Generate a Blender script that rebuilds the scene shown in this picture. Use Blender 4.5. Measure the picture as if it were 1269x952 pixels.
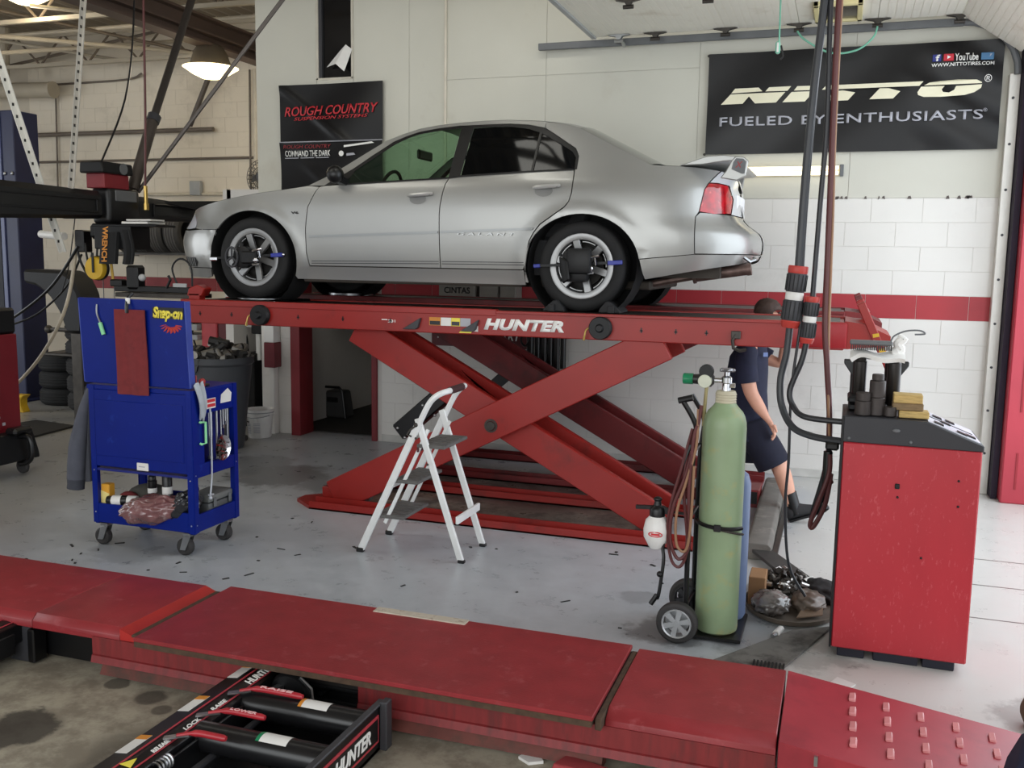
import bpy, bmesh, math, random
from mathutils import Vector, Matrix, Euler
from mathutils.geometry import delaunay_2d_cdt, tessellate_polygon
for o in list(bpy.data.objects): bpy.data.objects.remove(o)
S = bpy.context.scene
COL = S.collection
random.seed(7)
PI = math.pi

# ---------------- camera ----------------
cd = bpy.data.cameras.new('camera'); cam = bpy.data.objects.new('camera', cd); COL.objects.link(cam)
cd.sensor_width = 36; cd.sensor_fit = 'HORIZONTAL'; cd.lens = 36*1184/1269; cd.clip_start = .05
R_ = ((0.945,0.056,-0.321),(0.326,-0.118,0.938),(0.015,-0.991,-0.130))   # world axes seen by the lens
right = Vector((R_[0][0],R_[1][0],R_[2][0])); down = Vector((R_[0][1],R_[1][1],R_[2][1])); fwd = Vector((R_[0][2],R_[1][2],R_[2][2]))
fwd.normalize(); right = (right-fwd*right.dot(fwd)).normalized(); down = fwd.cross(right)
cam.matrix_world = Matrix(((right.x,-down.x,-fwd.x,0),(right.y,-down.y,-fwd.y,0),(right.z,-down.z,-fwd.z,1.9),(0,0,0,1)))
S.camera = cam

# ---------------- light ----------------
S.view_settings.view_transform = 'Standard'; S.view_settings.look = 'None'
S.view_settings.gamma = 1; S.view_settings.use_curve_mapping = False
S.view_settings.exposure = 0.0
W = bpy.data.worlds.new('overcast_sky'); S.world = W; W.use_nodes = True
bg = W.node_tree.nodes['Background']; bg.inputs[0].default_value = (.90,.95,1.0,1); bg.inputs[1].default_value = 1.5
def area(name, loc, aim, sx, sy, power, col=(1,1,1)):
    l = bpy.data.lights.new(name,'AREA'); l.shape='RECTANGLE'; l.size=sx; l.size_y=sy; l.energy=power; l.color=col
    o = bpy.data.objects.new(name,l); COL.objects.link(o); o.location=loc
    o.rotation_euler=(Vector(aim)-Vector(loc)).to_track_quat('-Z','Y').to_euler(); return o
area('daylight_side_door', (1.9,6.6,2.0), (-3,6.9,1.2), 3.4, 3.4, 82, (.80,.90,1))
area('daylight_front_bays', (-2.0,-3.2,2.6), (-2.6,8,1.2), 9, 3.6, 215, (.98,1,.98))
area('daylight_left_bay', (-13.5,5.0,2.2), (-5,6.5,1.8), 4, 3.4, 145, (.90,.95,1))
area('ceiling_fill_left', (-5.5,4.2,4.9), (-6.5,8,1.0), 3, 1.0, 34, (1,.97,.88))  # unseen lamp added under the roof as warm fill
area('ceiling_fill_middle', (-1.6,5.6,5.0), (-2.0,8.0,1.5), 3, .6, 50, (1,.98,.90))  # second unseen fill lamp, added over the middle bay

# ---------------- materials ----------------
def lin(c): return tuple(((v/255)/12.92 if v/255<=.04045 else ((v/255+.055)/1.055)**2.4) for v in c)
MATS = {}
def M(name, col, rough=.5, metal=0., var=.12, scale=6., dirt=None, amt=.0, dscale=3., bump=0., bscale=60., coat=0., spec=.5, stretch=(1,1,1), trans=0.):
    if name in MATS: return MATS[name]
    m = bpy.data.materials.new(name); m.use_nodes=True; nt=m.node_tree; n=nt.nodes; L=nt.links
    p=n['Principled BSDF']; p.inputs['Roughness'].default_value=rough; p.inputs['Metallic'].default_value=metal
    p.inputs['Specular IOR Level'].default_value=spec
    if coat: p.inputs['Coat Weight'].default_value=coat; p.inputs['Coat Roughness'].default_value=.08
    if trans: p.inputs['Transmission Weight'].default_value=trans
    c=lin(col); geo=n.new('ShaderNodeNewGeometry'); mp=n.new('ShaderNodeMapping'); mp.inputs['Scale'].default_value=stretch
    L.new(geo.outputs['Position'],mp.inputs['Vector'])
    no=n.new('ShaderNodeTexNoise'); no.inputs['Scale'].default_value=scale; no.inputs['Detail'].default_value=4; L.new(mp.outputs[0],no.inputs['Vector'])
    r=n.new('ShaderNodeValToRGB'); r.color_ramp.elements[0].position=.3; r.color_ramp.elements[1].position=.7
    r.color_ramp.elements[0].color=tuple(v*(1-var) for v in c)+(1,); r.color_ramp.elements[1].color=tuple(min(1,v*(1+var)) for v in c)+(1,)
    L.new(no.outputs['Fac'],r.inputs[0]); out=r.outputs[0]
    if dirt:
        n2=n.new('ShaderNodeTexNoise'); n2.inputs['Scale'].default_value=dscale; n2.inputs['Detail'].default_value=7; n2.inputs['Roughness'].default_value=.65; L.new(mp.outputs[0],n2.inputs['Vector'])
        r2=n.new('ShaderNodeValToRGB'); r2.color_ramp.elements[0].position=.62-amt*.3; r2.color_ramp.elements[1].position=.80-amt*.25
        L.new(n2.outputs['Fac'],r2.inputs[0])
        mx=n.new('ShaderNodeMix'); mx.data_type='RGBA'; mx.inputs[7].default_value=lin(dirt)+(1,)
        L.new(r2.outputs[0],mx.inputs[0]); L.new(out,mx.inputs[6]); out=mx.outputs[2]
    L.new(out,p.inputs['Base Color'])
    if bump:
        n3=n.new('ShaderNodeTexNoise'); n3.inputs['Scale'].default_value=bscale; n3.inputs['Detail'].default_value=3; L.new(geo.outputs['Position'],n3.inputs['Vector'])
        b=n.new('ShaderNodeBump'); b.inputs['Strength'].default_value=bump; b.inputs['Distance'].default_value=.01; L.new(n3.outputs['Fac'],b.inputs['Height']); L.new(b.outputs[0],p.inputs['Normal'])
    MATS[name]=m; return m
def glow(name,col,s):
    m=bpy.data.materials.new(name); m.use_nodes=True; p=m.node_tree.nodes['Principled BSDF']
    p.inputs['Base Color'].default_value=lin(col)+(1,); p.inputs['Emission Color'].default_value=lin(col)+(1,); p.inputs['Emission Strength'].default_value=s
    MATS[name]=m; return m
def glass(name,col,rough=.02,mixf=.12):
    m=bpy.data.materials.new(name); m.use_nodes=True; nt=m.node_tree; n=nt.nodes; L=nt.links
    n.remove(n['Principled BSDF']); t=n.new('ShaderNodeBsdfTransparent'); t.inputs[0].default_value=lin(col)+(1,)
    g=n.new('ShaderNodeBsdfGlossy'); g.inputs['Roughness'].default_value=rough; fr=n.new('ShaderNodeLayerWeight'); fr.inputs[0].default_value=.5; pw=n.new('ShaderNodeMath'); pw.operation='POWER'; pw.inputs[1].default_value=3.5; L.new(fr.outputs['Facing'],pw.inputs[0]); ml=n.new('ShaderNodeMath'); ml.operation='MULTIPLY_ADD'; ml.inputs[1].default_value=.6; ml.inputs[2].default_value=.04; L.new(pw.outputs[0],ml.inputs[0])
    x=n.new('ShaderNodeMixShader'); L.new(ml.outputs[0],x.inputs[0]); L.new(t.outputs[0],x.inputs[1]); L.new(g.outputs[0],x.inputs[2]); L.new(x.outputs[0],n['Material Output'].inputs[0])
    MATS[name]=m; return m
lift_red=M('lift_red_paint',(150,33,27),.40,0,.08,3,(104,32,28),.15,2.5)
lift_far=M('lift_red_paint_far',(118,32,34),.45,0,.10,3,(70,22,22),.5,2.0)  # far half of the lift in a darker, blotchier red
ramp_red=M('ramp_red_paint',(142,41,46),.45,0,.12,9,(166,78,82),.12,13,.08,120)
door_red=M('door_jamb_red',(176,52,66),.5,0,.08,2)
console_red=M('cabinet_red_enamel',(180,44,54),.42,0,.05,2,(206,104,108),.10,22,stretch=(3,3,1.2))
stripe_red=M('stripe_red_paint',(168,44,52),.5,0,.08,3)
wall_white=M('painted_block_white',(226,223,217),.55,0,.02,2,(206,202,196),.15,1.3,.10,40)
plaster=M('painted_plaster',(206,204,192),.6,0,.04,1.2,(190,184,170),.10,.8,.05,30)
mortar=M('painted_mortar',(216,212,206),.6,0,.03,4)
block_far=M('painted_block_cream',(224,214,196),.6,0,.04,2,(192,182,164),.2,1.5,.10,40)
black=M('black_enamel',(10,10,12),.38,0,.2,6)
satin=M('black_satin_plastic',(17,17,19),.48,0,.15,8,spec=.4)
rubber=M('tyre_rubber',(21,21,22),.75,0,.18,12)
dkgrey=M('dark_grey_paint',(58,58,62),.5,0,.12,6)
grey=M('mid_grey_plastic',(104,106,108),.55,0,.1,6)
ltgrey=M('light_grey_paint',(168,170,170),.5,0,.08,6)
white=M('white_paint',(232,230,226),.45,0,.05,8)
cream=M('cream_print',(240,234,206),.55,0,.03,8)
printw=M('white_print',(245,244,240),.5,0,.02,8)
printgrey=M('silver_print',(176,176,184),.5,0,.04,8)
printred=M('red_print',(205,52,60),.5,0,.05,8)
steel=M('bare_steel',(176,178,180),.32,1,.1,10)
chrome=M('chrome',(215,215,218),.14,1,.03,10)
dksteel=M('oily_dark_steel',(74,70,66),.45,.7,.2,12)
alu=M('white_aluminium',(232,233,232),.42,.08,.05,9)
silver=M('silver_car_paint',(160,160,157),.36,.55,.02,2,coat=.45)
blue=M('cart_blue_enamel',(3,30,122),.36,0,.08,4,(30,60,150),.05,9,spec=.25)
navyp=M('post_navy_paint',(24,30,66),.45,0,.15,3)
green=M('cylinder_green_paint',(142,162,126),.42,0,.08,7,(168,162,108),.22,9)
greencap=M('green_plastic',(20,128,84),.4)
lime=M('lime_plastic',(150,230,170),.4)
bluegrey=M('cylinder_blue_grey',(120,138,176),.45,0,.08,5)
wood=M('cut_timber',(196,166,104),.7,0,.18,12,(150,120,70),.3,8,stretch=(2,12,12))
woodd=M('old_timber',(128,106,76),.75,0,.18,12,stretch=(2,12,12))
yellow=M('yellow_plastic',(214,172,40),.45)
yell=M('yellow_print',(248,226,84),.5)
orange=M('orange_print',(216,140,48),.5)
hosered=M('air_hose_maroon',(92,44,44),.45)
hosecopper=M('air_hose_tan',(150,112,84),.5)
ceilwhite=M('door_panel_cream',(240,236,224),.5,0,.03,2,(220,212,196),.15,3,.04,50)
deckm=M('roof_deck_painted',(146,136,122),.6,0,.08,2)
beamm=M('brown_beam_paint',(78,62,54),.55,0,.12,3)
joistm=M('joist_cream_paint',(172,162,144),.55,0,.08,3)
skin=M('skin',(214,160,136),.5,0,.06,14)
navyc=M('navy_cloth',(28,32,56),.85,0,.15,20,bump=.15,bscale=200)
hairm=M('brown_hair',(58,40,32),.7,0,.3,60)
rag=M('red_shop_cloth',(122,44,46),.9,0,.10,20,(92,34,38),.1,8,.2,300)
jacketm=M('charcoal_cloth',(62,64,72),.95,0,.12,14,bump=.2,bscale=200)
whitecloth=M('white_rag_cloth',(238,236,232),.9,0,.05,10,bump=.1,bscale=90)
card=M('brown_cardboard',(150,112,76),.85,0,.1,6)
blkban=M('black_vinyl',(14,13,15),.34,0,.12,3,spec=.35)
concrete=M('bare_concrete',(156,150,140),.8,0,.1,4,(96,90,82),.3,2,.2,40)

# ---------------- mesh helpers ----------------
def B(): return bmesh.new()
def bev(bm, faces, w, seg=1):
    es=list({e for f in faces for e in f.edges})
    bmesh.ops.bevel(bm, geom=es, offset=w, segments=seg, affect='EDGES', profile=.5, clamp_overlap=True)
def box(bm,x0,x1,y0,y1,z0,z1,b=0.,seg=1,mat=0):
    if x0>x1:x0,x1=x1,x0
    if y0>y1:y0,y1=y1,y0
    if z0>z1:z0,z1=z1,z0
    v=[bm.verts.new(p) for p in ((x0,y0,z0),(x1,y0,z0),(x1,y1,z0),(x0,y1,z0),(x0,y0,z1),(x1,y0,z1),(x1,y1,z1),(x0,y1,z1))]
    fs=[bm.faces.new([v[i] for i in q]) for q in ((3,2,1,0),(4,5,6,7),(0,1,5,4),(1,2,6,5),(2,3,7,6),(3,0,4,7))]
    for f in fs: f.material_index=mat
    if b: bev(bm,fs,b,seg)
    return bm
def prism(bm,pts,vec,b=0.,mat=0):
    vec=Vector(vec); a=[bm.verts.new(p) for p in pts]; c=[bm.verts.new(Vector(p)+vec) for p in pts]; n=len(pts)
    fs=[bm.faces.new(a),bm.faces.new(list(reversed(c)))]
    for i in range(n): fs.append(bm.faces.new((a[(i+1)%n],a[i],c[i],c[(i+1)%n])))
    bmesh.ops.recalc_face_normals(bm,faces=fs)
    for f in fs: f.material_index=mat
    if b: bev(bm,fs,b)
    return bm
def bar(bm,p0,p1,w,h,up=(0,0,1),b=0.,mat=0):
    p0=Vector(p0);p1=Vector(p1); d=(p1-p0).normalized(); u=Vector(up); s=d.cross(u)
    if s.length<1e-4: s=d.cross(Vector((1,0,0)))
    s.normalize(); u=s.cross(d).normalized(); s*=w/2; u*=h/2
    return prism(bm,[p0-s-u,p0+s-u,p0+s+u,p0-s+u],p1-p0,b,mat)
def frames(pts,closed=False):
    pts=[Vector(p) for p in pts]; n=len(pts); T=[]
    for i in range(n):
        a=pts[i-1] if (i>0 or closed) else pts[i]; c=pts[(i+1)%n] if (i<n-1 or closed) else pts[i]
        T.append((c-a).normalized())
    u=Vector((0,0,1)) if abs(T[0].z)<.9 else Vector((1,0,0)); out=[]
    for i in range(n):
        u=(u-T[i]*u.dot(T[i]))
        if u.length<1e-5: u=T[i].orthogonal()
        u.normalize(); out.append((pts[i],T[i],u,T[i].cross(u)))
    return out
def tube(bm,pts,r,seg=8,closed=False,mat=0):
    fr=frames(pts,closed); n=len(fr); rs=r if isinstance(r,(list,tuple)) else [r]*n; rings=[]
    for (p,t,u,s),rr in zip(fr,rs):
        rings.append([bm.verts.new(p+(u*math.cos(2*PI*k/seg)+s*math.sin(2*PI*k/seg))*rr) for k in range(seg)])
    m=n if closed else n-1
    for i in range(m):
        a=rings[i]; c=rings[(i+1)%n]
        for k in range(seg):
            f=bm.faces.new((a[k],a[(k+1)%seg],c[(k+1)%seg],c[k])); f.material_index=mat
    if not closed:
        f=bm.faces.new(list(reversed(rings[0]))); f.material_index=mat; f=bm.faces.new(rings[-1]); f.material_index=mat
    return bm
def rod(bm,p0,p1,r,seg=12,r1=None,mat=0): return tube(bm,[p0,p1],[r,r if r1 is None else r1],seg,mat=mat)
def smooth(pts,k=6):
    P=[Vector(p) for p in pts]; out=[]
    for i in range(len(P)-1):
        a=P[max(0,i-1)];b=P[i];c=P[i+1];d=P[min(len(P)-1,i+2)]
        for j in range(k):
            t=j/k; out.append(.5*((2*b)+(c-a)*t+(2*a-5*b+4*c-d)*t*t+(3*b-a-3*c+d)*t**3))
    out.append(P[-1]); return out
def lathe(bm,prof,org=(0,0,0),axis='Z',seg=24,mat=0,a0=0.,a1=2*PI):
    o=Vector(org); full=abs(a1-a0-2*PI)<1e-6; ns=seg if full else seg+1; rings=[]
    def P(r,h,a):
        c,s=math.cos(a)*r,math.sin(a)*r
        return o+(Vector((c,s,h)) if axis=='Z' else Vector((c,h,s)) if axis=='Y' else Vector((h,c,s)))
    for r,h in prof:
        if r<1e-6: rings.append([bm.verts.new(P(0,h,0))])
        else: rings.append([bm.verts.new(P(r,h,a0+(a1-a0)*k/seg)) for k in range(ns)])
    fs=[]
    for i in range(len(rings)-1):
        a,c=rings[i],rings[i+1]
        for k in range(seg):
            k2=(k+1)%ns
            if len(a)==1 and len(c)==1: continue
            if len(a)==1: q=(a[0],c[k],c[k2])
            elif len(c)==1: q=(a[k],c[0],a[k2])
            else: q=(a[k],c[k],c[k2],a[k2])
            f=bm.faces.new(q); f.material_index=mat; fs.append(f)
    bmesh.ops.recalc_face_normals(bm,faces=fs); return bm
def ball(bm,c,r,sx=1,sy=1,sz=1,seg=14,mat=0,rot=None):
    g=bmesh.ops.create_uvsphere(bm,u_segments=seg,v_segments=max(6,seg*2//3),radius=r); vs=g['verts']
    for v in vs:
        v.co=Vector((v.co.x*sx,v.co.y*sy,v.co.z*sz))
        if rot: v.co=rot@v.co
        v.co+=Vector(c)
    for f in {f for v in vs for f in v.link_faces}: f.material_index=mat
    return bm
def grid(bm,fn,nu,nv,mat=0,closeu=False):
    V=[[bm.verts.new(fn(i/nu,j/nv)) for j in range(nv+1)] for i in range(nu if closeu else nu+1)]
    for i in range(nu):
        for j in range(nv):
            k=(i+1)%len(V); f=bm.faces.new((V[i][j],V[k][j],V[k][j+1],V[i][j+1])); f.material_index=mat
    return bm
def thicken(bm,t):
    bmesh.ops.recalc_face_normals(bm,faces=bm.faces[:]); bmesh.ops.solidify(bm,geom=bm.faces[:],thickness=t); return bm
_FONT=None
def text(s,size,depth=.002,bold=0.,shear=0.,sx=1.,align='LEFT',spacing=1.):
    """letters lying in the local XY plane, as a bmesh"""
    c=bpy.data.curves.new('lettering','FONT'); c.body=s; c.size=size; c.extrude=depth; c.offset=bold; c.shear=shear; c.align_x=align; c.space_character=spacing; c.resolution_u=3
    o=bpy.data.objects.new('lettering',c); COL.objects.link(o); dg=bpy.context.evaluated_depsgraph_get(); dg.update()
    me=bpy.data.meshes.new_from_object(o.evaluated_get(dg)); bm=B(); bm.from_mesh(me)
    bpy.data.objects.remove(o); bpy.data.curves.remove(c); bpy.data.meshes.remove(me)
    if sx!=1: bm.transform(Matrix.Diagonal((sx,1,1,1)))
    return bm
def textfit(s,x0,x1,z0,z1,y,depth=.002,bold=.0,shear=0.,spacing=1.,slope=0.,fn=None):
    """lettering on a plane facing -Y, fitted to a rectangle"""
    bm=text(s,1,.0,bold,shear,1,spacing=spacing)
    xs=[v.co.x for v in bm.verts]; ys=[v.co.y for v in bm.verts]; a,b_=min(xs),max(xs); c,d=min(ys),max(ys)
    for v in bm.verts:
        u=(v.co.x-a)/(b_-a); w=(v.co.y-c)/(d-c); v.co=Vector((x0+u*(x1-x0),y,z0+w*(z1-z0)+slope*u))
    r=bmesh.ops.extrude_face_region(bm,geom=bm.faces[:])
    for e in r['geom']:
        if isinstance(e,bmesh.types.BMVert): e.co.y-=depth
    bmesh.ops.recalc_face_normals(bm,faces=bm.faces[:])
    if fn:
        for v in bm.verts: v.co.y+=fn(v.co.x,v.co.z)
    return bm

# ---------------- object helpers ----------------
SPLIT={'wheel_housing','base_channel','bolt','clamp_bar','gap_strip','grip_tip','rivet','screw','foot_block','control_button','panel_hole','pale_shaft','pale_shelf','nail','inner_web','cross_shaft','lifting_lug','recess_rib','base_cross_plate','pivot_bracket','slip_plate_bed','catch','bar_hole','white_fitting','sticker_bar','lid_side_flange','lift_pad_bracket','foot_cap','jack_rail','inner_strut','cross_bar','eyes','clamp_lever','black_arm','lift_arm','edge_flange'}
STUFFY={'strut_hole','chain','bristles','tread_ribs','grip_rib','brake'}
def islands(bm):
    bm.verts.ensure_lookup_table(); seen=set(); out=[]
    for v in bm.verts:
        if v in seen: continue
        st=[v]; comp=set(); seen.add(v)
        while st:
            q=st.pop(); comp.add(q)
            for e in q.link_edges:
                w=e.other_vert(q)
                if w not in seen: seen.add(w); st.append(w)
        out.append(comp)
    return out
def mk(name,bm,mats,parent=None,sharp=35,flat=False):
    if name in SPLIT:
        isl=islands(bm)
        if len(isl)>1:
            first=None
            for comp in isl:
                b2=B(); mp={v:b2.verts.new(v.co) for v in comp}
                for f in {f for v in comp for f in v.link_faces}: g=b2.faces.new([mp[v] for v in f.verts]); g.material_index=f.material_index
                o=mk1(name,b2,mats,parent,sharp,flat); first=first or o
            bm.free(); return first
    o=mk1(name,bm,mats,parent,sharp,flat)
    if name in STUFFY: o['kind']='stuff'
    return o
def mk1(name,bm,mats,parent=None,sharp=35,flat=False):
    me=bpy.data.meshes.new(name); bm.to_mesh(me); bm.free()
    if not isinstance(mats,(list,tuple)): mats=[mats]
    for m in mats: me.materials.append(m)
    if not flat and len(me.polygons):
        me.polygons.foreach_set('use_smooth',[True]*len(me.polygons)); me.set_sharp_from_angle(angle=math.radians(sharp))
    o=bpy.data.objects.new(name,me); COL.objects.link(o)
    if parent: o.parent=parent
    return o
def tag(o,label,cat,group=None,kind=None):
    o['label']=label; o['category']=cat
    if group: o['group']=group
    if kind: o['kind']=kind
    return o
def thing(name,label,cat,loc=(0,0,0),rz=0.,group=None):
    o=bpy.data.objects.new(name,None); o.empty_display_size=.1; COL.objects.link(o); o.location=loc; o.rotation_euler=(0,0,rz); return tag(o,label,cat,group)
def wpart(name,bm,mats,root,parent=None,label=None,**k):
    """part whose mesh was drawn in room coordinates: moved into the root's own frame"""
    bm.transform(Matrix.Translation(-Vector(root.location)))
    o=mk(name,bm,mats,parent or root,**k)
    if label: o['label']=label
    return o
def lone(name,bm,mats,label,cat,group=None,kind=None,**k):
    """thing of one mesh drawn in room coordinates: origin moved to its base"""
    cs=[v.co for v in bm.verts]; c=Vector(((min(v.x for v in cs)+max(v.x for v in cs))/2,(min(v.y for v in cs)+max(v.y for v in cs))/2,min(v.z for v in cs)))
    bm.transform(Matrix.Translation(-c)); o=mk(name,bm,mats,**k); o.location=c; return tag(o,label,cat,group,kind)
def struct(name,bm,mats,**k):
    o=mk(name,bm,mats,**k); o['kind']='structure'; return o
def copytree(o,loc,rz=None,label=None,parent=None):
    c=o.copy(); COL.objects.link(c)
    if parent is None:
        c.location=loc
        if rz is not None: c.rotation_euler=(0,0,rz)
        if label: c['label']=label
    else: c.parent=parent
    for ch in o.children: copytree(ch,None,parent=c)
    return c
# ======================= setting =======================
def floor_mat():
    m=bpy.data.materials.new('worn_epoxy_floor'); m.use_nodes=True; nt=m.node_tree; n=nt.nodes; L=nt.links; p=n['Principled BSDF']
    geo=n.new('ShaderNodeNewGeometry'); sx=n.new('ShaderNodeSeparateXYZ'); L.new(geo.outputs['Position'],sx.inputs[0])
    def noise(sc,det=5,rough=.55):
        q=n.new('ShaderNodeTexNoise'); q.inputs['Scale'].default_value=sc; q.inputs['Detail'].default_value=det; q.inputs['Roughness'].default_value=rough; L.new(geo.outputs['Position'],q.inputs['Vector']); return q.outputs['Fac']
    def ma(op,a,b=None,c=None):
        q=n.new('ShaderNodeMath'); q.operation=op
        for i,v in enumerate((a,b,c)):
            if v is None: continue
            if isinstance(v,(int,float)): q.inputs[i].default_value=v
            else: L.new(v,q.inputs[i])
        return q.outputs[0]
    def step(v,a,b):
        q=n.new('ShaderNodeMapRange'); q.interpolation_type='SMOOTHSTEP'; q.inputs[1].default_value=a; q.inputs[2].default_value=b; L.new(v,q.inputs[0]); return q.outputs[0]
    def mix(f,a,b):
        q=n.new('ShaderNodeMix'); q.data_type='RGBA'; L.new(f,q.inputs[0])
        for i,v in ((6,a),(7,b)):
            if isinstance(v,tuple): q.inputs[i].default_value=lin(v)+(1,)
            else: L.new(v,q.inputs[i])
        return q.outputs[2]
    n1=noise(1.1); n2=noise(5,8,.7); n3=noise(26,6,.7)
    wob=ma('MULTIPLY',ma('SUBTRACT',n1,.5),1.2); X=ma('ADD',sx.outputs[0],wob); Y=ma('ADD',sx.outputs[1],wob)
    base=mix(step(n2,.35,.7),(174,179,184),(188,192,197))
    base=mix(ma('MULTIPLY',step(ma('MULTIPLY',X,-1),4.7,6.0),.75),base,(150,146,138))           # browner grey towards the far left
    base=mix(step(X,-.55,-.05),base,(206,205,200))                                              # concrete by the side door, daylight brightness painted into its colour
    con=mix(step(n2,.38,.62),(176,168,150),(138,129,114))
    base=mix(step(ma('MULTIPLY',Y,-1),-3.62,-3.5),base,con)                                     # unpainted concrete in front
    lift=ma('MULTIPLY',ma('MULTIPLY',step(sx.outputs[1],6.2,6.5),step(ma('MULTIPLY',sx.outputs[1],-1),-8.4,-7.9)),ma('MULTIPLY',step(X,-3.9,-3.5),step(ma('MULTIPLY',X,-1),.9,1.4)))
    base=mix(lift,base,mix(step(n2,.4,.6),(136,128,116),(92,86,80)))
    # oil stains of their own shape
    st=ma('MULTIPLY',step(n1,.56,.66),.0)
    def spot(cx,cy,r,k):
        dx=ma('SUBTRACT',sx.outputs[0],cx); dy=ma('SUBTRACT',sx.outputs[1],cy); d=ma('SQRT',ma('ADD',ma('MULTIPLY',dx,dx),ma('MULTIPLY',dy,dy)))
        d=ma('ADD',d,ma('MULTIPLY',ma('SUBTRACT',n2,.5),r*1.6)); q=n.new('ShaderNodeMapRange'); q.interpolation_type='SMOOTHSTEP'; q.inputs[1].default_value=r; q.inputs[2].default_value=r*.7; q.inputs[4].default_value=k; L.new(d,q.inputs[0]); return q.outputs[0]
    for s in ((-3.02,2.80,.17,.85),(-2.95,3.26,.06,.7),(-2.72,3.2,.08,.7),(-2.6,3.12,.05,.6),(-2.35,2.75,.35,.5),(-4.55,7.05,.5,.55),(-5.0,7.4,.4,.4),(-.75,4.75,.25,.5),(-2.2,7.3,.6,.6),(-1.0,5.2,.12,.3),(-.2,4.9,.5,.35),(-4.0,6.9,.3,.4),(.92,4.35,.25,.35),(-4.2,4.9,.35,.25)):
        st=ma('MAXIMUM',st,spot(*s))
    base=mix(st,base,(52,46,42))
    base=mix(ma('MULTIPLY',step(n3,.66,.74),.35),base,(90,86,82))
    for y0 in (6.71,6.15,5.55):
        ln=ma('MULTIPLY',ma('LESS_THAN',ma('ABSOLUTE',ma('SUBTRACT',sx.outputs[1],y0)),.008),ma('GREATER_THAN',sx.outputs[0],.2)); base=mix(ln,base,(110,108,104))
    L.new(base,p.inputs['Base Color'])
    ro=n.new('ShaderNodeMapRange'); ro.inputs[1].default_value=.3; ro.inputs[2].default_value=.7; ro.inputs[3].default_value=.22; ro.inputs[4].default_value=.45; L.new(n2,ro.inputs[0])
    rr=n.new('ShaderNodeMix'); rr.inputs[3].default_value=.75; L.new(step(ma('MULTIPLY',Y,-1),-3.62,-3.5),rr.inputs[0]); L.new(ro.outputs[0],rr.inputs[2]); L.new(rr.outputs[0],p.inputs['Roughness'])
    b=n.new('ShaderNodeBump'); b.inputs['Strength'].default_value=.08; b.inputs['Distance'].default_value=.01; L.new(n3,b.inputs['Height']); L.new(b.outputs[0],p.inputs['Normal'])
    return m
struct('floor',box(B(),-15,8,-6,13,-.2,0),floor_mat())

WY=8.8; XL=-5.86; XR=1.32
DX0,DX1,DZ=-5.36,-4.53,2.12
b=B()
for q in ((XL,DX0,0,5.4),(DX0,DX1,DZ,5.4),(DX1,-5.14+.0,3,3),(DX1,XR+.3,0,5.4)):
    if q[2]==q[3]: continue
    if q[0]==DX0:
        box(b,DX0,-5.14,WY,WY+.2,DZ,5.4); box(b,-5.14,-4.74,WY,WY+.2,DZ,3.67); box(b,-4.74,DX1,WY,WY+.2,DZ,5.4)
    else: box(b,q[0],q[1],WY,WY+.2,q[2],q[3])
box(b,XL,XL+.2,WY+.2,11.6,0,5.4)
wall_back=struct('wall_back',b,mortar)
rows=[i*.2057 for i in range(7)]+[1.44,1.6434]+[1.6434+.2026*k for k in range(1,4)]
tops=rows[1:]+[2.454]
blk={}
def blockmesh(L_,H_):
    k=(round(L_,3),round(H_,3))
    if k not in blk:
        bm=box(B(),0,L_-.003,-.0035,.0,0,H_-.003,.0015); me=bpy.data.meshes.new('block'); bm.to_mesh(me); bm.free(); me.materials.append(wall_white); blk[k]=me
    return blk[k]
def course(parent,x0,x1,y,z0,z1,off,mat,L_=.4064,skip=None):
    x=x0-off
    while x<x1-.02:
        a=max(x,x0); c=min(x+L_,x1); x+=L_
        if c-a<.05 or (skip and skip(a,c,z0)): continue
        o=bpy.data.objects.new('block',blockmesh(c-a,z1-z0)); COL.objects.link(o); o.parent=parent; o.location=(a+.002,y,z0+.002)
        o.material_slots[0].link='OBJECT'; o.material_slots[0].material=mat
for i,(z0,z1) in enumerate(zip(rows,tops)):
    m=stripe_red if abs(z0-1.44)<.01 else wall_white
    off=.2032*(i%2)+.05
    course(wall_back,DX1+.10,1.24,WY,z0,z1,off,m)
    course(wall_back,XL,DX0-.11,WY,z0,z1,off,m)
# smooth upper panels above the block courses, each with its own joints
for x0,x1,z0,z1 in ((XL,-5.15,2.456,5.4),(-4.73,-4.12,2.456,5.4),(-5.15,-4.73,2.456,3.66),(-4.12,-3.74,2.456,5.4),(-3.74,-2.72,2.456,3.6),(-3.74,-2.72,3.6,5.4),(-2.72,-1.3,2.456,3.6),(-2.72,-1.3,3.6,5.4),(-1.3,.0,2.456,5.4),(.0,1.24,2.456,5.4)):
    mk('plaster_panel',box(B(),x0+.0015,x1-.0015,WY-.008,WY,z0+.0015,z1-.0015,.002),plaster,wall_back)
mk('conduit',tube(B(),[(-3.73,WY-.022,2.46),(-3.73,WY-.022,5.3)],.014,8),M('conduit_paint',(214,206,190),.5),wall_back)
mk('block',box(B(),DX1+.1,1.24,WY-.012,WY+.002,.0,.075,.004),M('pale_baseboard',(206,204,198),.6),wall_back).name='baseboard'
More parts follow.
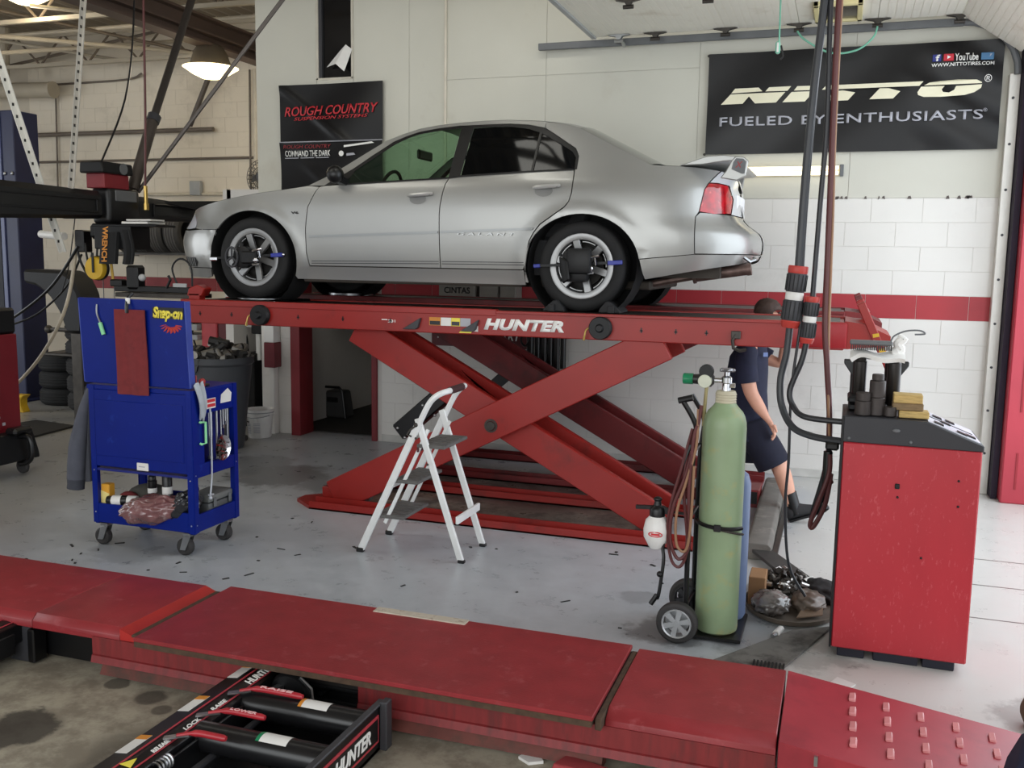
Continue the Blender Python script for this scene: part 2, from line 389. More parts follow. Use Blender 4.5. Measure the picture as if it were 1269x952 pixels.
# near end face of the pale column is the wall's own edge
# doorway frame and the dim room behind it
b=B(); box(b,DX0-.105,DX0+.005,WY-.07,WY+.2,0,DZ+.05,.004); box(b,DX1-.005,DX1+.055,WY-.03,WY+.2,0,DZ+.05,.004); box(b,DX0-.1,DX1+.05,WY-.03,WY+.2,DZ,DZ+.06,.004)
struct('trim_1',b,M('door_frame_red',(120,30,36),.5,0,.1,4))
b=B(); box(b,-6.4,-3.9,11.4,11.5,0,2.6); box(b,-3.95,-3.85,9,11.5,0,2.6); box(b,-6.45,-6.35,9.0,11.5,0,2.6); box(b,-6.4,-3.9,9,11.5,2.5,2.6)
wsr=struct('wall_back_room',b,mortar)
for i in range(6): course(wsr,-6.3,-4.0,11.4,i*.2057,(i+1)*.2057,.2032*(i%2),block_far,skip=lambda a,c,z:False)
for i in range(6,10): course(wsr,-6.3,-4.0,11.4,i*.2057,(i+1)*.2057,.2032*(i%2),block_far)
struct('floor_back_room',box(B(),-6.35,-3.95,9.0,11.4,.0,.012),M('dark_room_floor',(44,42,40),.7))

# narrow dark window high on the wall
b=B()
for q in ((-5.15,-5.125,3.66,5.4),(-4.755,-4.73,3.66,5.4),(-5.15,-4.73,3.655,3.68)): box(b,q[0],q[1],WY-.014,WY+.08,q[2],q[3],.003)
win=struct('window_1',b,M('window_frame_pale',(206,200,186),.5))
mk('pane',box(B(),-5.13,-4.75,WY+.03,WY+.04,3.67,5.4),M('dark_window_pane',(16,16,18),.12,spec=.6),win)
mk('mullion',box(B(),-5.128,-5.09,WY+.0,WY+.03,3.68,5.4),dkgrey,win)

# far wall, left
wall_far=struct('wall_far_left',box(B(),-14,XL,11.6,11.8,0,5.4),M('mortar_cream',(206,196,178),.65,0,.03,4))
z=.97; i=0
zz=[.97,1.17,1.37,1.555]+[1.555+.203*k for k in range(1,16)]
for i in range(len(zz)-1):
    course(wall_far,-11.7,XL-.02,11.6,zz[i],zz[i+1],.2032*(i%2),M('stripe_red_far',(150,62,66),.6) if i==2 else block_far)
struct('wall_left',box(B(),-14.2,-14,-6,11.8,0,5.4),mortar)
# right wall with the open side door
b=B(); box(b,XR,XR+.2,8.62,8.8,0,5.4); box(b,XR,XR+.2,-6,8.7,3.82,5.4); box(b,XR,XR+.2,-1.2,1.4,0,3.75)
struct('wall_right',b,mortar)
dj=struct('trim_2',box(B(),XR-.02,XR+.5,8.42,8.62,0,3.8,.01),door_red)
dk=M('deep_red',(150,30,42),.6)
for z0,z1 in ((.12,.42),(.75,1.55),(1.85,2.6)): mk('recess',box(B(),XR+.075,XR+.09,8.414,8.43,z0,z1),dk,dj)
b=B(); prism(b,[(1.165,8.70,.0),(1.245,8.70,0),(1.245,8.79,0),(1.165,8.79,0)],(.0,0,3.42),.004); 
tr=struct('trim_3',b,M('galvanised_track',(208,204,196),.4,.4,.05,6))
for k in range(9): mk('bolt',lathe(B(),[(0,0),(.011,0),(.011,-.008),(0,-.008)],(1.2,8.70,.35+.36*k),'Y',8),dkgrey,tr)
struct('trim_4',box(B(),1.25,1.295,8.55,8.79,0,3.75),M('gap_shade',(40,30,46),.8))  # dark strip for the gap beside the jamb, its shade put into colour

# roof deck with ribs, joists, brown beam
b=B(); pitch=.2; x=-14.0; prof=[]
while x<1.6:
    for dx,dz in ((0,0),(.05,.05),(.11,.05),(.16,0)): prof.append((x+dx,5.1+dz))
    x+=pitch
for (x0,z0),(x1,z1) in zip(prof[:-1],prof[1:]):
    b.faces.new([b.verts.new(p) for p in ((x0,-4.5,z0),(x1,-4.5,z1),(x1,12,z1),(x0,12,z0))])
bmesh.ops.remove_doubles(b,verts=b.verts[:],dist=1e-4)
ceil=struct('ceiling',b,deckm); 
struct('ceiling_slab',box(B(),-14.2,1.7,-4.5,12,5.2,5.3),deckm)
for y in (11.0,9.3,7.6,5.6):
    z0=4.5 if y>10 else 4.62; z1=4.9 if y>10 else 5.02
    bm=B(); wb=B(); bar(bm,(-13.9,y,z1),(XL-.0 if y>8.8 else 1.3,y,z1),.05,.06); bar(bm,(-13.9,y,z0),(XL-.0 if y>8.8 else 1.3,y,z0),.05,.05)
    x=-13.8; k=0; xe=XL-.4 if y>8.8 else 1.0
    while x<xe:
        rod(wb,(x,y,z0 if k%2 else z1),(x+.42,y,z1 if k%2 else z0),.016,6); x+=.42; k+=1
    mk('roof_joist',bm,joistm,ceil); mk('joist_web',wb,M('joist_web_shaded',(104,92,78),.6),ceil)['kind']='stuff'  # webs in a darker joist tone: shadow put into the colour
for k_,(p0,p1) in enumerate((((-13.0,9.6,5.02),(-9.6,11.3,4.55)),((-11.2,8.2,5.02),(-8.0,11.3,4.5)),((-9.4,8.0,5.02),(-7.2,11.0,4.5)),((-12.2,11.2,4.5),(-9.2,11.4,4.95)),((-9.0,9.0,4.7),(-6.2,11.2,4.6)))):
    mk('roof_brace',rod(B(),p0,p1,.022,8),M('joist_web_shaded',(104,92,78),.6) if k_%2 else joistm,ceil)  # every other brace takes the same painted-in shadow tone
for y in (10.2,):
    mk('sprinkler_pipe',tube(B(),[(-13.9,y,4.72),(-6.0,y,4.72)],.025,8),joistm,ceil)
for p0,p1 in (((-11.0,8.6,4.1),(-8.6,11.2,4.75)),((-10.4,9.0,4.5),(-8.0,11.3,4.55))): mk('brace',rod(B(),p0,p1,.028,8),joistm,ceil)
for x in (-6.93,):
    bm=B(); box(bm,x-.10,x+.10,5.5,11.6,4.22,4.245); box(bm,x-.008,x+.008,5.5,11.6,4.24,4.5); box(bm,x-.10,x+.10,5.5,11.6,4.5,4.525); box(bm,x+.015,x+.10,5.5,11.6,4.33,4.352)
    struct('trim_5',bm,beamm)

# overhead door parked under the roof: sections, hinges, track
od=thing('overhead_door','cream ribbed sectional garage door rolled up under the roof','garage door',(-.7,8.6,3.8))
seams=[-2.2,-1.66,-1.06,-.46,.15,.77]
def section(p0,p1,y0,y1):
    """one ribbed door panel hanging between two edges"""
    bm=B(); p0=Vector((p0[0],0,p0[1])); p1=Vector((p1[0],0,p1[1])); d=p1-p0; nrm=Vector((-d.z,0,d.x)).normalized()
    if nrm.z<0: nrm=-nrm
    N=10; pr=[]
    for i in range(N):
        a,c=i/N,(i+1)/N
        pr+= [p0+d*(a+.004),p0+d*(c-.006),p0+d*(c-.006)+nrm*.003,p0+d*(c+.004 if i<N-1 else c-.001)+nrm*.003]
    outl=pr+[p1-d*.002+nrm*.045,p0+d*.002+nrm*.045]
    return prism(bm,[(v.x,y0,v.z) for v in outl],(0,y1-y0,0))
for a,c in zip(seams[:-1],seams[1:]): wpart('door_section',section((a,3.87),(c,3.87),4.3,8.6),ceilwhite,od)
wpart('door_section',section((.775,3.868),(1.22,3.56),4.3,8.6),ceilwhite,od)
wpart('end_rail',box(B(),-2.245,-2.2,4.3,8.62,3.855,3.93,.004),ltgrey,od)
bm=B(); box(bm,-2.76,.80,8.66,8.70,3.80,3.86,.004); wpart('track',bm,grey,od)
bm=B(); tube(bm,[(.8,8.68,3.83)]+[(.8+.42*math.sin(a),8.68,3.41+.42*math.cos(a)) for a in (.2,.5,.8,1.1,1.35,1.57)],.028,8); wpart('track_bend',bm,grey,od)
def hinge(x,y):
    bm=B(); prism(bm,[(x-.10,y-.02,3.864),(x-.03,y-.02,3.868),(x+.03,y-.02,3.868),(x+.10,y-.02,3.864),(x+.03,y-.02,3.85),(x+.015,y-.02,3.825),(x-.015,y-.02,3.825),(x-.03,y-.02,3.85)],(0,.04,0)); rod(bm,(x-.04,y,3.815),(x+.04,y,3.815),.016,8); return bm
for x in seams[1:-1]:
    for y in (8.55,7.45): wpart('hinge',hinge(x,y),dksteel,od)
bm=hinge(seams[0]+.22,8.55); rod(bm,(seams[0]+.24,8.6,3.83),(seams[0]+.24,8.68,3.80),.02,8); wpart('top_roller',bm,steel,od)
wpart('hinge',hinge(.76,8.58),dksteel,od)
bm=B()
for q in ((-.33,-.29,7.9,8.46),(-.01,.03,7.9,8.46),(-.33,.03,8.41,8.46),(-.33,.03,7.9,7.95)): box(bm,q[0],q[1],q[2],q[3],3.835,3.875,.005)
wf=wpart('window_frame',bm,M('yellowed_frame',(224,212,160),.5),od)
wpart('window_pane',box(B(),-.30,.0,7.94,8.42,3.853,3.862),M('dusty_dark_pane',(78,72,64),.2),od,parent=wf)
lone('release_cord',tube(B(),smooth([(-.47,8.52,3.80),(-.40,8.5,3.72),(-.2,8.5,3.61),(.0,8.5,3.62),(.12,8.5,3.71),(.15,8.52,3.80)],6),.008,6),M('mint_cord',(120,190,164),.5),'mint green cord looped between two door hinges','cord')
bm=B(); tube(bm,[(-.55,7.6,4.0),(-.55,7.6,3.84),(-.545,7.6,3.5)],.006,6); box(bm,-.57,-.535,7.585,7.615,3.44,3.53,.01,mat=1); tube(bm,[(-.53,7.6,3.5),(-.51,7.6,3.42),(-.53,7.6,3.40)],.007,6,mat=2)
lone('pull_cord',bm,[MATS['mint_cord'],white,black],'green pull cord with white hook hanging from the ceiling door','cord')
# ======================= scissor lift =======================
RT=1.54
lift=thing('scissor_lift','red scissor alignment lift raised with the silver sedan on its runways','lift',(-2.3,7.3,0))
def runway(y0,y1,mat):
    bm=B(); box(bm,-4.93,.03,y0,y1,1.362,RT-.012,.006); r=wpart('runway',bm,mat,lift)
    bm=B(); box(bm,-4.93,-2.28,y0-.006,y0+.05,1.5,RT+.006,.004); box(bm,-2.28,.03,y0-.012,y0+.04,RT-.022,RT-.002,.003); box(bm,-4.93,.03,y1-.04,y1+.006,1.5,RT+.004,.003)
    wpart('edge_flange',bm,mat,lift,parent=r)
    wpart('deck_plate',box(B(),-4.9,.0,y0+.05,y1-.045,RT-.012,RT-.004),dksteel,lift,parent=r)
    return r
rn=runway(6.3,6.92,lift_red); rf=runway(7.72,8.34,lift_far)
def end_stop(y0,y1,mat):
    bm=B(); prism(bm,[(.03,y0+.01,1.37),(.05,y0+.01,1.37),(.30,y0+.01,1.40),(.30,y0+.01,1.46),(.15,y0+.01,1.53),(.03,y0+.01,1.545)],(0,y1-y0-.02,0)); wpart('tail_piece',bm,mat,lift)
    bm=B(); d=Vector((.22,0,-.44)).normalized(); 
    for yy in (y0+.0,y1-.05): bar(bm,(.115,yy+.025,1.66),(.35,yy+.025,1.16),.05,.05,(0,1,0),.004)
    bar(bm,(.16,y0+.06,1.58),(.16,y1-.06,1.58),.03,.05); w=wpart('wheel_stop',bm,mat,lift)
    bm=B()
    for k in range(3):
        c=Vector((.115,y0-.002,1.66)).lerp(Vector((.35,y0-.002,1.16)),.42+.09*k); bar(bm,c+Vector((-.018,0,.010)),c+Vector((.018,0,.018)),.003,.022,(0,0,1))
    wpart('hazard_stripe',bm,yellow,lift,parent=w)
end_stop(6.3,6.92,lift_red); end_stop(7.72,8.34,lift_far)
wpart('end_cap',box(B(),-.30,.045,6.282,6.31,1.372,1.535,.012,2),M('end_cap_red',(150,30,36),.4),lift)
# arms
def arms(y0,mat,tagn):
    A0,A1=(-3.60,.07),(-1.10,1.365); B0,B1=(-3.46,1.365),(-1.08,.085)
    for yy in (y0,y0+.55):
        bm=B(); bar(bm,(A0[0],yy+.03,A0[1]),(A1[0],yy+.03,A1[1]),.06,.25,(0,0,1),.006)
        a=wpart('lift_arm',bm,mat,lift)
        bm=B(); lathe(bm,[(0,-.018),(.030,-.018),(.034,-.012),(.034,0)],(-2.316,yy,.715),'Y',16); lathe(bm,[(.036,-.004),(.05,-.004),(.05,0)],(-2.316,yy,.715),'Y',16); wpart('pivot_pin',bm,dksteel,lift,parent=a)
    for yy in (y0+.11,y0+.44):
        bm=B(); bar(bm,(B0[0],yy+.03,B0[1]),(B1[0],yy+.03,B1[1]),.06,.225,(0,0,1),.006); bar(bm,(B0[0]+.2,yy+.03,B0[1]+.005),(B1[0]-.1,yy+.03,B1[1]+.165),.085,.018,(0,0,1)) if False else None
        wpart('lift_arm',bm,mat,lift)
    bm=B(); rod(bm,(-2.316,y0+.02,.715),(-2.316,y0+.58,.715),.03,12); rod(bm,(-3.55,y0,.09),(-3.55,y0+.6,.09),.03,12); rod(bm,(-1.1,y0,.10),(-1.1,y0+.6,.10),.03,12); wpart('cross_shaft',bm,dksteel,lift)
    bm=B(); prism(bm,[(-2.95,y0+.25,1.0),(-2.86,y0+.25,1.06),(-2.78,y0+.25,1.05),(-2.55,y0+.25,.86),(-2.36,y0+.25,.80),(-2.30,y0+.25,.72),(-2.45,y0+.25,.72)],(0,.06,0),.004); prism(bm,[(-2.78,y0+.42,.98),(-2.72,y0+.42,1.05),(-2.5,y0+.42,.86),(-2.36,y0+.42,.80)],(0,.03,0)); wpart('lifting_lug',bm,mat,lift)
arms(6.315,lift_red,'near'); arms(7.74,lift_far,'far')
bm=B(); bar(bm,(-3.17,6.62,.56),(-2.72,6.62,.95),.13,.14,(0,0,1),.01); h=wpart('hydraulic_cylinder',bm,black,lift)
bm=B()
for x,z in ((-3.16,.60),(-3.10,.53),(-2.95,.79),(-2.85,.72)): ball(bm,(x,6.545,z),.012)
wpart('bolt',bm,steel,lift,parent=h)
bm=B(); bar(bm,(-3.2,8.05,.52),(-2.74,8.05,.935),.09,.09,(0,0,1),.01); bar(bm,(-3.15,8.0,.50),(-2.70,8.0,.90),.02,.03); wpart('hydraulic_cylinder',bm,black,lift)
# base frames on the floor
def base(y0,mat):
    for yy in (y0-.16,y0+.66):
        bm=B(); box(bm,-3.72,-.55,yy,yy+.11,0,.012); box(bm,-3.72,-.55,yy+.0,yy+.012,0,.06); box(bm,-3.72,-.55,yy+.098,yy+.11,0,.075); wpart('base_rail',bm,mat,lift)
    bm=B(); box(bm,-3.72,-3.45,y0-.05,y0+.66,.0,.02); box(bm,-.8,-.55,y0-.05,y0+.66,.0,.02); prism(bm,[(-3.72,y0-.16,0),(-3.92,y0+.0,0),(-3.92,y0+.12,0),(-3.72,y0+.3,0)],(0,0,.025)); wpart('base_cross_plate',bm,mat,lift)
    bm=B(); box(bm,-3.70,-3.45,y0+.0,y0+.07,.02,.14,.006); box(bm,-3.70,-3.45,y0+.53,y0+.6,.02,.14,.006); wpart('pivot_bracket',bm,mat,lift)
    bm=B(); lathe(bm,[(.0,0),(.03,0),(.035,.01),(.035,.05),(.03,.06),(0,.06)],(-3.37,y0+.10,.06),'Y',12); wpart('roller',bm,steel,lift)
base(6.33,lift_red); base(7.74,lift_far)
bm=B(); box(bm,-.68,-.52,7.50,7.77,0,.14,.004); wpart('base_end_box',bm,lift_far,lift); wpart('box_opening',box(B(),-.665,-.535,7.497,7.51,.03,.125),black,lift)
# fittings on the near runway
wpart('lettering',textfit('HUNTER',-2.372,-1.785,1.402,1.482,6.2985,.002,.06,.25,1.06),printw,lift,flat=True)
for x0,x1,m in ((-2.79,-2.70,orange),(-2.70,-2.62,white),(-2.62,-2.55,yell),(-2.55,-2.47,printgrey)):
    wpart('warning_label',box(B(),x0,x1-.002,6.2965,6.301,1.418,1.476),m,lift)
for x0,x1,m in ((-2.785,-2.706,black),(-2.616,-2.556,dkgrey)): wpart('label_panel',box(B(),x0,x1,6.295,6.2975,1.422,1.450),m,lift)
wpart('label_patch',box(B(),-2.455,-2.415,6.2955,6.301,1.385,1.425),white,lift); wpart('label_patch',prism(B(),[(-2.56,6.2955,1.372),(-2.47,6.2955,1.372),(-2.455,6.2955,1.39),(-2.545,6.2955,1.39)],(0,.005,0)),yell,lift)
for x0 in (-2.99,-2.545):
    bm=B(); prism(bm,[(x0,6.268,1.385),(x0+.10,6.268,1.385),(x0+.12,6.268,1.40),(x0+.14,6.268,1.47),(x0+.10,6.268,1.445)],(0,.034,0),.003); wpart('ramp_bracket',bm,dkgrey,lift)
wpart('lettering',textfit('381',-3.12,-3.06,1.425,1.447,6.2985,.001,.01),printw,lift,flat=True); wpart('printed_line',box(B(),-3.17,-3.125,6.2975,6.3,1.443,1.449),printw,lift)
for x in (-4.75,-4.46,-3.87,-3.49,-3.10,-1.25,-1.02,-.82):
    bm=B(); box(bm,x-.011,x+.011,6.297,6.302,1.433,1.441); box(bm,x-.004,x+.004,6.297,6.302,1.422,1.456); wpart('slot',bm,black,lift)
for x in (-4.19,-1.525):
    bm=B(); lathe(bm,[(0,-.07),(.02,-.07),(.03,-.05),(.072,-.05),(.078,-.04),(.06,-.03),(.06,-.012),(.078,-.006),(.078,0)],(x,6.3,1.445),'Y',24)
    for k in range(4): tube(bm,[(x+.068*math.cos(a*PI/12),6.285-.009*k,1.445+.068*math.sin(a*PI/12)) for a in range(24)],.008,6,True)
    hc=wpart('hose_coil',bm,satin,lift)
    bm=B(); tube(bm,smooth([(x-.07,6.27,1.45),(x-.095,6.26,1.43),(x-.10,6.255,1.40),(x-.105,6.255,1.375)],4),.006,6); rod(bm,(x-.104,6.255,1.39),(x-.108,6.255,1.36),.008,8); wpart('hose_nozzle',bm,M('brass',(190,160,90),.35,.8),lift,parent=hc)
bm=B(); box(bm,-.66,-.60,6.27,6.30,1.41,1.46,.004); tube(bm,[(-.63,6.28,1.44),(-.65,6.275,1.40),(-.64,6.26,1.35),(-.60,6.26,1.335),(-.56,6.265,1.345)],.012,6); wpart('hook',bm,dksteel,lift)
bm=B(); 
for k in range(2): box(bm,-4.62+.0*k,-4.10,6.34+.0*k,6.86,RT+.0,RT+.012,.003)
lathe(bm,[(0,.012),(.2,.012),(.21,.016),(.21,.022),(0,.022)],(-4.36,6.6,RT),'Z',28); wpart('turnplate',bm,steel,lift)
bm=B(); lathe(bm,[(0,.0),(.21,.0),(.21,.022),(0,.022)],(-4.36,8.03,RT),'Z',28); wpart('turnplate',bm,steel,lift)
bm=B(); box(bm,-4.90,-4.80,6.36,6.44,RT,RT+.05,.004); prism(bm,[(-4.92,6.36,RT+.03),(-4.78,6.36,RT+.03),(-4.75,6.36,RT+.09),(-4.82,6.36,RT+.12),(-4.90,6.36,RT+.09)],(0,.1,0),.006); wpart('front_wheel_stop',bm,lift_red,lift)
# rubber chocks at the rear wheel
def chock(name,x,s,label):
    bm=B(); prism(bm,[(x,6.42,RT),(x+s*.16,6.42,RT),(x+s*.155,6.42,RT+.015),(x+s*.085,6.42,RT+.075),(x+s*.055,6.42,RT+.08),(x+s*.01,6.42,RT+.03)],(0,.24,0),.005)
    box(bm,min(x+s*.07,x+s*.115),max(x+s*.07,x+s*.115),6.40,6.42,RT+.0,RT+.05,.003); return lone(name,bm,M('chock_rubber',(30,30,32),.7),label,'wheel chock')
chock('wheel_chock',-1.82,-1,'black rubber wheel chock in front of the rear wheel of the sedan'); chock('wheel_chock',-1.58,1,'black rubber wheel chock behind the rear wheel of the sedan')
# ======================= silver sedan =======================
car=thing('sedan','silver four-door sedan with tinted rear windows parked on the raised lift','car',(-3.0,7.3,1.535))
def itp(x,xs,ys):
    if x<=xs[0]: return ys[0]
    for i in range(len(xs)-1):
        if x<=xs[i+1]: return ys[i]+(ys[i+1]-ys[i])*(x-xs[i])/(xs[i+1]-xs[i])
    return ys[-1]
def sitp(x,xs,ys):
    """smooth interpolation through a table"""
    n=len(xs)
    if x<=xs[0]: return ys[0]
    if x>=xs[-1]: return ys[-1]
    i=max(k for k in range(n) if xs[k]<=x); i=min(i,n-2)
    def sl(k):
        if k==0: return (ys[1]-ys[0])/(xs[1]-xs[0])
        if k==n-1: return (ys[-1]-ys[-2])/(xs[-1]-xs[-2])
        return (ys[k+1]-ys[k-1])/(xs[k+1]-xs[k-1])
    h=xs[i+1]-xs[i]; t=(x-xs[i])/h; a,b_=sl(i)*h,sl(i+1)*h
    return ys[i]*(2*t**3-3*t**2+1)+a*(t**3-2*t**2+t)+ys[i+1]*(3*t**2-2*t**3)+b_*(t**3-t**2)
ZT=(0,.2,.3,.45,.6,.75,.88,.95,1.1,1.25,1.36,1.45); WT=(.79,.815,.842,.860,.868,.862,.838,.80,.72,.64,.575,.53)
def tipf(z): return sitp(z,(.15,.3,.45,.55,.66,.75),(-2.32,-2.36,-2.39,-2.36,-2.27,-2.22))
def tipr(z): return sitp(z,(.2,.35,.45,.56,.66,.9,1.0),(2.30,2.39,2.43,2.41,2.29,2.25,2.22))
def half(x,z):
    f=1.
    if x<-1.25: u=min(1,(-1.25-x)/(-1.25-tipf(z))); f=max(0,1-u**2.6)**(1/2.6)
    if x>1.35: u=min(1,(x-1.35)/(tipr(z)-1.35)); f=max(0,1-u**3.3)**(1/3.3)
    if z>.9: f*=1-.05*max(0,(z-.9)/.45)*max(0,min(1.5,abs(x-.35)))**2
    w=sitp(z,ZT,WT)*f
    # shoulder crease and flares round the arches
    for cx_,cz_ in ((-1.366,.345),(1.283,.326)):
        r=math.hypot((x-cx_)/.405,(z-cz_)/.355); w+=.012*math.exp(-((r-1.06)/.11)**2) if r>.8 else 0
    return w
def dens(poly,d=.03):
    out=[]
    for i in range(len(poly)):
        a=Vector(poly[i]);b_=Vector(poly[(i+1)%len(poly)]); n=max(1,int((b_-a).length/d))
        out+= [a.lerp(b_,k/n) for k in range(n)]
    return out
def u_of(x,z):
    if x<-1.5: t=tipf(z); s=max(0,x-t); return -(1.5+math.sqrt(max(0,(-1.5-t)))-math.sqrt(s)) if s<(-1.5-t) else x
    if x>1.6: t=tipr(z); s=max(0,t-x); return 1.6+math.sqrt(t-1.6)-math.sqrt(s)
    return x
def x_of(u,z):
    if u<-1.5: t=tipf(z); q=math.sqrt(-1.5-t)+1.5+u; return t+max(0,q)**2
    if u>1.6: t=tipr(z); q=math.sqrt(t-1.6)-(u-1.6); return t-max(0,q)**2
    return u
def panel(poly,lift_=0.,rim=.018,step=.035,side=-1,sm=False):
    """a body panel: outline in side view, triangulated and laid onto the body surface"""
    pts=[(u_of(p.x,p.y),p.y) for p in dens(poly,.03)]
    nb=len(pts); us=[p[0] for p in pts]; zs=[p[1] for p in pts]
    def inside(u,z):
        c=False; j=nb-1
        for i in range(nb):
            if (zs[i]>z)!=(zs[j]>z) and u<(us[j]-us[i])*(z-zs[i])/(zs[j]-zs[i])+us[i]: c=not c
            j=i
        return c
    V=[Vector(p) for p in pts]
    u=math.floor(min(us)/step)*step+step*.37
    while u<max(us):
        z=math.floor(min(zs)/step)*step+step*.41
        while z<max(zs):
            if inside(u,z) and min((u-a)**2+(z-c)**2 for a,c in pts)>(step*.55)**2: V.append(Vector((u,z)))
            z+=step
        u+=step
    vc,_,fc,ov,_,_=delaunay_2d_cdt(V,[],[list(range(nb))],1,1e-6)
    bm=B(); vs=[]
    for v in vc:
        x=x_of(v.x,v.y); w=half(x,v.y)+lift_; vs.append(bm.verts.new((x,side*w,v.y)))
    for f in fc:
        try: bm.faces.new([vs[i] for i in f])
        except ValueError: pass
    bmesh.ops.recalc_face_normals(bm,faces=bm.faces[:])
    s=sum(f.normal.y*f.calc_area() for f in bm.faces)
    if (s>0)==(side<0): bmesh.ops.reverse_faces(bm,faces=bm.faces[:])
    if rim:
        ed=[e for e in bm.edges if len(e.link_faces)==1]; r=bmesh.ops.extrude_edge_only(bm,edges=ed)
        for g in r['geom']:
            if isinstance(g,bmesh.types.BMVert): g.co.y-=side*rim if abs(g.co.y)>rim else g.co.y
    return bm
def cp(name,poly,mat,parent=None,label=None,both=True,**k):
    o=None
    for sd in ((-1,1) if both else (-1,)):
        q=mk(name,panel(poly,side=sd,**k),mat,parent or car,sharp=50)
        if label: q['label']=label
        o=o or q
    return o
def ell(cx_,cz_,rx,rz,a0,a1,n=22): return [(cx_+rx*math.cos(math.radians(a0+(a1-a0)*i/n)),cz_+rz*math.sin(math.radians(a0+(a1-a0)*i/n))) for i in range(n+1)]
FA=lambda a0,a1,n=22:ell(-1.366,.345,.40,.36,a0,a1,n); RA=lambda a0,a1,n=22:ell(1.283,.326,.41,.353,a0,a1,n)
def zcut(pts,lo,hi): return [p for p in pts if lo<=p[1]<=hi]
# front bumper, lower lip, fender
fa=FA(205,144,14)
cp('front_bumper',[(tipf(.258)+1e-4,.258)]+[(-1.79,.258)]+zcut(fa,.262,.55)+[(-1.70,.556),(-1.9,.558),(-2.08,.552),(-2.25,.560),(tipf(.56)+1e-4,.56)]+[(tipf(z)+1e-4,z) for z in (.52,.48,.44,.40,.36,.31)],silver)
cp('front_lip',[(tipf(.185)+.03,.185),(-1.86,.175),(-1.80,.19),(-1.788,.252),(tipf(.252)+1e-4,.252)],silver,lift_=.008)
gr=cp('grille_opening',[(-1.99,.264),(-1.96,.30),(-1.99,.338),(tipf(.34)+1e-3,.345),(tipf(.27)+1e-3,.265)],black,lift_=.004,rim=0)
for k in range(5):
    x=-2.0-.03*k; cp('grille_slat',[(x,.268),(x+.006,.268),(x-.004,.338),(x-.010,.338)],ltgrey,parent=gr,lift_=.010,rim=.004,both=False)
hl=[(-2.335,.585),(-2.2,.572),(-2.06,.566),(-1.965,.574),(-1.955,.60),(-1.975,.64),(-2.04,.682),(-2.12,.70),(-2.24,.688),(-2.31,.64)]
cp('headlight',hl,M('headlamp_lens',(214,216,226),.08,.3,.05,20),lift_=.002)
fd=[(-.864,.288),(-.882,.387),(-.881,.568),(-.861,.731),(-.80,.850),(-.772,.879)]
cp('front_fender',[(-.862,.19)]+fd+[(-.864,.888),(-1.08,.861),(-1.314,.835),(-1.664,.783),(-1.86,.752),(-2.05,.722),(-2.115,.708),(-2.03,.688),(-1.965,.642),(-1.945,.60),(-1.955,.570),(-1.9,.563),(-1.705,.561)]+FA(142,-22,26)+[(-.975,.19)],silver)
cp('front_door',[(-.858,.292),(-.875,.387),(-.874,.568),(-.854,.731),(-.793,.850),(-.766,.880),(-.727,.885),(-.546,.896),(.0,.921),(.270,.934),(.252,.885),(.240,.831),(.224,.730),(.221,.676),(.221,.5),(.223,.292)],silver)
cp('rear_door',[(.230,.292),(.228,.5),(.228,.676),(.231,.730),(.247,.831),(.259,.885),(.278,.936),(.418,.949),(.903,.976),(1.198,.984),(1.203,.9),(1.201,.823),(1.186,.765),(1.156,.726),(1.07,.665),(.986,.608),(.94,.55),(.907,.492),(.884,.40),(.871,.32),(.862,.292)],silver)
cp('sill_panel',[(-.972,.188),(-.972,.268),(-.86,.283),(.868,.285),(.876,.182)],silver,lift_=.006)
q_=[(1.206,.985),(1.211,.9),(1.208,.823),(1.192,.762),(1.161,.720),(1.075,.658),(.992,.602),(.947,.547),(.914,.490),(.891,.40),(.878,.32),(.874,.2)]
cp('quarter_panel',q_+[(.895,.2)]+list(reversed(RA(7,198,28)))+[(1.69,.378),(2.048,.414),(2.04,.664),(2.060,.699),(2.083,.846),(2.103,.892),(2.160,.984),(2.0,.998),(1.80,1.006),(1.725,1.012),(1.449,1.153),(1.184,1.289),(1.072,1.320),(.93,1.340),(.935,1.295),(1.035,1.235),(1.186,1.138),(1.216,1.082),(1.219,.985)],silver)
cp('rear_bumper',[(2.054,.418),(2.046,.664),(2.07,.690),(2.2,.684),(tipr(.68)-1e-4,.684)]+[(tipr(z)-1e-4,z) for z in (.66,.63,.60,.57,.54,.50,.46,.42)],silver)
cp('rear_valance',[(1.694,.372),(2.05,.410),(tipr(.414)-1e-4,.414),(tipr(.38)-1e-4,.38),(2.33,.352),(2.0,.292),(1.73,.24),(1.715,.28)],silver,lift_=.006)
tl=[(2.110,.889),(2.16,.893),(2.215,.885),(tipr(.8)-.02,.80),(tipr(.7)-.035,.696),(2.15,.686),(2.066,.700),(2.089,.846)]
cp('tail_light',tl,M('tail_lamp_red',(160,10,22),.1,0,.45,18,(226,110,100),.08,16,coat=.4),lift_=.004)
cp('boot_lid_rear',[(2.115,.897),(2.168,.983),(tipr(.98)-1e-4,.983)]+[(tipr(z)-1e-4,z) for z in (.92,.85,.78,.72,.69)]+[(tipr(.7)-.03,.690),(tipr(.8)-.015,.80),(2.222,.889),(2.16,.899)],M('silver_lit_rear',(206,208,212),.35,.4,.02,3,coat=.5))  # brighter copy of the body silver: light put into the rear face
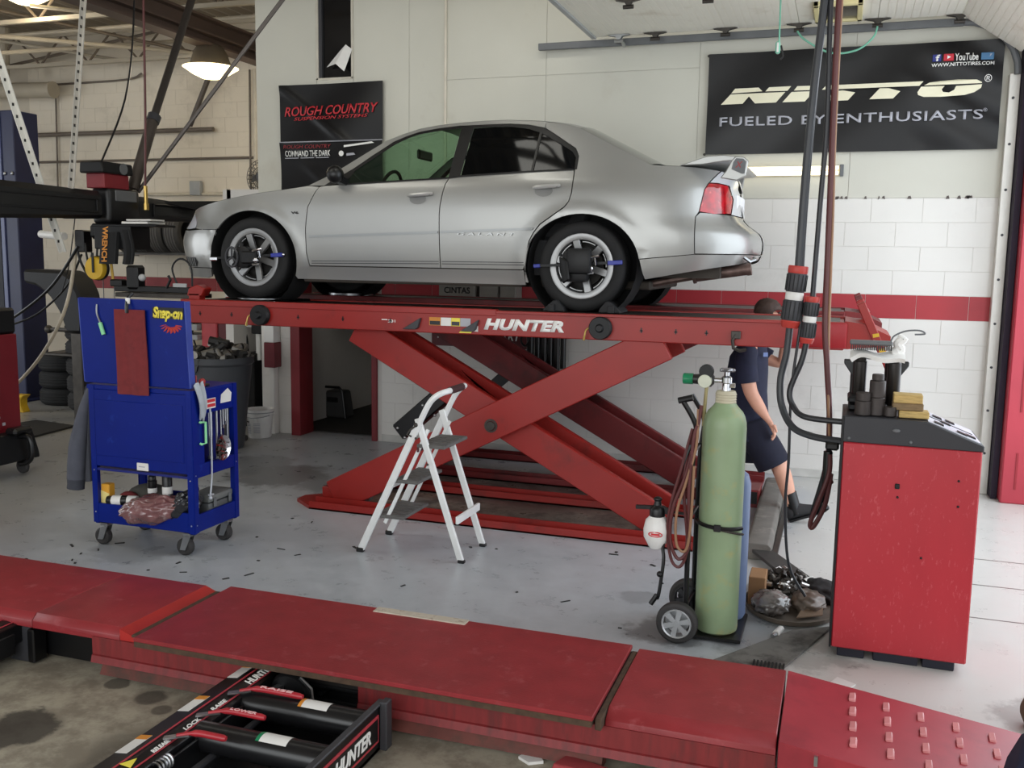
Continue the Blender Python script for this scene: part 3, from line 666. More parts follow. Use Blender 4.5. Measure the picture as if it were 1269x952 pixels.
# cabin: pillars, glass, black trim
cp('pillar_frame',[(-.864,.891),(-.73,.962),(-.606,1.038),(-.45,1.140),(-.312,1.228),(-.18,1.279),(-.055,1.316),(.1,1.340),(.249,1.352),(.454,1.362),(.608,1.364),(.8,1.354),(.93,1.342),(.928,1.297),(.80,1.325),(.66,1.337),(.27,1.333),(.1,1.318),(-.052,1.294),(-.15,1.262),(-.243,1.224),(-.40,1.115),(-.535,1.014),(-.65,.945),(-.735,.889)],silver)
fw=[(-.560,.900),(-.504,1.000),(-.37,1.100),(-.226,1.200),(-.13,1.245),(-.046,1.273),(.12,1.298),(.283,1.311),(.272,1.1),(.264,.940),(-.1,.922)]
cp('front_window',fw,glass('tinted_glass',(196,220,200)),rim=0,lift_=-.004)
dg=M('privacy_glass',(8,9,10),.05,0,.05,4,spec=.16)
cp('rear_window',[(.362,.955),(.385,1.307),(.55,1.313),(.674,1.311),(.80,1.292),(.896,1.268),(.884,.980)],dg,rim=0,lift_=-.004)
cp('quarter_window',[(.905,.983),(.918,1.254),(1.004,1.207),(1.095,1.155),(1.165,1.112),(1.195,1.07),(1.199,.992)],dg,rim=0,lift_=-.004)
cp('pillar_trim',[(.268,.938),(.287,1.311),(.382,1.314),(.358,.950)],black,rim=.004,lift_=.001)
cp('division_bar',[(.886,.979),(.898,1.27),(.915,1.262),(.903,.981)],black,rim=.004,lift_=.003)
cp('mirror_patch',[(-.735,.889),(-.65,.943),(-.535,1.012),(-.508,1.000),(-.562,.898)],black,rim=.004)
tp=[(-.508,1.000),(-.37,1.101),(-.226,1.201),(-.13,1.246),(-.046,1.274),(.12,1.299),(.283,1.312),(.55,1.314),(.674,1.312),(.80,1.293),(.918,1.255),(1.004,1.208),(1.095,1.156),(1.165,1.113),(1.196,1.07),(1.200,.990)]
to=[(-.533,1.013),(-.40,1.113),(-.243,1.222),(-.15,1.260),(-.052,1.292),(.1,1.316),(.27,1.331),(.55,1.336),(.66,1.335),(.80,1.323),(.93,1.293),(1.033,1.233),(1.11,1.184),(1.184,1.136),(1.214,1.08),(1.217,.988)]
cp('window_trim',tp+list(reversed(to)),black,rim=.006,lift_=.001,step=.02)
cp('belt_moulding',[(-.56,.893),(-.1,.915),(.264,.931),(.36,.942),(.9,.971),(1.2,.981),(1.2,.991),(.9,.982),(.36,.954),(.264,.941),(-.1,.925),(-.56,.903)],satin,lift_=.006,rim=.008,step=.02)
ZE=((-2.20,.708),(-2.05,.724),(-1.86,.754),(-1.664,.785),(-1.314,.837),(-1.08,.863),(-.864,.892),(-.73,.963),(-.606,1.040),(-.45,1.141),(-.312,1.230),(-.18,1.281),(-.055,1.318),(.1,1.342),(.249,1.354),(.454,1.364),(.608,1.366),(.8,1.356),(.93,1.344),(1.072,1.321),(1.184,1.290),(1.449,1.154),(1.725,1.013),(1.80,1.008),(2.0,1.0),(2.16,.986),(2.205,.984))
def top(x0,x1,crown):
    xs=[x0]+[p[0] for p in ZE if x0<p[0]<x1]+[x1]; X=[]
    for a,c in zip(xs[:-1],xs[1:]): X+=[a,(a+c)/2]
    X.append(x1); bm=B(); rows_=[]
    for x in X:
        ze=itp(x,[p[0] for p in ZE],[p[1] for p in ZE]); w=half(x,ze)
        rows_.append([bm.verts.new((x,w*t,ze+crown*(1-t*t))) for t in [-1+k/8 for k in range(17)]])
    for a,c in zip(rows_[:-1],rows_[1:]):
        for k in range(16): bm.faces.new((a[k],c[k],c[k+1],a[k+1]))
    bmesh.ops.recalc_face_normals(bm,faces=bm.faces[:])
    if sum(f.normal.z for f in bm.faces)<0: bmesh.ops.reverse_faces(bm,faces=bm.faces[:])
    return bm
mk('bonnet',top(-2.20,-.864,.035),silver,car); mk('windscreen',top(-.864,-.06,.05),MATS['tinted_glass'],car); mk('roof',top(-.06,1.18,.045),silver,car)
mk('rear_screen',top(1.18,1.725,.05),dg,car); mk('boot_lid',top(1.725,2.205,.02),silver,car)
# spoiler on the boot
bm=prism(B(),[(1.91,-.69,1.008),(2.09,-.69,1.066),(2.20,-.69,1.072),(2.29,-.69,1.062),(2.31,-.69,1.048),(2.28,-.69,1.035),(2.2,-.69,1.03),(2.06,-.69,1.012)],(0,1.38,0),.005)
for s,dx_ in ((-1,0),(1,-.16)): prism(bm,[(2.19+dx_,s*.69,.92),(2.225+dx_,s*.69,.965),(2.262+dx_,s*.69,1.035),(2.285+dx_,s*.69,1.06),(2.34+dx_,s*.69,1.055),(2.37+dx_,s*.69,1.03),(2.355+dx_,s*.69,.93),(2.30+dx_,s*.69,.90)],(0,s*.03,0),.006)
sp=mk('boot_spoiler',bm,silver,car)
bm=prism(B(),[(2.262,-.724,.975),(2.272,-.724,1.02),(2.29,-.724,1.046),(2.335,-.724,1.042),(2.355,-.724,1.024),(2.348,-.724,.945),(2.33,-.724,.945)],(0,.004,0)); mk('spoiler_decal',bm,grey,car).parent=sp
bm=textfit('X',2.285,2.335,.985,1.025,-.7245,.001,.02,.3); mk('spoiler_emblem',bm,M('dull_red_print',(150,60,62),.5),sp)
mk('number_plate',box(B(),2.245,2.262,-.26,.26,.70,.84,.004),M('plate_white',(226,226,228),.4),car)
# trim, handles, badges
cp('side_moulding',[(-.845,.500),(.215,.538),(.215,.556),(-.845,.518)],M('silver_moulding',(150,152,152),.35,.5,.03,3),lift_=.008,rim=.01)
cp('side_moulding',[(.235,.539),(.935,.566),(.945,.583),(.235,.557)],MATS['silver_moulding'],lift_=.008,rim=.01)
for k,zz_ in enumerate((.318,.335)):
    cp('lower_groove',[(-.84,zz_-.012),(.214,zz_),(.214,zz_+.005),(-.84,zz_-.007)],dkgrey,lift_=.002,rim=.003); cp('lower_groove',[(.238,zz_),(.868,zz_+.002),(.868,zz_+.007),(.238,zz_+.005)],dkgrey,lift_=.002,rim=.003)
for x0,z0 in ((-.018,.812),(.934,.861)):
    h=cp('handle_recess',ell(x0+.07,z0-.026,.066,.040,0,360,16)[:-1],M('handle_shadow',(128,128,126),.4,.4),lift_=.003,rim=0)
    hb=B()
    for s_ in (-1,1):
        hb=B(); tube(hb,[(x0-.008+.2*k/8,s_*(half(x0+.09,z0)+.016+.010*math.sin(PI*k/8)),z0-.004+.016*k/8) for k in range(9)],[.008]+[.015]*7+[.010],8); mk('door_handle',hb,M('handle_silver',(186,186,184),.3,.4,coat=.5),car)
    cp('key_lock',ell(x0+.168,z0+.004,.008,.008,0,360,8)[:-1],dkgrey,lift_=.030,rim=.004,step=.01,both=False)
def sidetext(s,x0,x1,z0,z1,mat,name,off=.010,bold=.02,shear=0.):
    bm=textfit(s,x0,x1,z0,z1,0,.002,bold,shear)
    for v in bm.verts: v.co.y=v.co.y-half(v.co.x,v.co.z)-off
    return mk(name,bm,mat,car,flat=True)
sidetext('V6',-1.0,-.935,.678,.697,dkgrey,'badge',.004)
sidetext('G A L A N T',.37,.81,.526,.545,M('pale_badge',(190,192,192),.3,.5),'badge',.012,.0,.2)
bm=B(); ball(bm,(-.60,-.90,.965),.064,1.0,1.05,1.05); bar(bm,(-.56,-.80,.905),(-.58,-.88,.93),.05,.05); mk('door_mirror',bm,black,car)
bm=B(); ball(bm,(-.585,.90,.955),.062,.75,1.05,1.0); bar(bm,(-.56,.80,.905),(-.58,.88,.93),.05,.05); mk('door_mirror',bm,black,car)
# under the body and inside
bm=B(); box(bm,-1.72,1.72,-.58,.58,.16,.22,.01); box(bm,-.94,.84,-.80,.80,.165,.30,.01); box(bm,-2.1,-1.7,-.6,.6,.20,.3); box(bm,1.7,2.2,-.6,.6,.25,.38); box(bm,-1.75,-.95,-.52,.52,.22,.75); box(bm,.9,2.1,-.52,.52,.3,.9)
mk('underbody',bm,M('underseal_brown',(62,56,50),.8,0,.2,9),car)
bm=B()
for cx_,cz_ in ((-1.366,.345),(1.283,.326)):
    for s in (-1,1): lathe(bm,[(.392,0),(.392,.28),(0.0,.28)],(cx_,s*.56 if s>0 else -.84,cz_),'Y',28)
mk('wheel_housing',bm,M('wheel_housing_black',(14,14,15),.9),car)
bm=B(); box(bm,-.85,1.2,-.70,.70,.25,.5); prism(bm,[(-.80,-.72,.85),(-.45,-.72,.88),(-.40,-.72,.80),(-.40,-.72,.5),(-.85,-.72,.5)],(0,1.44,0))
for y0 in (-.62,.12):
    prism(bm,[(-.1,y0,.5),(.35,y0,.5),(.52,y0,1.02),(.42,y0,1.10),(.33,y0,1.0),(.2,y0,.62),(-.1,y0,.62)],(0,.5,0),.03); box(bm,.40,.50,y0+.13,y0+.37,1.08,1.25,.03)
prism(bm,[(.8,-.62,.5),(1.2,-.62,.5),(1.42,-.62,1.02),(1.3,-.62,1.05),(1.1,-.62,.65),(.8,-.62,.65)],(0,1.24,0),.03)
inn=mk('interior',bm,M('cabin_dark',(34,34,36),.8),car)
bm=B(); tube(bm,[(-.42+.05*math.cos(a),-.36+.18*math.sin(a),.86+.17*math.cos(a)) for a in [k*PI/12 for k in range(24)]],.014,8,True); mk('steering_wheel',bm,satin,car)
bm=B(); box(bm,-.29,-.26,-.14,.12,1.15,1.225,.01); mk('rear_view_mirror',bm,black,car)
bm=B(); tube(bm,smooth([(1.2,-.45,.20),(1.57,-.46,.185),(1.87,-.47,.235),(2.2,-.48,.302)],5),.026,10); rod(bm,(2.02,-.475,.262),(2.38,-.485,.318),.040,14); tube(bm,[(2.0,-.475,.258),(2.02,-.475,.262)],.05,14); rod(bm,(2.37,-.485,.316),(2.40,-.485,.321),.044,14)
mk('exhaust_pipe',bm,M('rusty_exhaust',(112,92,86),.5,.6,.25,20),car)
bm=B(); tube(bm,[(2.36,-.62,.40),(2.40,-.60,.37),(2.43,-.58,.385),(2.42,-.57,.40)],.012,6); mk('tow_eye',bm,steel,car)
# wheels
tyre_prof=[(.222,-.095),(.235,-.105),(.27,-.108),(.297,-.100),(.310,-.085),(.315,-.06),(.3155,0),(.315,.06),(.310,.085),(.297,.1),(.27,.105),(.235,.1),(.222,.09)]
def wheel(x,z,side):
    cy=-.735 if side<0 else .735; s=side
    bm=B(); lathe(bm,[(r,h*(1 if s<0 else -1)) for r,h in tyre_prof],(x,cy,z),'Y',48)
    for hh in (-.03,0,.03): lathe(bm,[(.3165,hh-.004),(.310,hh),(.3165,hh+.004)],(x,cy,z),'Y',48)
    t=mk('tyre',bm,rubber,car)
    k=1 if s<0 else -1
    bm=B(); lathe(bm,[(.228,-.096*k),(.226,-.104*k),(.216,-.106*k),(.186,-.098*k),(.182,-.088*k),(.186,.06*k),(.20,.09*k)],(x,cy,z),'Y',40)
    lathe(bm,[(.0,-.070*k),(.05,-.072*k),(.058,-.062*k),(.058,-.03*k)],(x,cy,z),'Y',20)
    for q in range(6):
        a=math.radians(45+q*60); c,n=math.cos(a),math.sin(a)
        def P(r,w_,d): return (x+c*r-n*w_,cy+d*k,z+n*r+c*w_)
        prism(bm,[P(.03,-.022,-.070),P(.20,-.026,-.094),P(.20,.026,-.094),P(.03,.022,-.070)],(0,.03*k,0),.004)
    for q in range(6):
        a=math.radians(75+q*60)
        tube(bm,[(x+.170*math.cos(a+d_),cy-.070*k,z+.170*math.sin(a+d_)) for d_ in (-.28,-.14,0,.14,.28)],.005,6)
    mk('rim',bm,M('alloy_silver',(150,150,150),.34,.6,.05,10),car).parent=t
    bm=B(); lathe(bm,[(0,-.02*k),(.14,-.02*k),(.14,.0),(0,0)],(x,cy,z),'Y',28); lathe(bm,[(.14,.03*k),(.20,.03*k)],(x,cy,z),'Y',28); mk('brake_disc',bm,M('dark_brake',(40,38,36),.6,.5),car).parent=t
for s in (-1,1): wheel(-1.366,.345,s); wheel(1.283,.320,s)

# alignment clamps on the two near wheels: things of their own
def clamp(cx_,cz_,label,skeletal):
    Y=7.3-.845; X=-3+cx_; Z=1.535+cz_
    r=thing('wheel_clamp',label,'wheel clamp',(X,Y,Z),0,'alignment clamps on the wheels')
    bm=B()
    if not skeletal:
        box(bm,-.115,.07,-.10,.0,-.115,.10,.03,2); box(bm,-.075,.10,-.14,-.06,-.06,.115,.03,2); prism(bm,[(-.13,-.12,.06),(-.06,-.15,.03),(-.04,-.15,-.10),(-.10,-.12,-.13)],(0,.03,0),.01)
    else:
        lathe(bm,[(0,-.06),(.07,-.06),(.085,-.05),(.085,.0)],(-.06,0,.0),'Y',20); box(bm,-.05,.09,-.09,-.03,-.05,.05,.012)
        for a in (100,215,330):
            c,n=math.cos(math.radians(a)),math.sin(math.radians(a)); bar(bm,(-.06,-.04,0),(-.06+c*.12,-.03,n*.12),.03,.025,(0,1,0),.004)
    mk('clamp_body',bm,satin,r)
    if skeletal:
        bm=B(); tube(bm,[(-.145+.055*math.cos(a),-.065,.0+.075*math.sin(a)) for a in [k*PI/8 for k in range(16)]],.009,6,True)
        for a in (90,210,330): rod(bm,(-.145,-.065,0),(-.145+.055*math.cos(math.radians(a)),-.065,.075*math.sin(math.radians(a))),.008,6)
        mk('hand_wheel',bm,dkgrey,r)
    bm=B(); bar(bm,(-.30,-.045,-.008),(-.10,-.05,.0),.018,.018); bar(bm,(.07,-.05,.012),(.22,-.045,.02),.018,.018); mk('clamp_bar',bm,satin,r)
    bm=B(); bar(bm,(.20,-.048,.018),(.30,-.045,.024),.03,.024,(0,1,0),.004); 
    if not skeletal: bar(bm,(-.33,-.045,-.012),(-.28,-.046,-.008),.026,.022,(0,1,0),.004)
    mk('grip_tip',bm,M('royal_blue_plastic',(36,48,150),.4),r)
    bm=B(); tube(bm,[(.07,-.10,.05),(.10,-.11,.055),(.15,-.10,.065)],.009,8); rod(bm,(.12,-.10,.06),(.125,-.09,.0),.008,8); ball(bm,(.09,-.09,-.02),.022); rod(bm,(.06,-.09,-.055),(.11,-.09,-.05),.008,8)
    if skeletal: box(bm,-.36,-.29,-.06,-.03,-.03,.0,.006); ball(bm,(.31,-.05,.025),.012)
    mk('clamp_lever',bm,chrome,r)
clamp(1.283,.328,'black alignment clamp strapped to the rear wheel of the silver sedan',False)
clamp(-1.366,.345,'black alignment clamp with hand wheel on the front wheel of the silver sedan',True)
# ======================= red power cabinet and what stands on it =======================
cab=thing('power_cabinet','tall red hydraulic power cabinet with black sloping top at the right','cabinet',(.345,4.92,0))
wpart('cabinet_body',box(B(),.045,.645,4.72,5.12,.05,1.065,.006),console_red,cab)
bm=B(); prism(bm,[(.04,4.715,1.066),(.65,4.715,1.062),(.65,4.715,1.09),(.405,4.715,1.185),(.04,4.715,1.19)],(0,.41,0),.004); hd=wpart('cabinet_hood',bm,M('hood_charcoal',(44,44,48),.5,0,.08,4),cab)
bm=B()
for x0,x1 in ((.075,.20),(.24,.44),(.46,.60)): box(bm,x0,x1,4.745,5.08,.0,.052,.004)
wpart('foot_block',bm,M('navy_black',(28,30,44),.6),cab)
def slope_z(x): return 1.185-(x-.405)*(1.185-1.09)/.245
for i,(x0,x1) in enumerate(((.41,.635),)):
    bm=prism(B(),[(x0,4.735,slope_z(x0)+.001),(x1,4.735,slope_z(x1)+.001),(x1,4.735,slope_z(x1)+.005),(x0,4.735,slope_z(x0)+.005)],(0,.37,0)); wpart('control_decal',bm,M('pale_decal',(214,216,226),.4),cab,parent=hd)
bm=B()
for x,y in ((.46,4.78),(.56,4.78),(.60,4.80),(.47,5.0),(.53,5.02),(.50,4.9)): prism(bm,[(x-.02,y-.02,slope_z(x-.02)+.006),(x+.02,y-.02,slope_z(x+.02)+.006),(x+.02,y-.02,slope_z(x+.02)+.012),(x-.02,y-.02,slope_z(x-.02)+.012)],(0,.04,0))
prism(bm,[(.42,4.915,slope_z(.42)+.005),(.62,4.915,slope_z(.62)+.005),(.62,4.915,slope_z(.62)+.008),(.42,4.915,slope_z(.42)+.008)],(0,.006,0)); wpart('control_button',bm,black,cab,parent=hd)
bm=B(); box(bm,.285,.306,4.712,4.722,.86,.885,.003); wpart('latch',bm,black,cab); bm=B()
for x,z in ((.07,1.085),(.34,1.085)): ball(bm,(x,4.714,z),.008)
ball(bm,(.275,4.713,1.135),.009,2); wpart('screw',bm,grey,cab,parent=hd)
bm=B()
for x,z in ((.30,.82),(.56,.80),(.42,.54),(.555,.92)): ball(bm,(x,4.72,z),.006)
wpart('panel_hole',bm,black,cab)
wpart('edge_strip',box(B(),.036,.046,4.715,5.11,.05,1.19),satin,cab)
# adaptors standing on the hood
grp='steel lift adaptors on the cabinet'
def adaptor(x,y,parts,label):
    bm=B(); pr=[(0,0)]
    for r,z0,z1 in parts: pr+=[(r-.003,z0),(r,z0+.003),(r,z1-.003),(r-.003,z1)]
    pr.append((0,parts[-1][2])); lathe(bm,pr,(x,y,1.191),'Z',20); return lone('lift_adaptor',bm,M('worn_black_steel',(66,60,58),.5,.4,.2,14),label,'adaptor',grp)
adaptor(.125,4.78,((.037,0,.068),(.034,.068,.108)),'short dark steel adaptor at the left front of the cabinet top')
adaptor(.185,4.80,((.037,0,.085),(.036,.085,.165),(.027,.165,.195)),'stepped dark steel adaptor in the middle of the cabinet top, next to the wood blocks')
adaptor(.245,4.79,((.030,0,.045),),'lowest dark steel adaptor, half hidden by the wood blocks')
bm=B(); box(bm,.06,.24,4.88,5.05,1.191,1.23,.01); box(bm,.055,.20,4.86,5.06,1.23,1.265,.01)
tray=thing('adaptor_rack','black rack of two tall post adaptors under a white rag on the cabinet','adaptor rack',(.15,4.96,1.191))
wpart('rack_base',bm,satin,tray)
for x in (.105,.262):
    bm=B(); lathe(bm,[(0,0),(.030,0),(.032,.004),(.032,.235),(.028,.24),(.030,.262),(0,.262)],(x,4.97,1.191),'Z',20); lathe(bm,[(0,0),(.024,0),(.024,.265),(0,.265)],(x-.018,5.02,1.191),'Z',14); wpart('post_adaptor',bm,M('oiled_black_steel',(46,42,40),.35,.5,.15,10),tray)
bm=B()
for x,s in ((.075,-1),(.285,1)): prism(bm,[(x-s*.03,5.0,1.43),(x+s*.045,5.0,1.43),(x+s*.045,5.0,1.41),(x-s*.0,5.0,1.345),(x-s*.03,5.0,1.345)],(0,.04,0),.004)
wpart('lift_pad_bracket',bm,black,tray)
bm=grid(B(),lambda u,v:Vector((.055+.25*u,4.90+.16*v+.01*math.sin(9*u),1.462+.022*math.sin(PI*v)+.012*math.sin(7*u+2*v)-.02*(abs(u-.5)*2)**4)),16,10); thicken(bm,.022)
lone('shop_rag',bm,whitecloth,'crumpled white rag draped over the two post adaptors','rag')
bm=B(); tube(bm,smooth([(.25,4.97,1.47),(.285,4.97,1.49),(.27,4.97,1.52),(.295,4.97,1.545),(.27,4.97,1.56)],5),[.03]*4+[.022]*12+[.012]*5,8); lone('rag_twist',bm,whitecloth,'twisted end of white cloth standing up behind the brush','rag')
br=thing('scrub_brush','black bristle brush lying on top of the white rag','brush',(.14,4.93,1.488))
bm=B(); box(bm,.05,.245,4.90,4.96,1.512,1.534,.006); wpart('brush_back',bm,grey,br); bm=B()
for i in range(20):
    for j in range(4): box(bm,.056+.0095*i,.0615+.0095*i,4.905+.014*j,4.913+.014*j,1.488,1.514)
o=wpart('bristles',bm,black,br,flat=True)
bm=B(); tube(bm,smooth([(.235,4.93,1.53),(.25,4.93,1.56),(.30,4.93,1.585),(.36,4.93,1.59),(.385,4.93,1.575),(.34,4.93,1.57)],5),.004,6); lone('wire_loop',bm,grey,'thin grey wire curling up beside the brush on the rag','wire')
for (x0,x1,y0,z0,z1,m,l,r) in ((.285,.415,4.76,1.191,1.222,wood,'bottom pale wood block of the stack on the cabinet',.0),(.255,.39,4.78,1.223,1.256,woodd,'middle dark weathered wood block of the stack on the cabinet',.0),(.258,.385,4.78,1.257,1.298,wood,'top pale wood block of the stack on the cabinet',.0)):
    lone('wood_block',box(B(),x0,x1,y0,y0+.09,z0,z1,.003),m,l,'wood block','wood blocks on the cabinet')

# ======================= gas cylinders on their trolley =======================
tro=thing('cylinder_trolley','black two-wheeled trolley carrying the green gas cylinder','trolley',(-.6,4.8,0))
bm=B(); box(bm,-.66,-.38,4.68,5.08,.012,.03,.003); wpart('toe_plate',bm,black,tro)
for y in (4.62,5.0):
    bm=B(); lathe(bm,[(.065,-.025),(.09,-.03),(.102,-.022),(.105,0),(.102,.022),(.09,.03),(.065,.025)],(-.688,y,.106),'Y',32); t=wpart('wheel',bm,M('solid_rubber',(58,56,56),.75,0,.15,10),tro)
    bm=B(); lathe(bm,[(.076,-.026),(.072,-.033),(.066,-.028),(.064,.02)],(-.688,y,.106),'Y',28); lathe(bm,[(0,-.028),(.016,-.028),(.02,-.014),(.02,.01)],(-.688,y,.106),'Y',12)
    for q in range(6):
        a=q*PI/3+.3; c,n=math.cos(a),math.sin(a); prism(bm,[(-.688+c*.01-n*.010,y-.024,.106+n*.01+c*.010),(-.688+c*.066-n*.014,y-.028,.106+n*.066+c*.014),(-.688+c*.066+n*.014,y-.028,.106+n*.066-c*.014),(-.688+c*.01+n*.010,y-.024,.106+n*.01-c*.010)],(0,.012,0))
    lathe(bm,[(0,.012),(.06,.012)],(-.688,y,.106),'Y',16); wpart('wheel_hub',bm,(M('hub_silver',(206,208,210),.3,.5) if y<4.8 else dkgrey),tro,parent=t)
bm=B(); rod(bm,(-.688,4.6,.106),(-.688,5.02,.106),.012,8); wpart('axle',bm,dksteel,tro)
for y in (4.70,4.98):
    bm=B(); tube(bm,smooth([(-.66,y,.02),(-.66,y,.5),(-.655,y,.9),(-.64,y,1.06),(-.66,y,1.13),(-.71,y,1.21)],4),.013,8); f=wpart('frame_tube',bm,black,tro)
bm=B(); rod(bm,(-.735,4.70,1.215),(-.665,4.70,1.235),.016,10); wpart('handle_grip',bm,satin,tro)
bm=B()
for z in (.15,.62,.95): rod(bm,(-.66,4.70,z),(-.66,4.98,z),.010,8)
wpart('cross_bar',bm,black,tro)
bm=B(); tube(bm,[(-.516+.118*math.cos(a),4.80+.118*math.sin(a),.60-.002*k) for k,a in enumerate([PI+.2+k*.32 for k in range(9)])],.011,6); box(bm,-.535,-.50,4.672,4.685,.575,.61,.003); wpart('strap',bm,black,tro)
bm=B()
for k in range(12):
    a=-PI/2+.15+k*.1; ball(bm,(-.516+.118*math.cos(a),4.80+.118*math.sin(a),.585-.003*k),.009,1.3,.8,.7,6)
wpart('chain',bm,dksteel,tro)
gc=thing('gas_cylinder','worn green gas cylinder with regulator standing on the trolley','gas cylinder',(-.516,4.80,.031))
R=.108
pr=[(0,0),(R-.015,0),(R-.003,.01),(R,.03),(R,1.05)]+[(R*math.cos(a)*.55+R*.45,1.05+.105*math.sin(a)) for a in (.3,.6,.9,1.2)]+[(.056,1.165),(.05,1.175)]
bm=lathe(B(),pr,(0,0,0),'Z',40); mk('cylinder_body',bm,green,gc)
bm=lathe(B(),[(.05,1.165),(.05,1.225),(.044,1.235),(.0,1.235)],(0,0,0),'Z',24); 
for k in range(4): lathe(bm,[(.050,1.175+.013*k),(.053,1.179+.013*k),(.050,1.183+.013*k)],(0,0,0),'Z',24)
mk('neck_ring',bm,M('cream_collar',(196,188,164),.6),gc)
bm=B(); lathe(bm,[(0,1.235),(.022,1.235),(.020,1.27),(.026,1.275),(.026,1.30),(.014,1.31),(.014,1.335),(0,1.335)],(0,0,0),'Z',16); rod(bm,(0,0,1.285),(-.06,0,1.285),.013,10); rod(bm,(.02,0,1.262),(.042,0,1.262),.012,8); 
v=mk('valve',bm,chrome,gc); bm=B(); lathe(bm,[(0,0),(.030,0),(.034,.008),(.030,.016),(0,.016)],(0,0,1.33),'Z',10)
for q in range(5): ball(bm,(.032*math.cos(q*1.257),.032*math.sin(q*1.257),1.338),.009)
mk('valve_knob',bm,M('plated_grey',(150,150,154),.3,.8),v)
bm=B(); lathe(bm,[(0,-.04),(.03,-.04),(.036,-.03),(.036,.02),(.02,.035),(0,.035)],(-.095,0,1.285),'X',16); lathe(bm,[(0,-.075),(.024,-.07),(.026,-.04)],(-.095,0,1.285),'X',14); rg=mk('regulator',bm,M('regulator_black',(34,32,30),.4),gc)
bm=B(); lathe(bm,[(0,-.03),(.034,-.03),(.036,-.026),(.036,0),(0,0)],(-.095,-.03,1.33),'Y',20); mk('pressure_gauge',bm,satin,rg)
bm=B(); lathe(bm,[(0,-.032),(.030,-.032)],(-.100,-.035,1.283),'Y',20); lathe(bm,[(.03,-.032),(.033,-.03),(.033,0),(0,0)],(-.100,-.035,1.283),'Y',20); mk('gauge_face',bm,M('gauge_cream',(206,210,190),.3),rg)
bm=B(); lathe(bm,[(0,-.05),(.026,-.05),(.028,-.045),(.028,0),(0,0)],(-.165,0,1.285),'X',10); mk('adjusting_knob',bm,greencap,rg)
bm=B(); tube(bm,smooth([(-.095,-.01,1.25),(-.10,-.01,1.18),(-.105,-.0,1.05)],5),.009,8); mk('outlet_pipe',bm,M('aged_brass',(176,164,120),.4,.6),rg)
g2=thing('gas_cylinder','smaller blue grey gas cylinder half hidden behind the green one','gas cylinder',(-.485,5.02,.031))
mk('cylinder_body',lathe(B(),[(0,0),(.085,0),(.095,.02),(.095,.72),(.08,.77),(.04,.80),(.03,.84),(0,.84)],(0,0,0),'Z',32),bluegrey,g2)
mk('valve',lathe(B(),[(0,.84),(.018,.84),(.018,.90),(.028,.91),(.028,.93),(0,.93)],(0,0,0),'Z',12),steel,g2)
hs=thing('torch_hose','coiled maroon and tan gas hoses hanging on the trolley','hose',(-.68,4.75,.3))
bm=B(); tube(bm,smooth([(-.62,4.69,1.20),(-.64,4.68,1.05),(-.68,4.67,.85),(-.735,4.66,.68),(-.745,4.66,.52),(-.70,4.66,.42),(-.65,4.66,.50),(-.66,4.66,.75),(-.65,4.67,1.02),(-.635,4.68,1.1)],6),.009,8); tube(bm,smooth([(-.66,4.70,1.08),(-.70,4.68,.9),(-.76,4.67,.62),(-.74,4.67,.42),(-.69,4.67,.38),(-.66,4.67,.5),(-.69,4.68,.8),(-.665,4.70,1.05)],6),.008,8); wpart('maroon_hose',bm,hosered,hs)
bm=B(); tube(bm,smooth([(-.635,4.69,1.18),(-.635,4.67,1.0),(-.675,4.66,.82),(-.715,4.65,.66),(-.71,4.65,.5),(-.665,4.65,.47),(-.645,4.65,.6),(-.64,4.66,.9)],6),.007,8); wpart('tan_hose',bm,hosecopper,hs)
bm=B(); tube(bm,smooth([(-.665,4.69,1.0),(-.73,4.68,.78),(-.78,4.68,.5),(-.775,4.67,.4),(-.79,4.66,.24),(-.80,4.66,.20)],6),.009,6); ball(bm,(-.79,4.66,.33),.016); rod(bm,(-.80,4.66,.22),(-.83,4.655,.17),.013,8); wpart('spray_lance',bm,black,hs)
spz=thing('pump_sprayer','white pump sprayer bottle with black head hanging on the trolley','sprayer bottle',(-.82,4.70,.452))
mk('bottle',lathe(B(),[(0,0),(.03,.0),(.04,.012),(.065,.06),(.068,.10),(.058,.145),(.036,.17),(.034,.18)],(0,0,0),'Z',24),white,spz)
bm=lathe(B(),[(.036,.165),(.04,.17),(.04,.20),(.034,.215),(.02,.225),(.016,.25),(0,.25)],(0,0,0),'Z',18); bar(bm,(-.02,0,.21),(-.11,0,.205),.022,.018); bar(bm,(.02,0,.21),(.08,0,.185),.018,.03); ball(bm,(0,0,.255),.022,1,1,.6); mk('pump_head',bm,black,spz)
bm=tube(B(),[(.005+.034*math.cos(a),-.0655,.088+.012*math.sin(a)) for a in [k*PI/10 for k in range(20)]],.003,5,True); box(bm,-.016,.026,-.068,-.062,.083,.093); mk('red_badge',bm,printred,spz)
bm=B(); rod(bm,(.03,0,.2),(.16,0,.19),.008,6); mk('hanger',bm,black,spz)

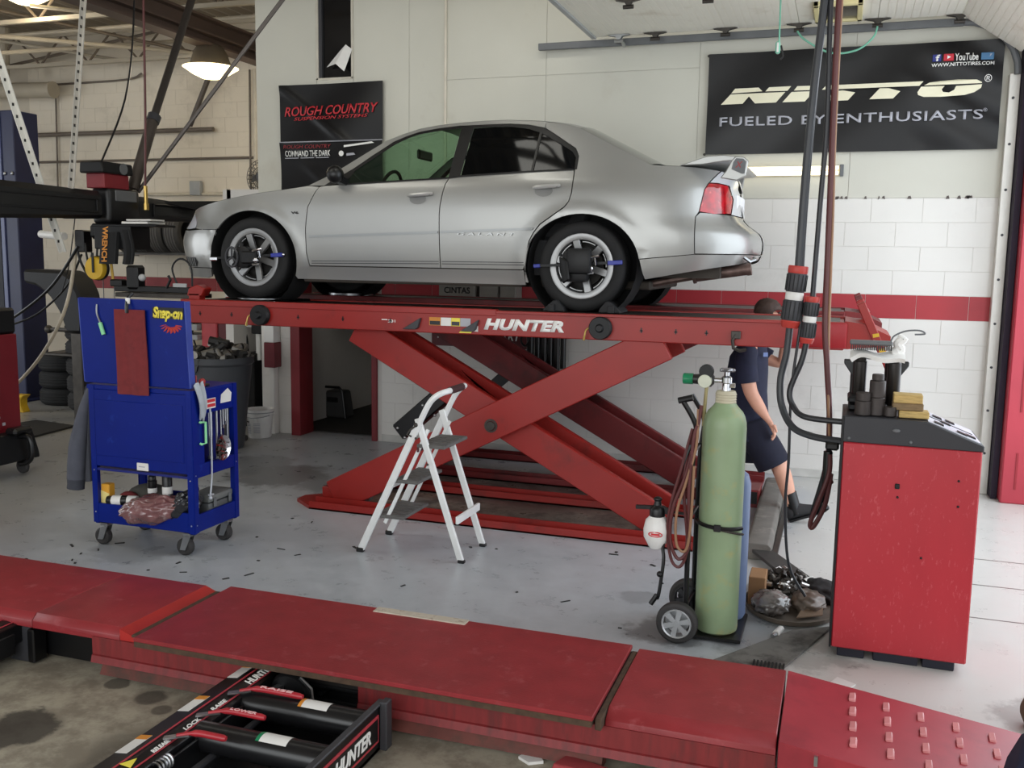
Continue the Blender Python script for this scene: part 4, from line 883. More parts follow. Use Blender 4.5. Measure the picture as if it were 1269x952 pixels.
# ======================= white step ladder =======================
lad=thing('step_ladder','white aluminium three-step folding ladder with grey treads','ladder',(-2.5,5.58,0))
bm_t=[]
for y in (5.37,5.79):
    s=1 if y<5.5 else -1
    # climbing rail from the foot up to the hand loop
    bm=B(); bar(bm,(-2.855,y,.02),(-2.455,y,.86),.022,.045,(0,0,1),.004); wpart('front_rail',bm,alu,lad)
    bm=B(); bar(bm,(-2.465,y+.02*s,.90),(-2.165,y+.02*s,.01),.022,.042,(0,0,1),.004); wpart('rear_rail',bm,alu,lad)
    bm=B(); box(bm,-2.885,-2.835,y-.016,y+.016,0,.03,.004); wpart('foot_cap',bm,black,lad); bm=B(); box(bm,-2.185,-2.14,y+.02*s-.015,y+.02*s+.015,0,.022,.004); wpart('foot_cap',bm,black,lad)
    bm=B(); bar(bm,(-2.70,y+.035*s,.20),(-2.40,y+.035*s,.83),.012,.022); wpart('link_bar',bm,alu,lad)
bm=B(); tube(bm,smooth([(-2.455,5.37,.85),(-2.385,5.37,.99),(-2.34,5.375,1.045),(-2.30,5.40,1.07),(-2.285,5.47,1.075),(-2.285,5.69,1.075),(-2.30,5.76,1.07),(-2.34,5.785,1.045),(-2.385,5.79,.99),(-2.455,5.79,.85)],4),.019,10); wpart('hand_loop',bm,alu,lad)
bm=B(); rod(bm,(-2.285,5.48,1.075),(-2.285,5.68,1.075),.024,12); wpart('loop_grip',bm,M('dark_maroon_grip',(60,34,36),.6),lad)
treadm=M('grey_tread',(96,94,92),.7,0,.15,12)
for x0,x1,z,n in ((-2.77,-2.56,.235,1),(-2.635,-2.46,.475,1),(-2.47,-2.28,.715,1)):
    bm=B(); box(bm,x0,x1,5.385,5.775,z,z+.022,.004); t=wpart('tread',bm,treadm,lad)
    bm=B()
    for k in range(6): box(bm,x0+.01,x1-.01,5.40+.062*k,5.43+.062*k,z+.022,z+.026)
    wpart('tread_ribs',bm,treadm,lad,parent=t)
    bm=B(); box(bm,x0,x0+.012,5.385,5.775,z-.03,z+.0,.003); wpart('tread_support',bm,M('maroon_strip',(84,40,44),.5) if z>.7 else alu,lad,parent=t)
bm=B(); bar(bm,(-2.195,5.39,.27),(-2.195,5.77,.27),.02,.05,(0,0,1),.004); wpart('rear_brace',bm,alu,lad)
bm=B(); tube(bm,[(-2.46,5.355,.86),(-2.50,5.35,.83),(-2.52,5.35,.80),(-2.49,5.35,.79)],.006,6); ball(bm,(-2.46,5.352,.865),.014); ball(bm,(-2.46,5.352,.78),.008); ball(bm,(-2.38,5.352,.62),.008); wpart('hinge_pin',bm,dksteel,lad)
# ======================= blue tool cart =======================
cart=thing('tool_cart','blue steel tool cart with raised lid and red cloth','tool cart',(-4.155,5.11,0))
x0,x1,y0,y1=-4.55,-3.765,4.88,5.345
def cpart(n,b,m=blue,**k): return wpart(n,b,m,cart,**k)
bm=B(); prism(bm,[(x0-.03,y0-.0,1.07),(x1-.005,y0-.0,1.07),(x1-.03,y0-.0,1.612),(x0-.055,y0-.0,1.615)],(0,.022,0),.004); lid=cpart('lid',bm)
bm=B(); prism(bm,[(x1-.008,y0+.001,1.075),(x1-.002,y0+.001,1.075),(x1-.026,y0+.001,1.61),(x1-.032,y0+.001,1.61)],(0,.05,0)); prism(bm,[(x0-.033,y0+.001,1.075),(x0-.027,y0+.001,1.075),(x0-.052,y0+.001,1.61),(x0-.058,y0+.001,1.61)],(0,.05,0)); cpart('lid_side_flange',bm,M('lid_edge_highlight',(60,78,160),.35),parent=lid)  # lighter blue paints the thin highlight along the lid edges
bm=B(); box(bm,x0-.02,x1,y0,y1,1.03,1.06,.004); cpart('top_tray',bm)
bm=B(); box(bm,x0+.04,x1-.04,y0-.003,y0+.015,.53,1.03,.003); fp=cpart('front_panel',bm)
bm=B(); box(bm,x0+.045,x1-.06,y0-.008,y0+.002,.60,.965,.003); cpart('panel_pressing',bm,parent=fp)
for x in (x0,x1-.04):
    for y in (y0,y1-.04):
        bm=B(); box(bm,x+.004,x+.036,y+.004,y+.036,.14,1.055,.004); box(bm,x if x<-4.2 else x+.036,x+.004 if x<-4.2 else x+.046,y+.0,y+.04,.15,1.06); box(bm,x,x+.042,y-.004 if y<5 else y+.036,y+.004 if y<5 else y+.044,.15,1.06); cpart('corner_post',bm)
bm=B(); box(bm,x0+.04,x1-.04,y0-.003,y0+.012,.152,.28,.003); box(bm,x0+.04,x1-.04,y1-.012,y1+.003,.152,.28,.003); box(bm,x1-.014,x1+.003,y0+.038,y1-.038,.152,.265,.003); box(bm,x0-.003,x0+.012,y0+.038,y1-.038,.152,.265,.003); box(bm,x0,x1,y0,y1,.19,.2); cpart('bottom_tray',bm)
bm=B(); box(bm,x1-.014,x1+.003,y0+.038,y1-.038,.90,1.05,.003); box(bm,x1-.014,x1+.003,y0+.038,y1-.038,.50,.585,.003); box(bm,x1-.014,x1+.001,y0+.038,y0+.12,.58,.905,.003); cpart('side_rail',bm)
bm=B(); box(bm,x1-.11,x1-.10,y0+.02,y1,.53,1.03); box(bm,x0,x1,y0,y1,.50,.515); cpart('inner_panel',bm,M('inner_blue',(10,26,112),.5))
bm=B()
for x,z in ((x0+.02,.50),(x1-.02,.49),(x1-.02,.20),(x0+.02,.22)): ball(bm,(x,y0-.002,z),.006)
for y,z in ((y0+.02,.52),(y1-.02,.53),(y0+.02,.2)): ball(bm,(x1+.002,y,z),.006)
cpart('rivet',bm,steel)
def castor(x,y,big):
    r=.055
    bm=lathe(B(),[(.02,-.022),(.045,-.026),(.055,-.018),(r+.003,0),(.055,.018),(.045,.026),(.02,.022)],(x,y,r),'Y',22); w=cpart('castor_wheel',bm,M('castor_rubber',(54,52,52),.7,0,.12,20))
    bm=B(); lathe(bm,[(0,-.024),(.022,-.022),(.022,.022),(0,.024)],(x,y,r),'Y',14); prism(bm,[(x-.022,y-.034,r-.018),(x+.020,y-.034,r-.018),(x+.06,y-.034,.13),(x+.006,y-.034,.13)],(0,.006,0),.002); prism(bm,[(x-.016,y+.026,r-.012),(x+.016,y+.026,r-.012),(x+.05,y+.026,.13),(x+.012,y+.026,.13)],(0,.004,0)); box(bm,x,x+.055,y-.03,y+.03,.128,.148,.003); cpart('castor_fork',bm,steel,parent=w)
for x,y in ((-4.50,4.905),(-3.855,4.905),(-3.83,5.27),(-4.47,5.27)): castor(x,y,1)
bm=B(); box(bm,-4.19,-4.10,y0-.006,y0+.0,.525,.575,.01); cpart('paper_label',bm,white); bm=box(B(),-4.172,-4.125,y0-.0068,y0-.005,.548,.555); cpart('label_line',bm,printgrey)
bm=prism(B(),[(x1+.003,5.17,.945),(x1+.003,5.28,.945),(x1+.003,5.29,1.0),(x1+.003,5.25,1.035),(x1+.003,5.18,1.0)],(.002,0,0)); cpart('white_sticker',bm,white)
bm=box(B(),x1+.002,x1+.004,5.03,5.12,.925,.99); st=cpart('warning_sticker',bm,white); bm=box(B(),x1+.0035,x1+.005,5.035,5.115,.935,.955); box(bm,x1+.0035,x1+.005,5.035,5.115,.965,.985); cpart('sticker_bar',bm,printred,parent=st)
# lettering on the lid
bm=box(B(),-4.03,-3.80,y0-.0035,y0,1.50,1.57); cpart('emblem_backing',bm,black,parent=lid)
bm=textfit('Snap-on',-4.025,-3.805,1.485,1.575,y0-.004,.001,.05,.18,.90,-.006); cpart('lettering',bm,yell,parent=lid,flat=True)
bm=B()
for k in range(9):
    a=PI*(k+.5)/9; prism(bm,[(-3.895+.04*math.cos(a+.2),y0-.003,1.465-.02*math.sin(a+.2)),(-3.895+.085*math.cos(a+.05),y0-.003,1.463-.055*math.sin(a)),(-3.895+.075*math.cos(a-.15),y0-.003,1.465-.045*math.sin(a-.1)),(-3.895+.035*math.cos(a-.25),y0-.003,1.467-.015*math.sin(a))],(0,.003,0))
cpart('emblem_flames',bm,M('flame_red',(190,50,36),.5),parent=lid)
bm=prism(B(),[(-4.22,y0-.003,1.285),(-4.20,y0-.003,1.285),(-4.20,y0-.003,1.31),(-4.205,y0-.003,1.32)],(0,.003,0)); cpart('white_chip',bm,white,parent=lid)
# things on and in the cart
bm=grid(B(),lambda u,v:Vector((-4.30+.232*u+.004*math.sin(5*v),y0-.018-.008*math.sin(PI*u)*(1-v)-.006*math.sin(11*u+2*v)*(.3+.7*(1-v)),1.015+.535*(v) )),18,20); thicken(bm,.006)
lone('shop_cloth',bm,rag,'red shop cloth hanging over the open lid of the blue cart','cloth')
bm=B(); tube(bm,smooth([(-4.20,y0-.03,1.53),(-4.20,y0-.03,1.57),(-4.205,y0-.01,1.62),(-4.195,y0+.02,1.65)],5),.011,8); tube(bm,[(-4.205,y0-.012,1.62),(-4.2,y0-.02,1.585)],.014,8,mat=1); lone('magnetic_hook',bm,[black,white],'black and white hook clipping the red cloth to the lid edge','hook')
sd=thing('trim_tool','thin trim tool with mint green handle stuck on the blue lid','hand tool',(-4.39,y0-.012,1.45))
bm=B(); tube(bm,smooth([(-4.45,y0-.008,1.575),(-4.45,y0-.012,1.52),(-4.425,y0-.012,1.46)],4),.005,6); wpart('shaft',bm,steel,sd); bm=B(); rod(bm,(-4.425,y0-.014,1.46),(-4.40,y0-.014,1.385),.013,10); wpart('handle',bm,lime,sd)
bm=B(); tube(bm,[(x1+.01,4.945,.72),(x1+.02,4.945,.715),(x1+.02,4.99,.715),(x1+.02,4.99,.85),(x1+.02,4.945,.855),(x1+.01,4.945,.855)],.008,6); lone('green_hook',bm,lime,'mint green handle loop on the side of the blue cart','hook')
for i,(y,z0,z1,r) in enumerate(((5.09,.60,.90,.004),(5.115,.57,.92,.007),(5.17,.57,.92,.008),(5.215,.72,.93,.005),(5.24,.78,.93,.005),(5.265,.80,.93,.004),(5.285,.53,.93,.006))):
    bm=B(); rod(bm,(x1-.03,y,z0),(x1-.03,y,z1),r,8); box(bm,x1-.04,x1-.02,y-r*1.8,y+r*1.8,z0-.012,z0+.012,.003); rod(bm,(x1-.03,y,z1),(x1-.03,y,z1+.02),r*1.6,8)
    lone('extension_bar',bm,steel,['thin steel rod nearest the front in the side rack of the blue cart','steel bar just behind the magnetic dish in the cart side rack','thick bright steel bar right of the dish in the cart side rack','first short steel tool to the right of the thick bar in the cart side rack','second short steel tool to the right of the thick bar in the cart side rack','third and shortest steel tool right of the thick bar in the cart side rack','long steel rod at the far back of the cart side rack'][i],'tool','steel tools in the cart side rack')
bm=B(); tube(bm,smooth([(x1+.015,5.045,.93),(x1+.015,5.05,.85),(x1+.015,5.05,.55),(x1+.012,5.045,.44),(x1+.01,5.03,.36)],5),.006,6); ball(bm,(x1+.01,5.035,.35),.012); box(bm,x1+.0,x1+.02,5.02,5.06,.365,.375,.002); lone('pry_tool',bm,M('pale_wire',(200,204,212),.4,.3),'long pale hooked tool hanging down the side of the blue cart','tool')
dish=thing('magnetic_dish','round chrome magnetic dish of screws on the cart side','dish',(x1+.02,5.14,.66))
bm=lathe(B(),[(0,.0),(.055,.0),(.08,.018),(.082,.02),(.055,.006),(0,.006)],(0,0,0),'X',28); mk('bowl',bm,chrome,dish); bm=B()
for i in range(16): ball(bm,(.014,random.uniform(-.04,.04),random.uniform(-.045,.045)),.010,.8,1.2,.9,6)
mk('screws',bm,dksteel,dish)['kind']='stuff'
bm=grid(B(),lambda u,v:Vector((x1+.005+.02*math.sin(PI*v)+.008*math.sin(6*u),4.90+.09*u*(1-.4*v)+.05*v,1.09-.22*v+.02*math.sin(8*u))),8,14); thicken(bm,.012); lone('grey_rag',bm,M('pale_grey_cloth',(176,182,188),.9,0,.1,12),'pale grey rag hanging from the corner of the blue cart top','rag')
bm=B(); box(bm,x1-.06,x1-.02,4.99,5.06,1.061,1.09,.008); rod(bm,(x1-.05,5.0,1.09),(x1-.05,5.0,1.14),.006,6); ball(bm,(x1-.035,5.04,1.10),.02,1,1.3,1); lone('air_ratchet',bm,M('red_tool',(170,60,60),.5),'small red tool on the top tray of the blue cart','hand tool')
bm=B()
for i in range(7): box(bm,x1-.09-.07*i,x1-.05-.07*i,5.1+.02*(i%3),5.14+.02*(i%3),1.061,1.075+.004*(i%2),.003)
lone('loose_sockets',bm,dksteel,'loose sockets and bits scattered on the top of the blue cart','sockets',kind='stuff')
# bottom shelf contents
def can(name,p,d,r,L_,m,m2,label,cat):
    p=Vector(p); d=Vector(d).normalized(); t=thing(name,label,cat,p); 
    rot=Vector((0,0,1)).rotation_difference(d).to_matrix().to_4x4()
    bm=lathe(B(),[(0,0),(r*.94,0),(r,.004),(r,L_*.80),(r*.8,L_*.84)],(0,0,0),'Z',18); bm.transform(rot); mk('can_body',bm,m,t)
    bm=lathe(B(),[(r*.84,L_*.82),(r*.84,L_*.97),(r*.75,L_),(0,L_)],(0,0,0),'Z',18); bm.transform(rot); mk('cap',bm,m2,t)
    bm=lathe(B(),[(r*1.01,L_*.3),(r*1.01,L_*.5)],(0,0,0),'Z',18); bm.transform(rot); mk('label_band',bm,white if m is not white else black,t); return t
can('spray_can',(-4.06,5.0,.285),(0,0,1),.032,.24,black,white,'upright black spray can on the bottom shelf of the blue cart','spray can')
can('spray_can',(-4.22,5.05,.29),(.0,0,1),.03,.16,black,black,'shorter black bottle upright on the cart bottom shelf','bottle')
can('spray_can',(-3.98,5.02,.27),(.55,-.1,.55),.03,.21,grey,black,'grey spray can tilted right on the cart bottom shelf','spray can')
can('spray_can',(-4.26,4.95,.30),(-.9,-.25,.0),.034,.20,white,black,'white spray can lying down at the left of the cart bottom shelf','spray can')
bm=box(B(),-4.515,-4.45,4.91,4.97,.201,.40,.006); prism(bm,[(-4.517,4.909,.25),(-4.448,4.909,.25),(-4.448,4.909,.34),(-4.517,4.909,.36)],(0,.002,0),mat=1); lone('oil_bottle',bm,[M('amber_yellow',(222,160,50),.5),M('pale_yellow_label',(240,220,140),.5)],'yellow bottle in the left front corner of the cart bottom shelf','bottle')
bm=B(); ball(bm,(-4.3,5.12,.29),.14,1.15,.8,.6,16); lone('dark_bundle',bm,M('olive_dark_cloth',(74,72,66),.9,0,.15,14),'dark cloth bundle at the back left of the cart bottom shelf','cloth')
bm=B(); ball(bm,(-4.36,4.99,.29),.07,1.1,.8,.8,12); lone('red_bundle',bm,rag,'small dark red rag bundle beside the yellow bottle','rag')
bm=bmesh.new(); bmesh.ops.create_icosphere(bm,subdivisions=5,radius=1)
rnd=random.Random(3); wv=[(Vector((rnd.uniform(-1,1),rnd.uniform(-1,1),rnd.uniform(-1,1)))*rnd.uniform(4,14),rnd.uniform(0,6)) for _ in range(14)]
for v in bm.verts:
    c=v.co.copy(); d=1+sum(.020*(1-abs(math.sin(c.dot(k)*.6+p_))*2) for k,p_ in wv); c*=d
    v.co=Vector((-4.11+.25*c.x,4.915+.13*c.y,.265+.105*c.z+.035*c.x))
lone('plastic_bag',bm,M('pinkish_clear_bag',(124,82,82),.25,0,.25,12,(186,160,158),.22,14,coat=.7),'pinkish clear plastic bag stuffed with rags bulging over the shelf edge','plastic bag',sharp=180)
bm=bmesh.new(); bmesh.ops.create_icosphere(bm,subdivisions=4,radius=1)
for v in bm.verts:
    c=v.co.copy(); d=1+sum(.035*math.sin(c.dot(k)+p_) for k,p_ in wv); c*=d; v.co=Vector((-3.88+.10*c.x,4.945+.09*c.y,.31+.09*c.z+.05*c.x))
lone('plastic_bag',bm,M('black_bag_film',(36,36,40),.25,0,.3,20,coat=.4),'black plastic bag crumpled behind the right corner post of the cart','plastic bag')
tc=thing('tool_case','grey moulded tool case on the right of the cart bottom shelf','tool case',(-3.88,5.2,.201))
bm=box(B(),-3.96,-3.79,5.06,5.33,.205,.30,.015,2); wpart('case_body',bm,M('case_grey',(86,88,90),.5),tc); bm=box(B(),-3.965,-3.785,5.055,5.33,.303,.35,.015,2); wpart('case_lid',bm,M('case_grey_light',(112,114,112),.5),tc); bm=B(); box(bm,-3.785,-3.775,5.10,5.13,.27,.33,.004); box(bm,-3.785,-3.775,5.26,5.29,.27,.33,.004); wpart('catch',bm,grey,tc)
# charcoal jacket hung at the cart's left
jk=thing('jacket','charcoal jacket hanging from the left end of the blue cart','jacket',(-4.66,5.05,.4))
bm=B()
def jf(u,v):
    z=1.02-.60*v; return Vector((-4.64-.02*v+.15*(u-.5)*(1+.4*v)*1.0,4.99+.09*math.cos(u*PI)*(.5+.5*v)+.012*math.sin(9*u+3*v),z-.02*math.sin(PI*u)))
grid(bm,jf,12,14); thicken(bm,.03); wpart('jacket_body',bm,jacketm,jk)
bm=B(); tube(bm,smooth([(-4.59,4.95,1.04),(-4.63,4.93,.90),(-4.675,4.915,.70),(-4.695,4.905,.52),(-4.70,4.90,.42)],5),[.02+.0035*k for k in range(13)]+[.062]*8,12); wpart('sleeve',bm,M('charcoal_sleeve',(80,82,92),.95,0,.1,14,bump=.2,bscale=200),jk)
bm=B(); tube(bm,[(-4.70,4.90,.435),(-4.705,4.898,.38),(-4.708,4.897,.355)],[.06,.055,.056],12); wpart('cuff',bm,jacketm,jk)
bm=grid(B(),lambda u,v:Vector((-4.52+.30*u,5.36+.01*math.sin(7*u),.54-.15*v*(1-u)**.7-.01)),10,6); thicken(bm,.02); wpart('jacket_tail',bm,jacketm,jk)
# ======================= person =======================
def skinned(V,E,root=0,lev=2):
    """V: list of (x,y,z,rx[,ry]); grows one continuous surface along the bones"""
    me=bpy.data.meshes.new('bones'); me.from_pydata([v[:3] for v in V],E,[]); o=bpy.data.objects.new('bones',me); COL.objects.link(o)
    md=o.modifiers.new('skin','SKIN'); md.use_smooth_shade=True; md.branch_smoothing=.4
    for i,v in enumerate(V):
        d=me.skin_vertices[0].data[i]; d.radius=(v[3],v[4] if len(v)>4 else v[3]); d.use_root=(i==root)
    sb=o.modifiers.new('sub','SUBSURF'); sb.levels=lev; sb.render_levels=lev
    dg=bpy.context.evaluated_depsgraph_get(); dg.update(); m2=bpy.data.meshes.new_from_object(o.evaluated_get(dg)); bm=B(); bm.from_mesh(m2)
    bpy.data.objects.remove(o); bpy.data.meshes.remove(me); bpy.data.meshes.remove(m2); return bm
per=thing('person','person in navy shirt and shorts walking behind the green cylinder, one hand at the face','person',(-.5,7.3,0))
V=[];E=[]
def bone(x,y,z,r,prev=None,r2=None):
    V.append((x,y,z,r,r2 or r)); i=len(V)-1
    if prev is not None: E.append((prev,i))
    return i
pel=bone(-.60,7.3,.82,.10); bel=bone(-.62,7.3,.98,.10,pel); che=bone(-.625,7.3,1.14,.10,bel); upc=bone(-.61,7.3,1.25,.085,che); nek=bone(-.565,7.3,1.37,.052,upc); jw=bone(-.525,7.3,1.43,.060,nek); hd1=bone(-.50,7.3,1.50,.082,jw); hd2=bone(-.492,7.3,1.56,.072,hd1)
# near arm, hanging and slightly forward
s1=bone(-.63,7.12,1.26,.070,upc); u1=bone(-.625,7.06,1.12,.064,s1); e1=bone(-.585,7.045,.965,.054,u1); f1=bone(-.52,7.06,.86,.050,e1); w1=bone(-.462,7.09,.775,.027,f1); p1=bone(-.437,7.09,.735,.032,w1,.02); k1=bone(-.42,7.09,.705,.030,p1,.016)
for i,(dy,l,b_) in enumerate(((-.024,.062,.012),(-.008,.072,.010),(.009,.066,.012),(.024,.052,.016))):
    a=bone(-.413+.002*i,7.09+dy,.690,.0095,k1); b2=bone(-.405+.004,7.09+dy*1.1,.690-l*.5,.009,a); bone(-.412-b_,7.09+dy*1.1,.690-l,.0078,b2)
t1=bone(-.412,7.065,.735,.012,p1); t2=bone(-.395,7.055,.708,.010,t1); bone(-.388,7.055,.682,.0085,t2)
# far arm, bent up to the face
s2=bone(-.62,7.47,1.26,.060,upc); u2=bone(-.52,7.50,1.17,.050,s2); e2=bone(-.40,7.48,1.14,.044,u2); f2=bone(-.385,7.44,1.24,.040,e2); w2=bone(-.385,7.40,1.34,.027,f2); p2=bone(-.39,7.385,1.385,.030,w2,.02)
for i,dx in enumerate((-.022,-.007,.008,.022)):
    a=bone(-.392+dx,7.375,1.42,.0095,p2); b2=bone(-.398+dx,7.36,1.447,.009,a); bone(-.41+dx,7.345,1.462,.008,b2)
t1=bone(-.42,7.37,1.395,.011,p2); bone(-.43,7.355,1.42,.009,t1)
# near leg stepping forward, far leg pushing off behind
h1=bone(-.58,7.21,.74,.075,pel); m1=bone(-.48,7.20,.58,.07,h1); kn=bone(-.375,7.20,.44,.068,m1); ca=bone(-.325,7.20,.32,.068,kn); an=bone(-.262,7.20,.12,.044,ca); bone(-.225,7.20,.085,.034,an)
h2=bone(-.62,7.39,.74,.075,pel); m2=bone(-.64,7.39,.58,.078,h2); kn2=bone(-.66,7.39,.44,.058,m2); ca2=bone(-.76,7.39,.31,.056,kn2); an2=bone(-.86,7.39,.14,.036,ca2); bone(-.85,7.39,.07,.034,an2)
body=wpart('body',skinned(V,E),skin,per,sharp=180)
bm=B(); ball(bm,(-.398,7.3,1.515),.02,1.1,.75,1.2,8); ball(bm,(-.51,7.222,1.515),.026,.75,.45,1.15,8); ball(bm,(-.51,7.378,1.515),.026,.75,.45,1.15,8); wpart('nose_and_ears',bm,skin,per,parent=body)
bm=B(); 
for s in (-1,1): ball(bm,(-.425,7.3+s*.033,1.535),.012,.7,1,.7,8)
wpart('eyes',bm,M('eye_dark',(50,40,36),.3),per,parent=body)
bm=B(); ball(bm,(-.425,7.3,1.455),.018,.5,1.4,.35,8); wpart('mouth',bm,M('lip',(170,96,88),.5),per,parent=body)
bm=bmesh.new(); bmesh.ops.create_icosphere(bm,subdivisions=4,radius=1)
for v in bm.verts:
    c=v.co; d=1+.035*math.sin(23*c.x+9*c.z)*math.sin(19*c.y)+.02*math.sin(41*c.z+13*c.x); v.co=Vector((-.512+.098*c.x*d,7.3+.094*c.y*d,1.557+.085*c.z*d))
bmesh.ops.delete(bm,geom=[v for v in bm.verts if v.co.z<1.50 or (v.co.x>-.455 and v.co.z<1.555)],context='VERTS'); thicken(bm,.012); wpart('hair',bm,hairm,per,sharp=180)
def loftz(secs,n=20):
    bm=B(); R=[[bm.verts.new((c+rx*math.cos(2*PI*k/n),7.3+ry*math.sin(2*PI*k/n),z+(.012*math.sin(6*PI*k/n) if i==0 else 0))) for k in range(n)] for i,(z,c,rx,ry) in enumerate(secs)]
    for q,w in zip(R[:-1],R[1:]):
        for k in range(n): bm.faces.new((q[k],q[(k+1)%n],w[(k+1)%n],w[k]))
    bm.faces.new(R[-1]); bm.faces.new(list(reversed(R[0]))); return bm
bm=loftz(((.585,-.60,.150,.205),(.66,-.605,.150,.20),(.80,-.612,.142,.19),(.95,-.625,.140,.185),(1.10,-.635,.150,.20),(1.20,-.63,.140,.205),(1.27,-.615,.112,.17),(1.32,-.595,.080,.10),(1.355,-.575,.062,.066)))
tube(bm,smooth([(-.63,7.16,1.265),(-.632,7.09,1.20),(-.622,7.065,1.10),(-.612,7.06,1.035)],4),[.06]+[.078]*3+[.080]*4+[.082]*5,14); tube(bm,smooth([(-.62,7.44,1.265),(-.57,7.50,1.21),(-.50,7.50,1.17)],4),[.06]+[.075]*8,14)
wpart('shirt',bm,navyc,per,sharp=120)
bm=B(); 
for z0 in (1.27,):
    prism(bm,[(-.515,7.155,1.22),(-.485,7.175,1.22),(-.485,7.175,1.25),(-.515,7.155,1.25)],(0,-.004,0))
wpart('name_patch',bm,M('pale_blue_patch',(120,140,190),.7),per)
bm=loftz(((.60,-.595,.135,.185),(.70,-.60,.140,.19),(.80,-.60,.13,.18)))
tube(bm,smooth([(-.575,7.21,.74),(-.53,7.205,.62),(-.46,7.20,.51),(-.405,7.20,.415)],4),[.115]*2+[.122]*4+[.126]*7,16); tube(bm,smooth([(-.62,7.39,.74),(-.635,7.39,.6),(-.655,7.39,.40)],4),[.115]*2+[.122]*7,16)
wpart('shorts',bm,M('navy_shorts',(24,26,44),.9,0,.12,20),per,sharp=120)
def shoe(hx,hy,hz,ang,nm):
    m=Matrix.Translation((hx,hy,hz))@Matrix.Rotation(-ang,4,'Y')
    bm=B(); n=14; R=[]
    for x,h,w in ((-.055,.07,.022),(-.045,.10,.036),(0,.115,.044),(.045,.11,.044),(.085,.088,.045),(.14,.066,.048),(.19,.054,.046),(.23,.042,.036),(.25,.03,.02)):
        R.append([bm.verts.new((x,w*math.cos(2*PI*k/n),.012+max(0,h*(.5+.5*math.sin(2*PI*k/n))))) for k in range(n)])
    for q,w_ in zip(R[:-1],R[1:]):
        for k in range(n): bm.faces.new((q[k],q[(k+1)%n],w_[(k+1)%n],w_[k]))
    bm.faces.new(R[-1]); bm.faces.new(list(reversed(R[0]))); bmesh.ops.recalc_face_normals(bm,faces=bm.faces[:])
    bm.transform(m); o=wpart('shoe',bm,M('shoe_grey_black',(50,50,52),.7),per,sharp=180)
    bm=B(); prism(bm,[(-.045,-.043,0),(.1,-.043,0),(.22,-.040,.005),(.255,-.03,.02),(.22,-.043,.02),(-.048,-.043,.018)],(0,.086,0),.004); bm.transform(m); wpart('sole',bm,satin,per,parent=o)
shoe(-.225,7.20,.015,math.radians(22),'a'); shoe(-.86,7.39,.055,math.radians(-28),'b')
bm=B(); tube(bm,[(-.222,7.20,.06),(-.245,7.20,.11),(-.285,7.20,.215)],[.046,.046,.052],14); wpart('sock',bm,black,per); bm=B(); tube(bm,[(-.85,7.39,.10),(-.86,7.39,.14),(-.80,7.39,.235)],[.044,.044,.05],14); wpart('sock',bm,black,per)

# ======================= hanging leads at the right =======================
def conn(name,label,top_,bot,slim):
    top_=Vector(top_);bot=Vector(bot); t=thing(name,label,'connector',bot); d=bot-top_; L_=d.length; rot=Vector((0,0,-1)).rotation_difference(d.normalized()).to_matrix().to_4x4(); r=.050 if not slim else .037
    def seg(a,c,r0,r1,n,m):
        bm=lathe(B(),[(0,-a*L_),(r0*.95,-a*L_),(r0,-a*L_-.006),(r1,-c*L_+.006),(r1*.95,-c*L_),(0,-c*L_)],(0,0,0),'Z',20)
        bm.transform(Matrix.Translation(top_-bot)@rot); return mk(n,bm,m,t)
    R=M('connector_red',(190,62,54),.45)
    seg(0,.12,r,r,'red_collar',R); g=seg(.12,.42,r,r*.95,'ribbed_grip',dkgrey); seg(.42,.55,r*.9,r*.9,'white_coupling',white); seg(.55,.88,r*1.0,r,'ribbed_grip',dkgrey); seg(.88,1,r,r*.85,'red_collar',R)
    for h0,h1 in ((.14,.40),(.57,.86)):
        bm=B()
        for k in range(14):
            a=k*PI/7; rod(bm,(r*math.cos(a),r*math.sin(a),-h0*L_),(r*math.cos(a),r*math.sin(a),-h1*L_),.003,5)
        bm.transform(Matrix.Translation(top_-bot)@rot); mk('grip_rib',bm,satin,t)
    return t
def lead(name,pts,r,m,label,k=8): return lone(name,tube(B(),smooth(pts,k),r,10),m,label,'cable')
YC=5.1
def cw(x,z,k=YC/5.5): return (x*k,YC,1.9+(z-1.9)*k)
conn('cable_connector','larger black and red cable connector hanging at the left of the pair',cw(-.232,1.885),cw(-.262,1.545),False)
conn('cable_connector','slimmer black and red cable connector hanging at the right of the pair',cw(-.150,1.72),cw(-.170,1.462),True)
lead('power_cable',[cw(-.150,3.9),cw(-.173,3.278),cw(-.20,2.867),cw(-.219,2.446),cw(-.232,1.88)],.020,M('cable_black_sheath',(52,54,58),.4),'thick black cable coming down to the larger connector')
lead('power_cable',[cw(-.13,3.9),cw(-.141,3.275),cw(-.127,2.655),cw(-.138,2.2),cw(-.150,1.715)],.013,M('cable_dark',(40,40,44),.4),'thinner black cable coming down to the slimmer connector')
lead('power_cable',[cw(-.12,3.9),cw(-.185,2.9),cw(-.205,2.3),cw(-.21,1.9),cw(-.205,1.6),cw(-.235,1.2),cw(-.23,.8),cw(-.235,.55),cw(-.20,.2),cw(-.10,.02)],.0075,MATS['cable_dark'],'thin black cord falling past both connectors to the floor')
lead('power_cable',[cw(-.262,1.55),cw(-.272,1.40),(-.275,5.1,1.30),(-.262,5.08,1.17),(-.20,5.02,1.07),(-.10,4.98,1.035),(.04,4.95,1.025)],.018,MATS['cable_black_sheath'],'thick black cable looping from the larger connector into the red cabinet')
lead('power_cable',[cw(-.170,1.465),cw(-.19,1.36),(-.225,5.1,1.25),(-.205,5.08,1.17),(-.14,5.02,1.125),(.04,4.97,1.12)],.015,MATS['cable_dark'],'thinner black cable looping from the slimmer connector into the red cabinet')
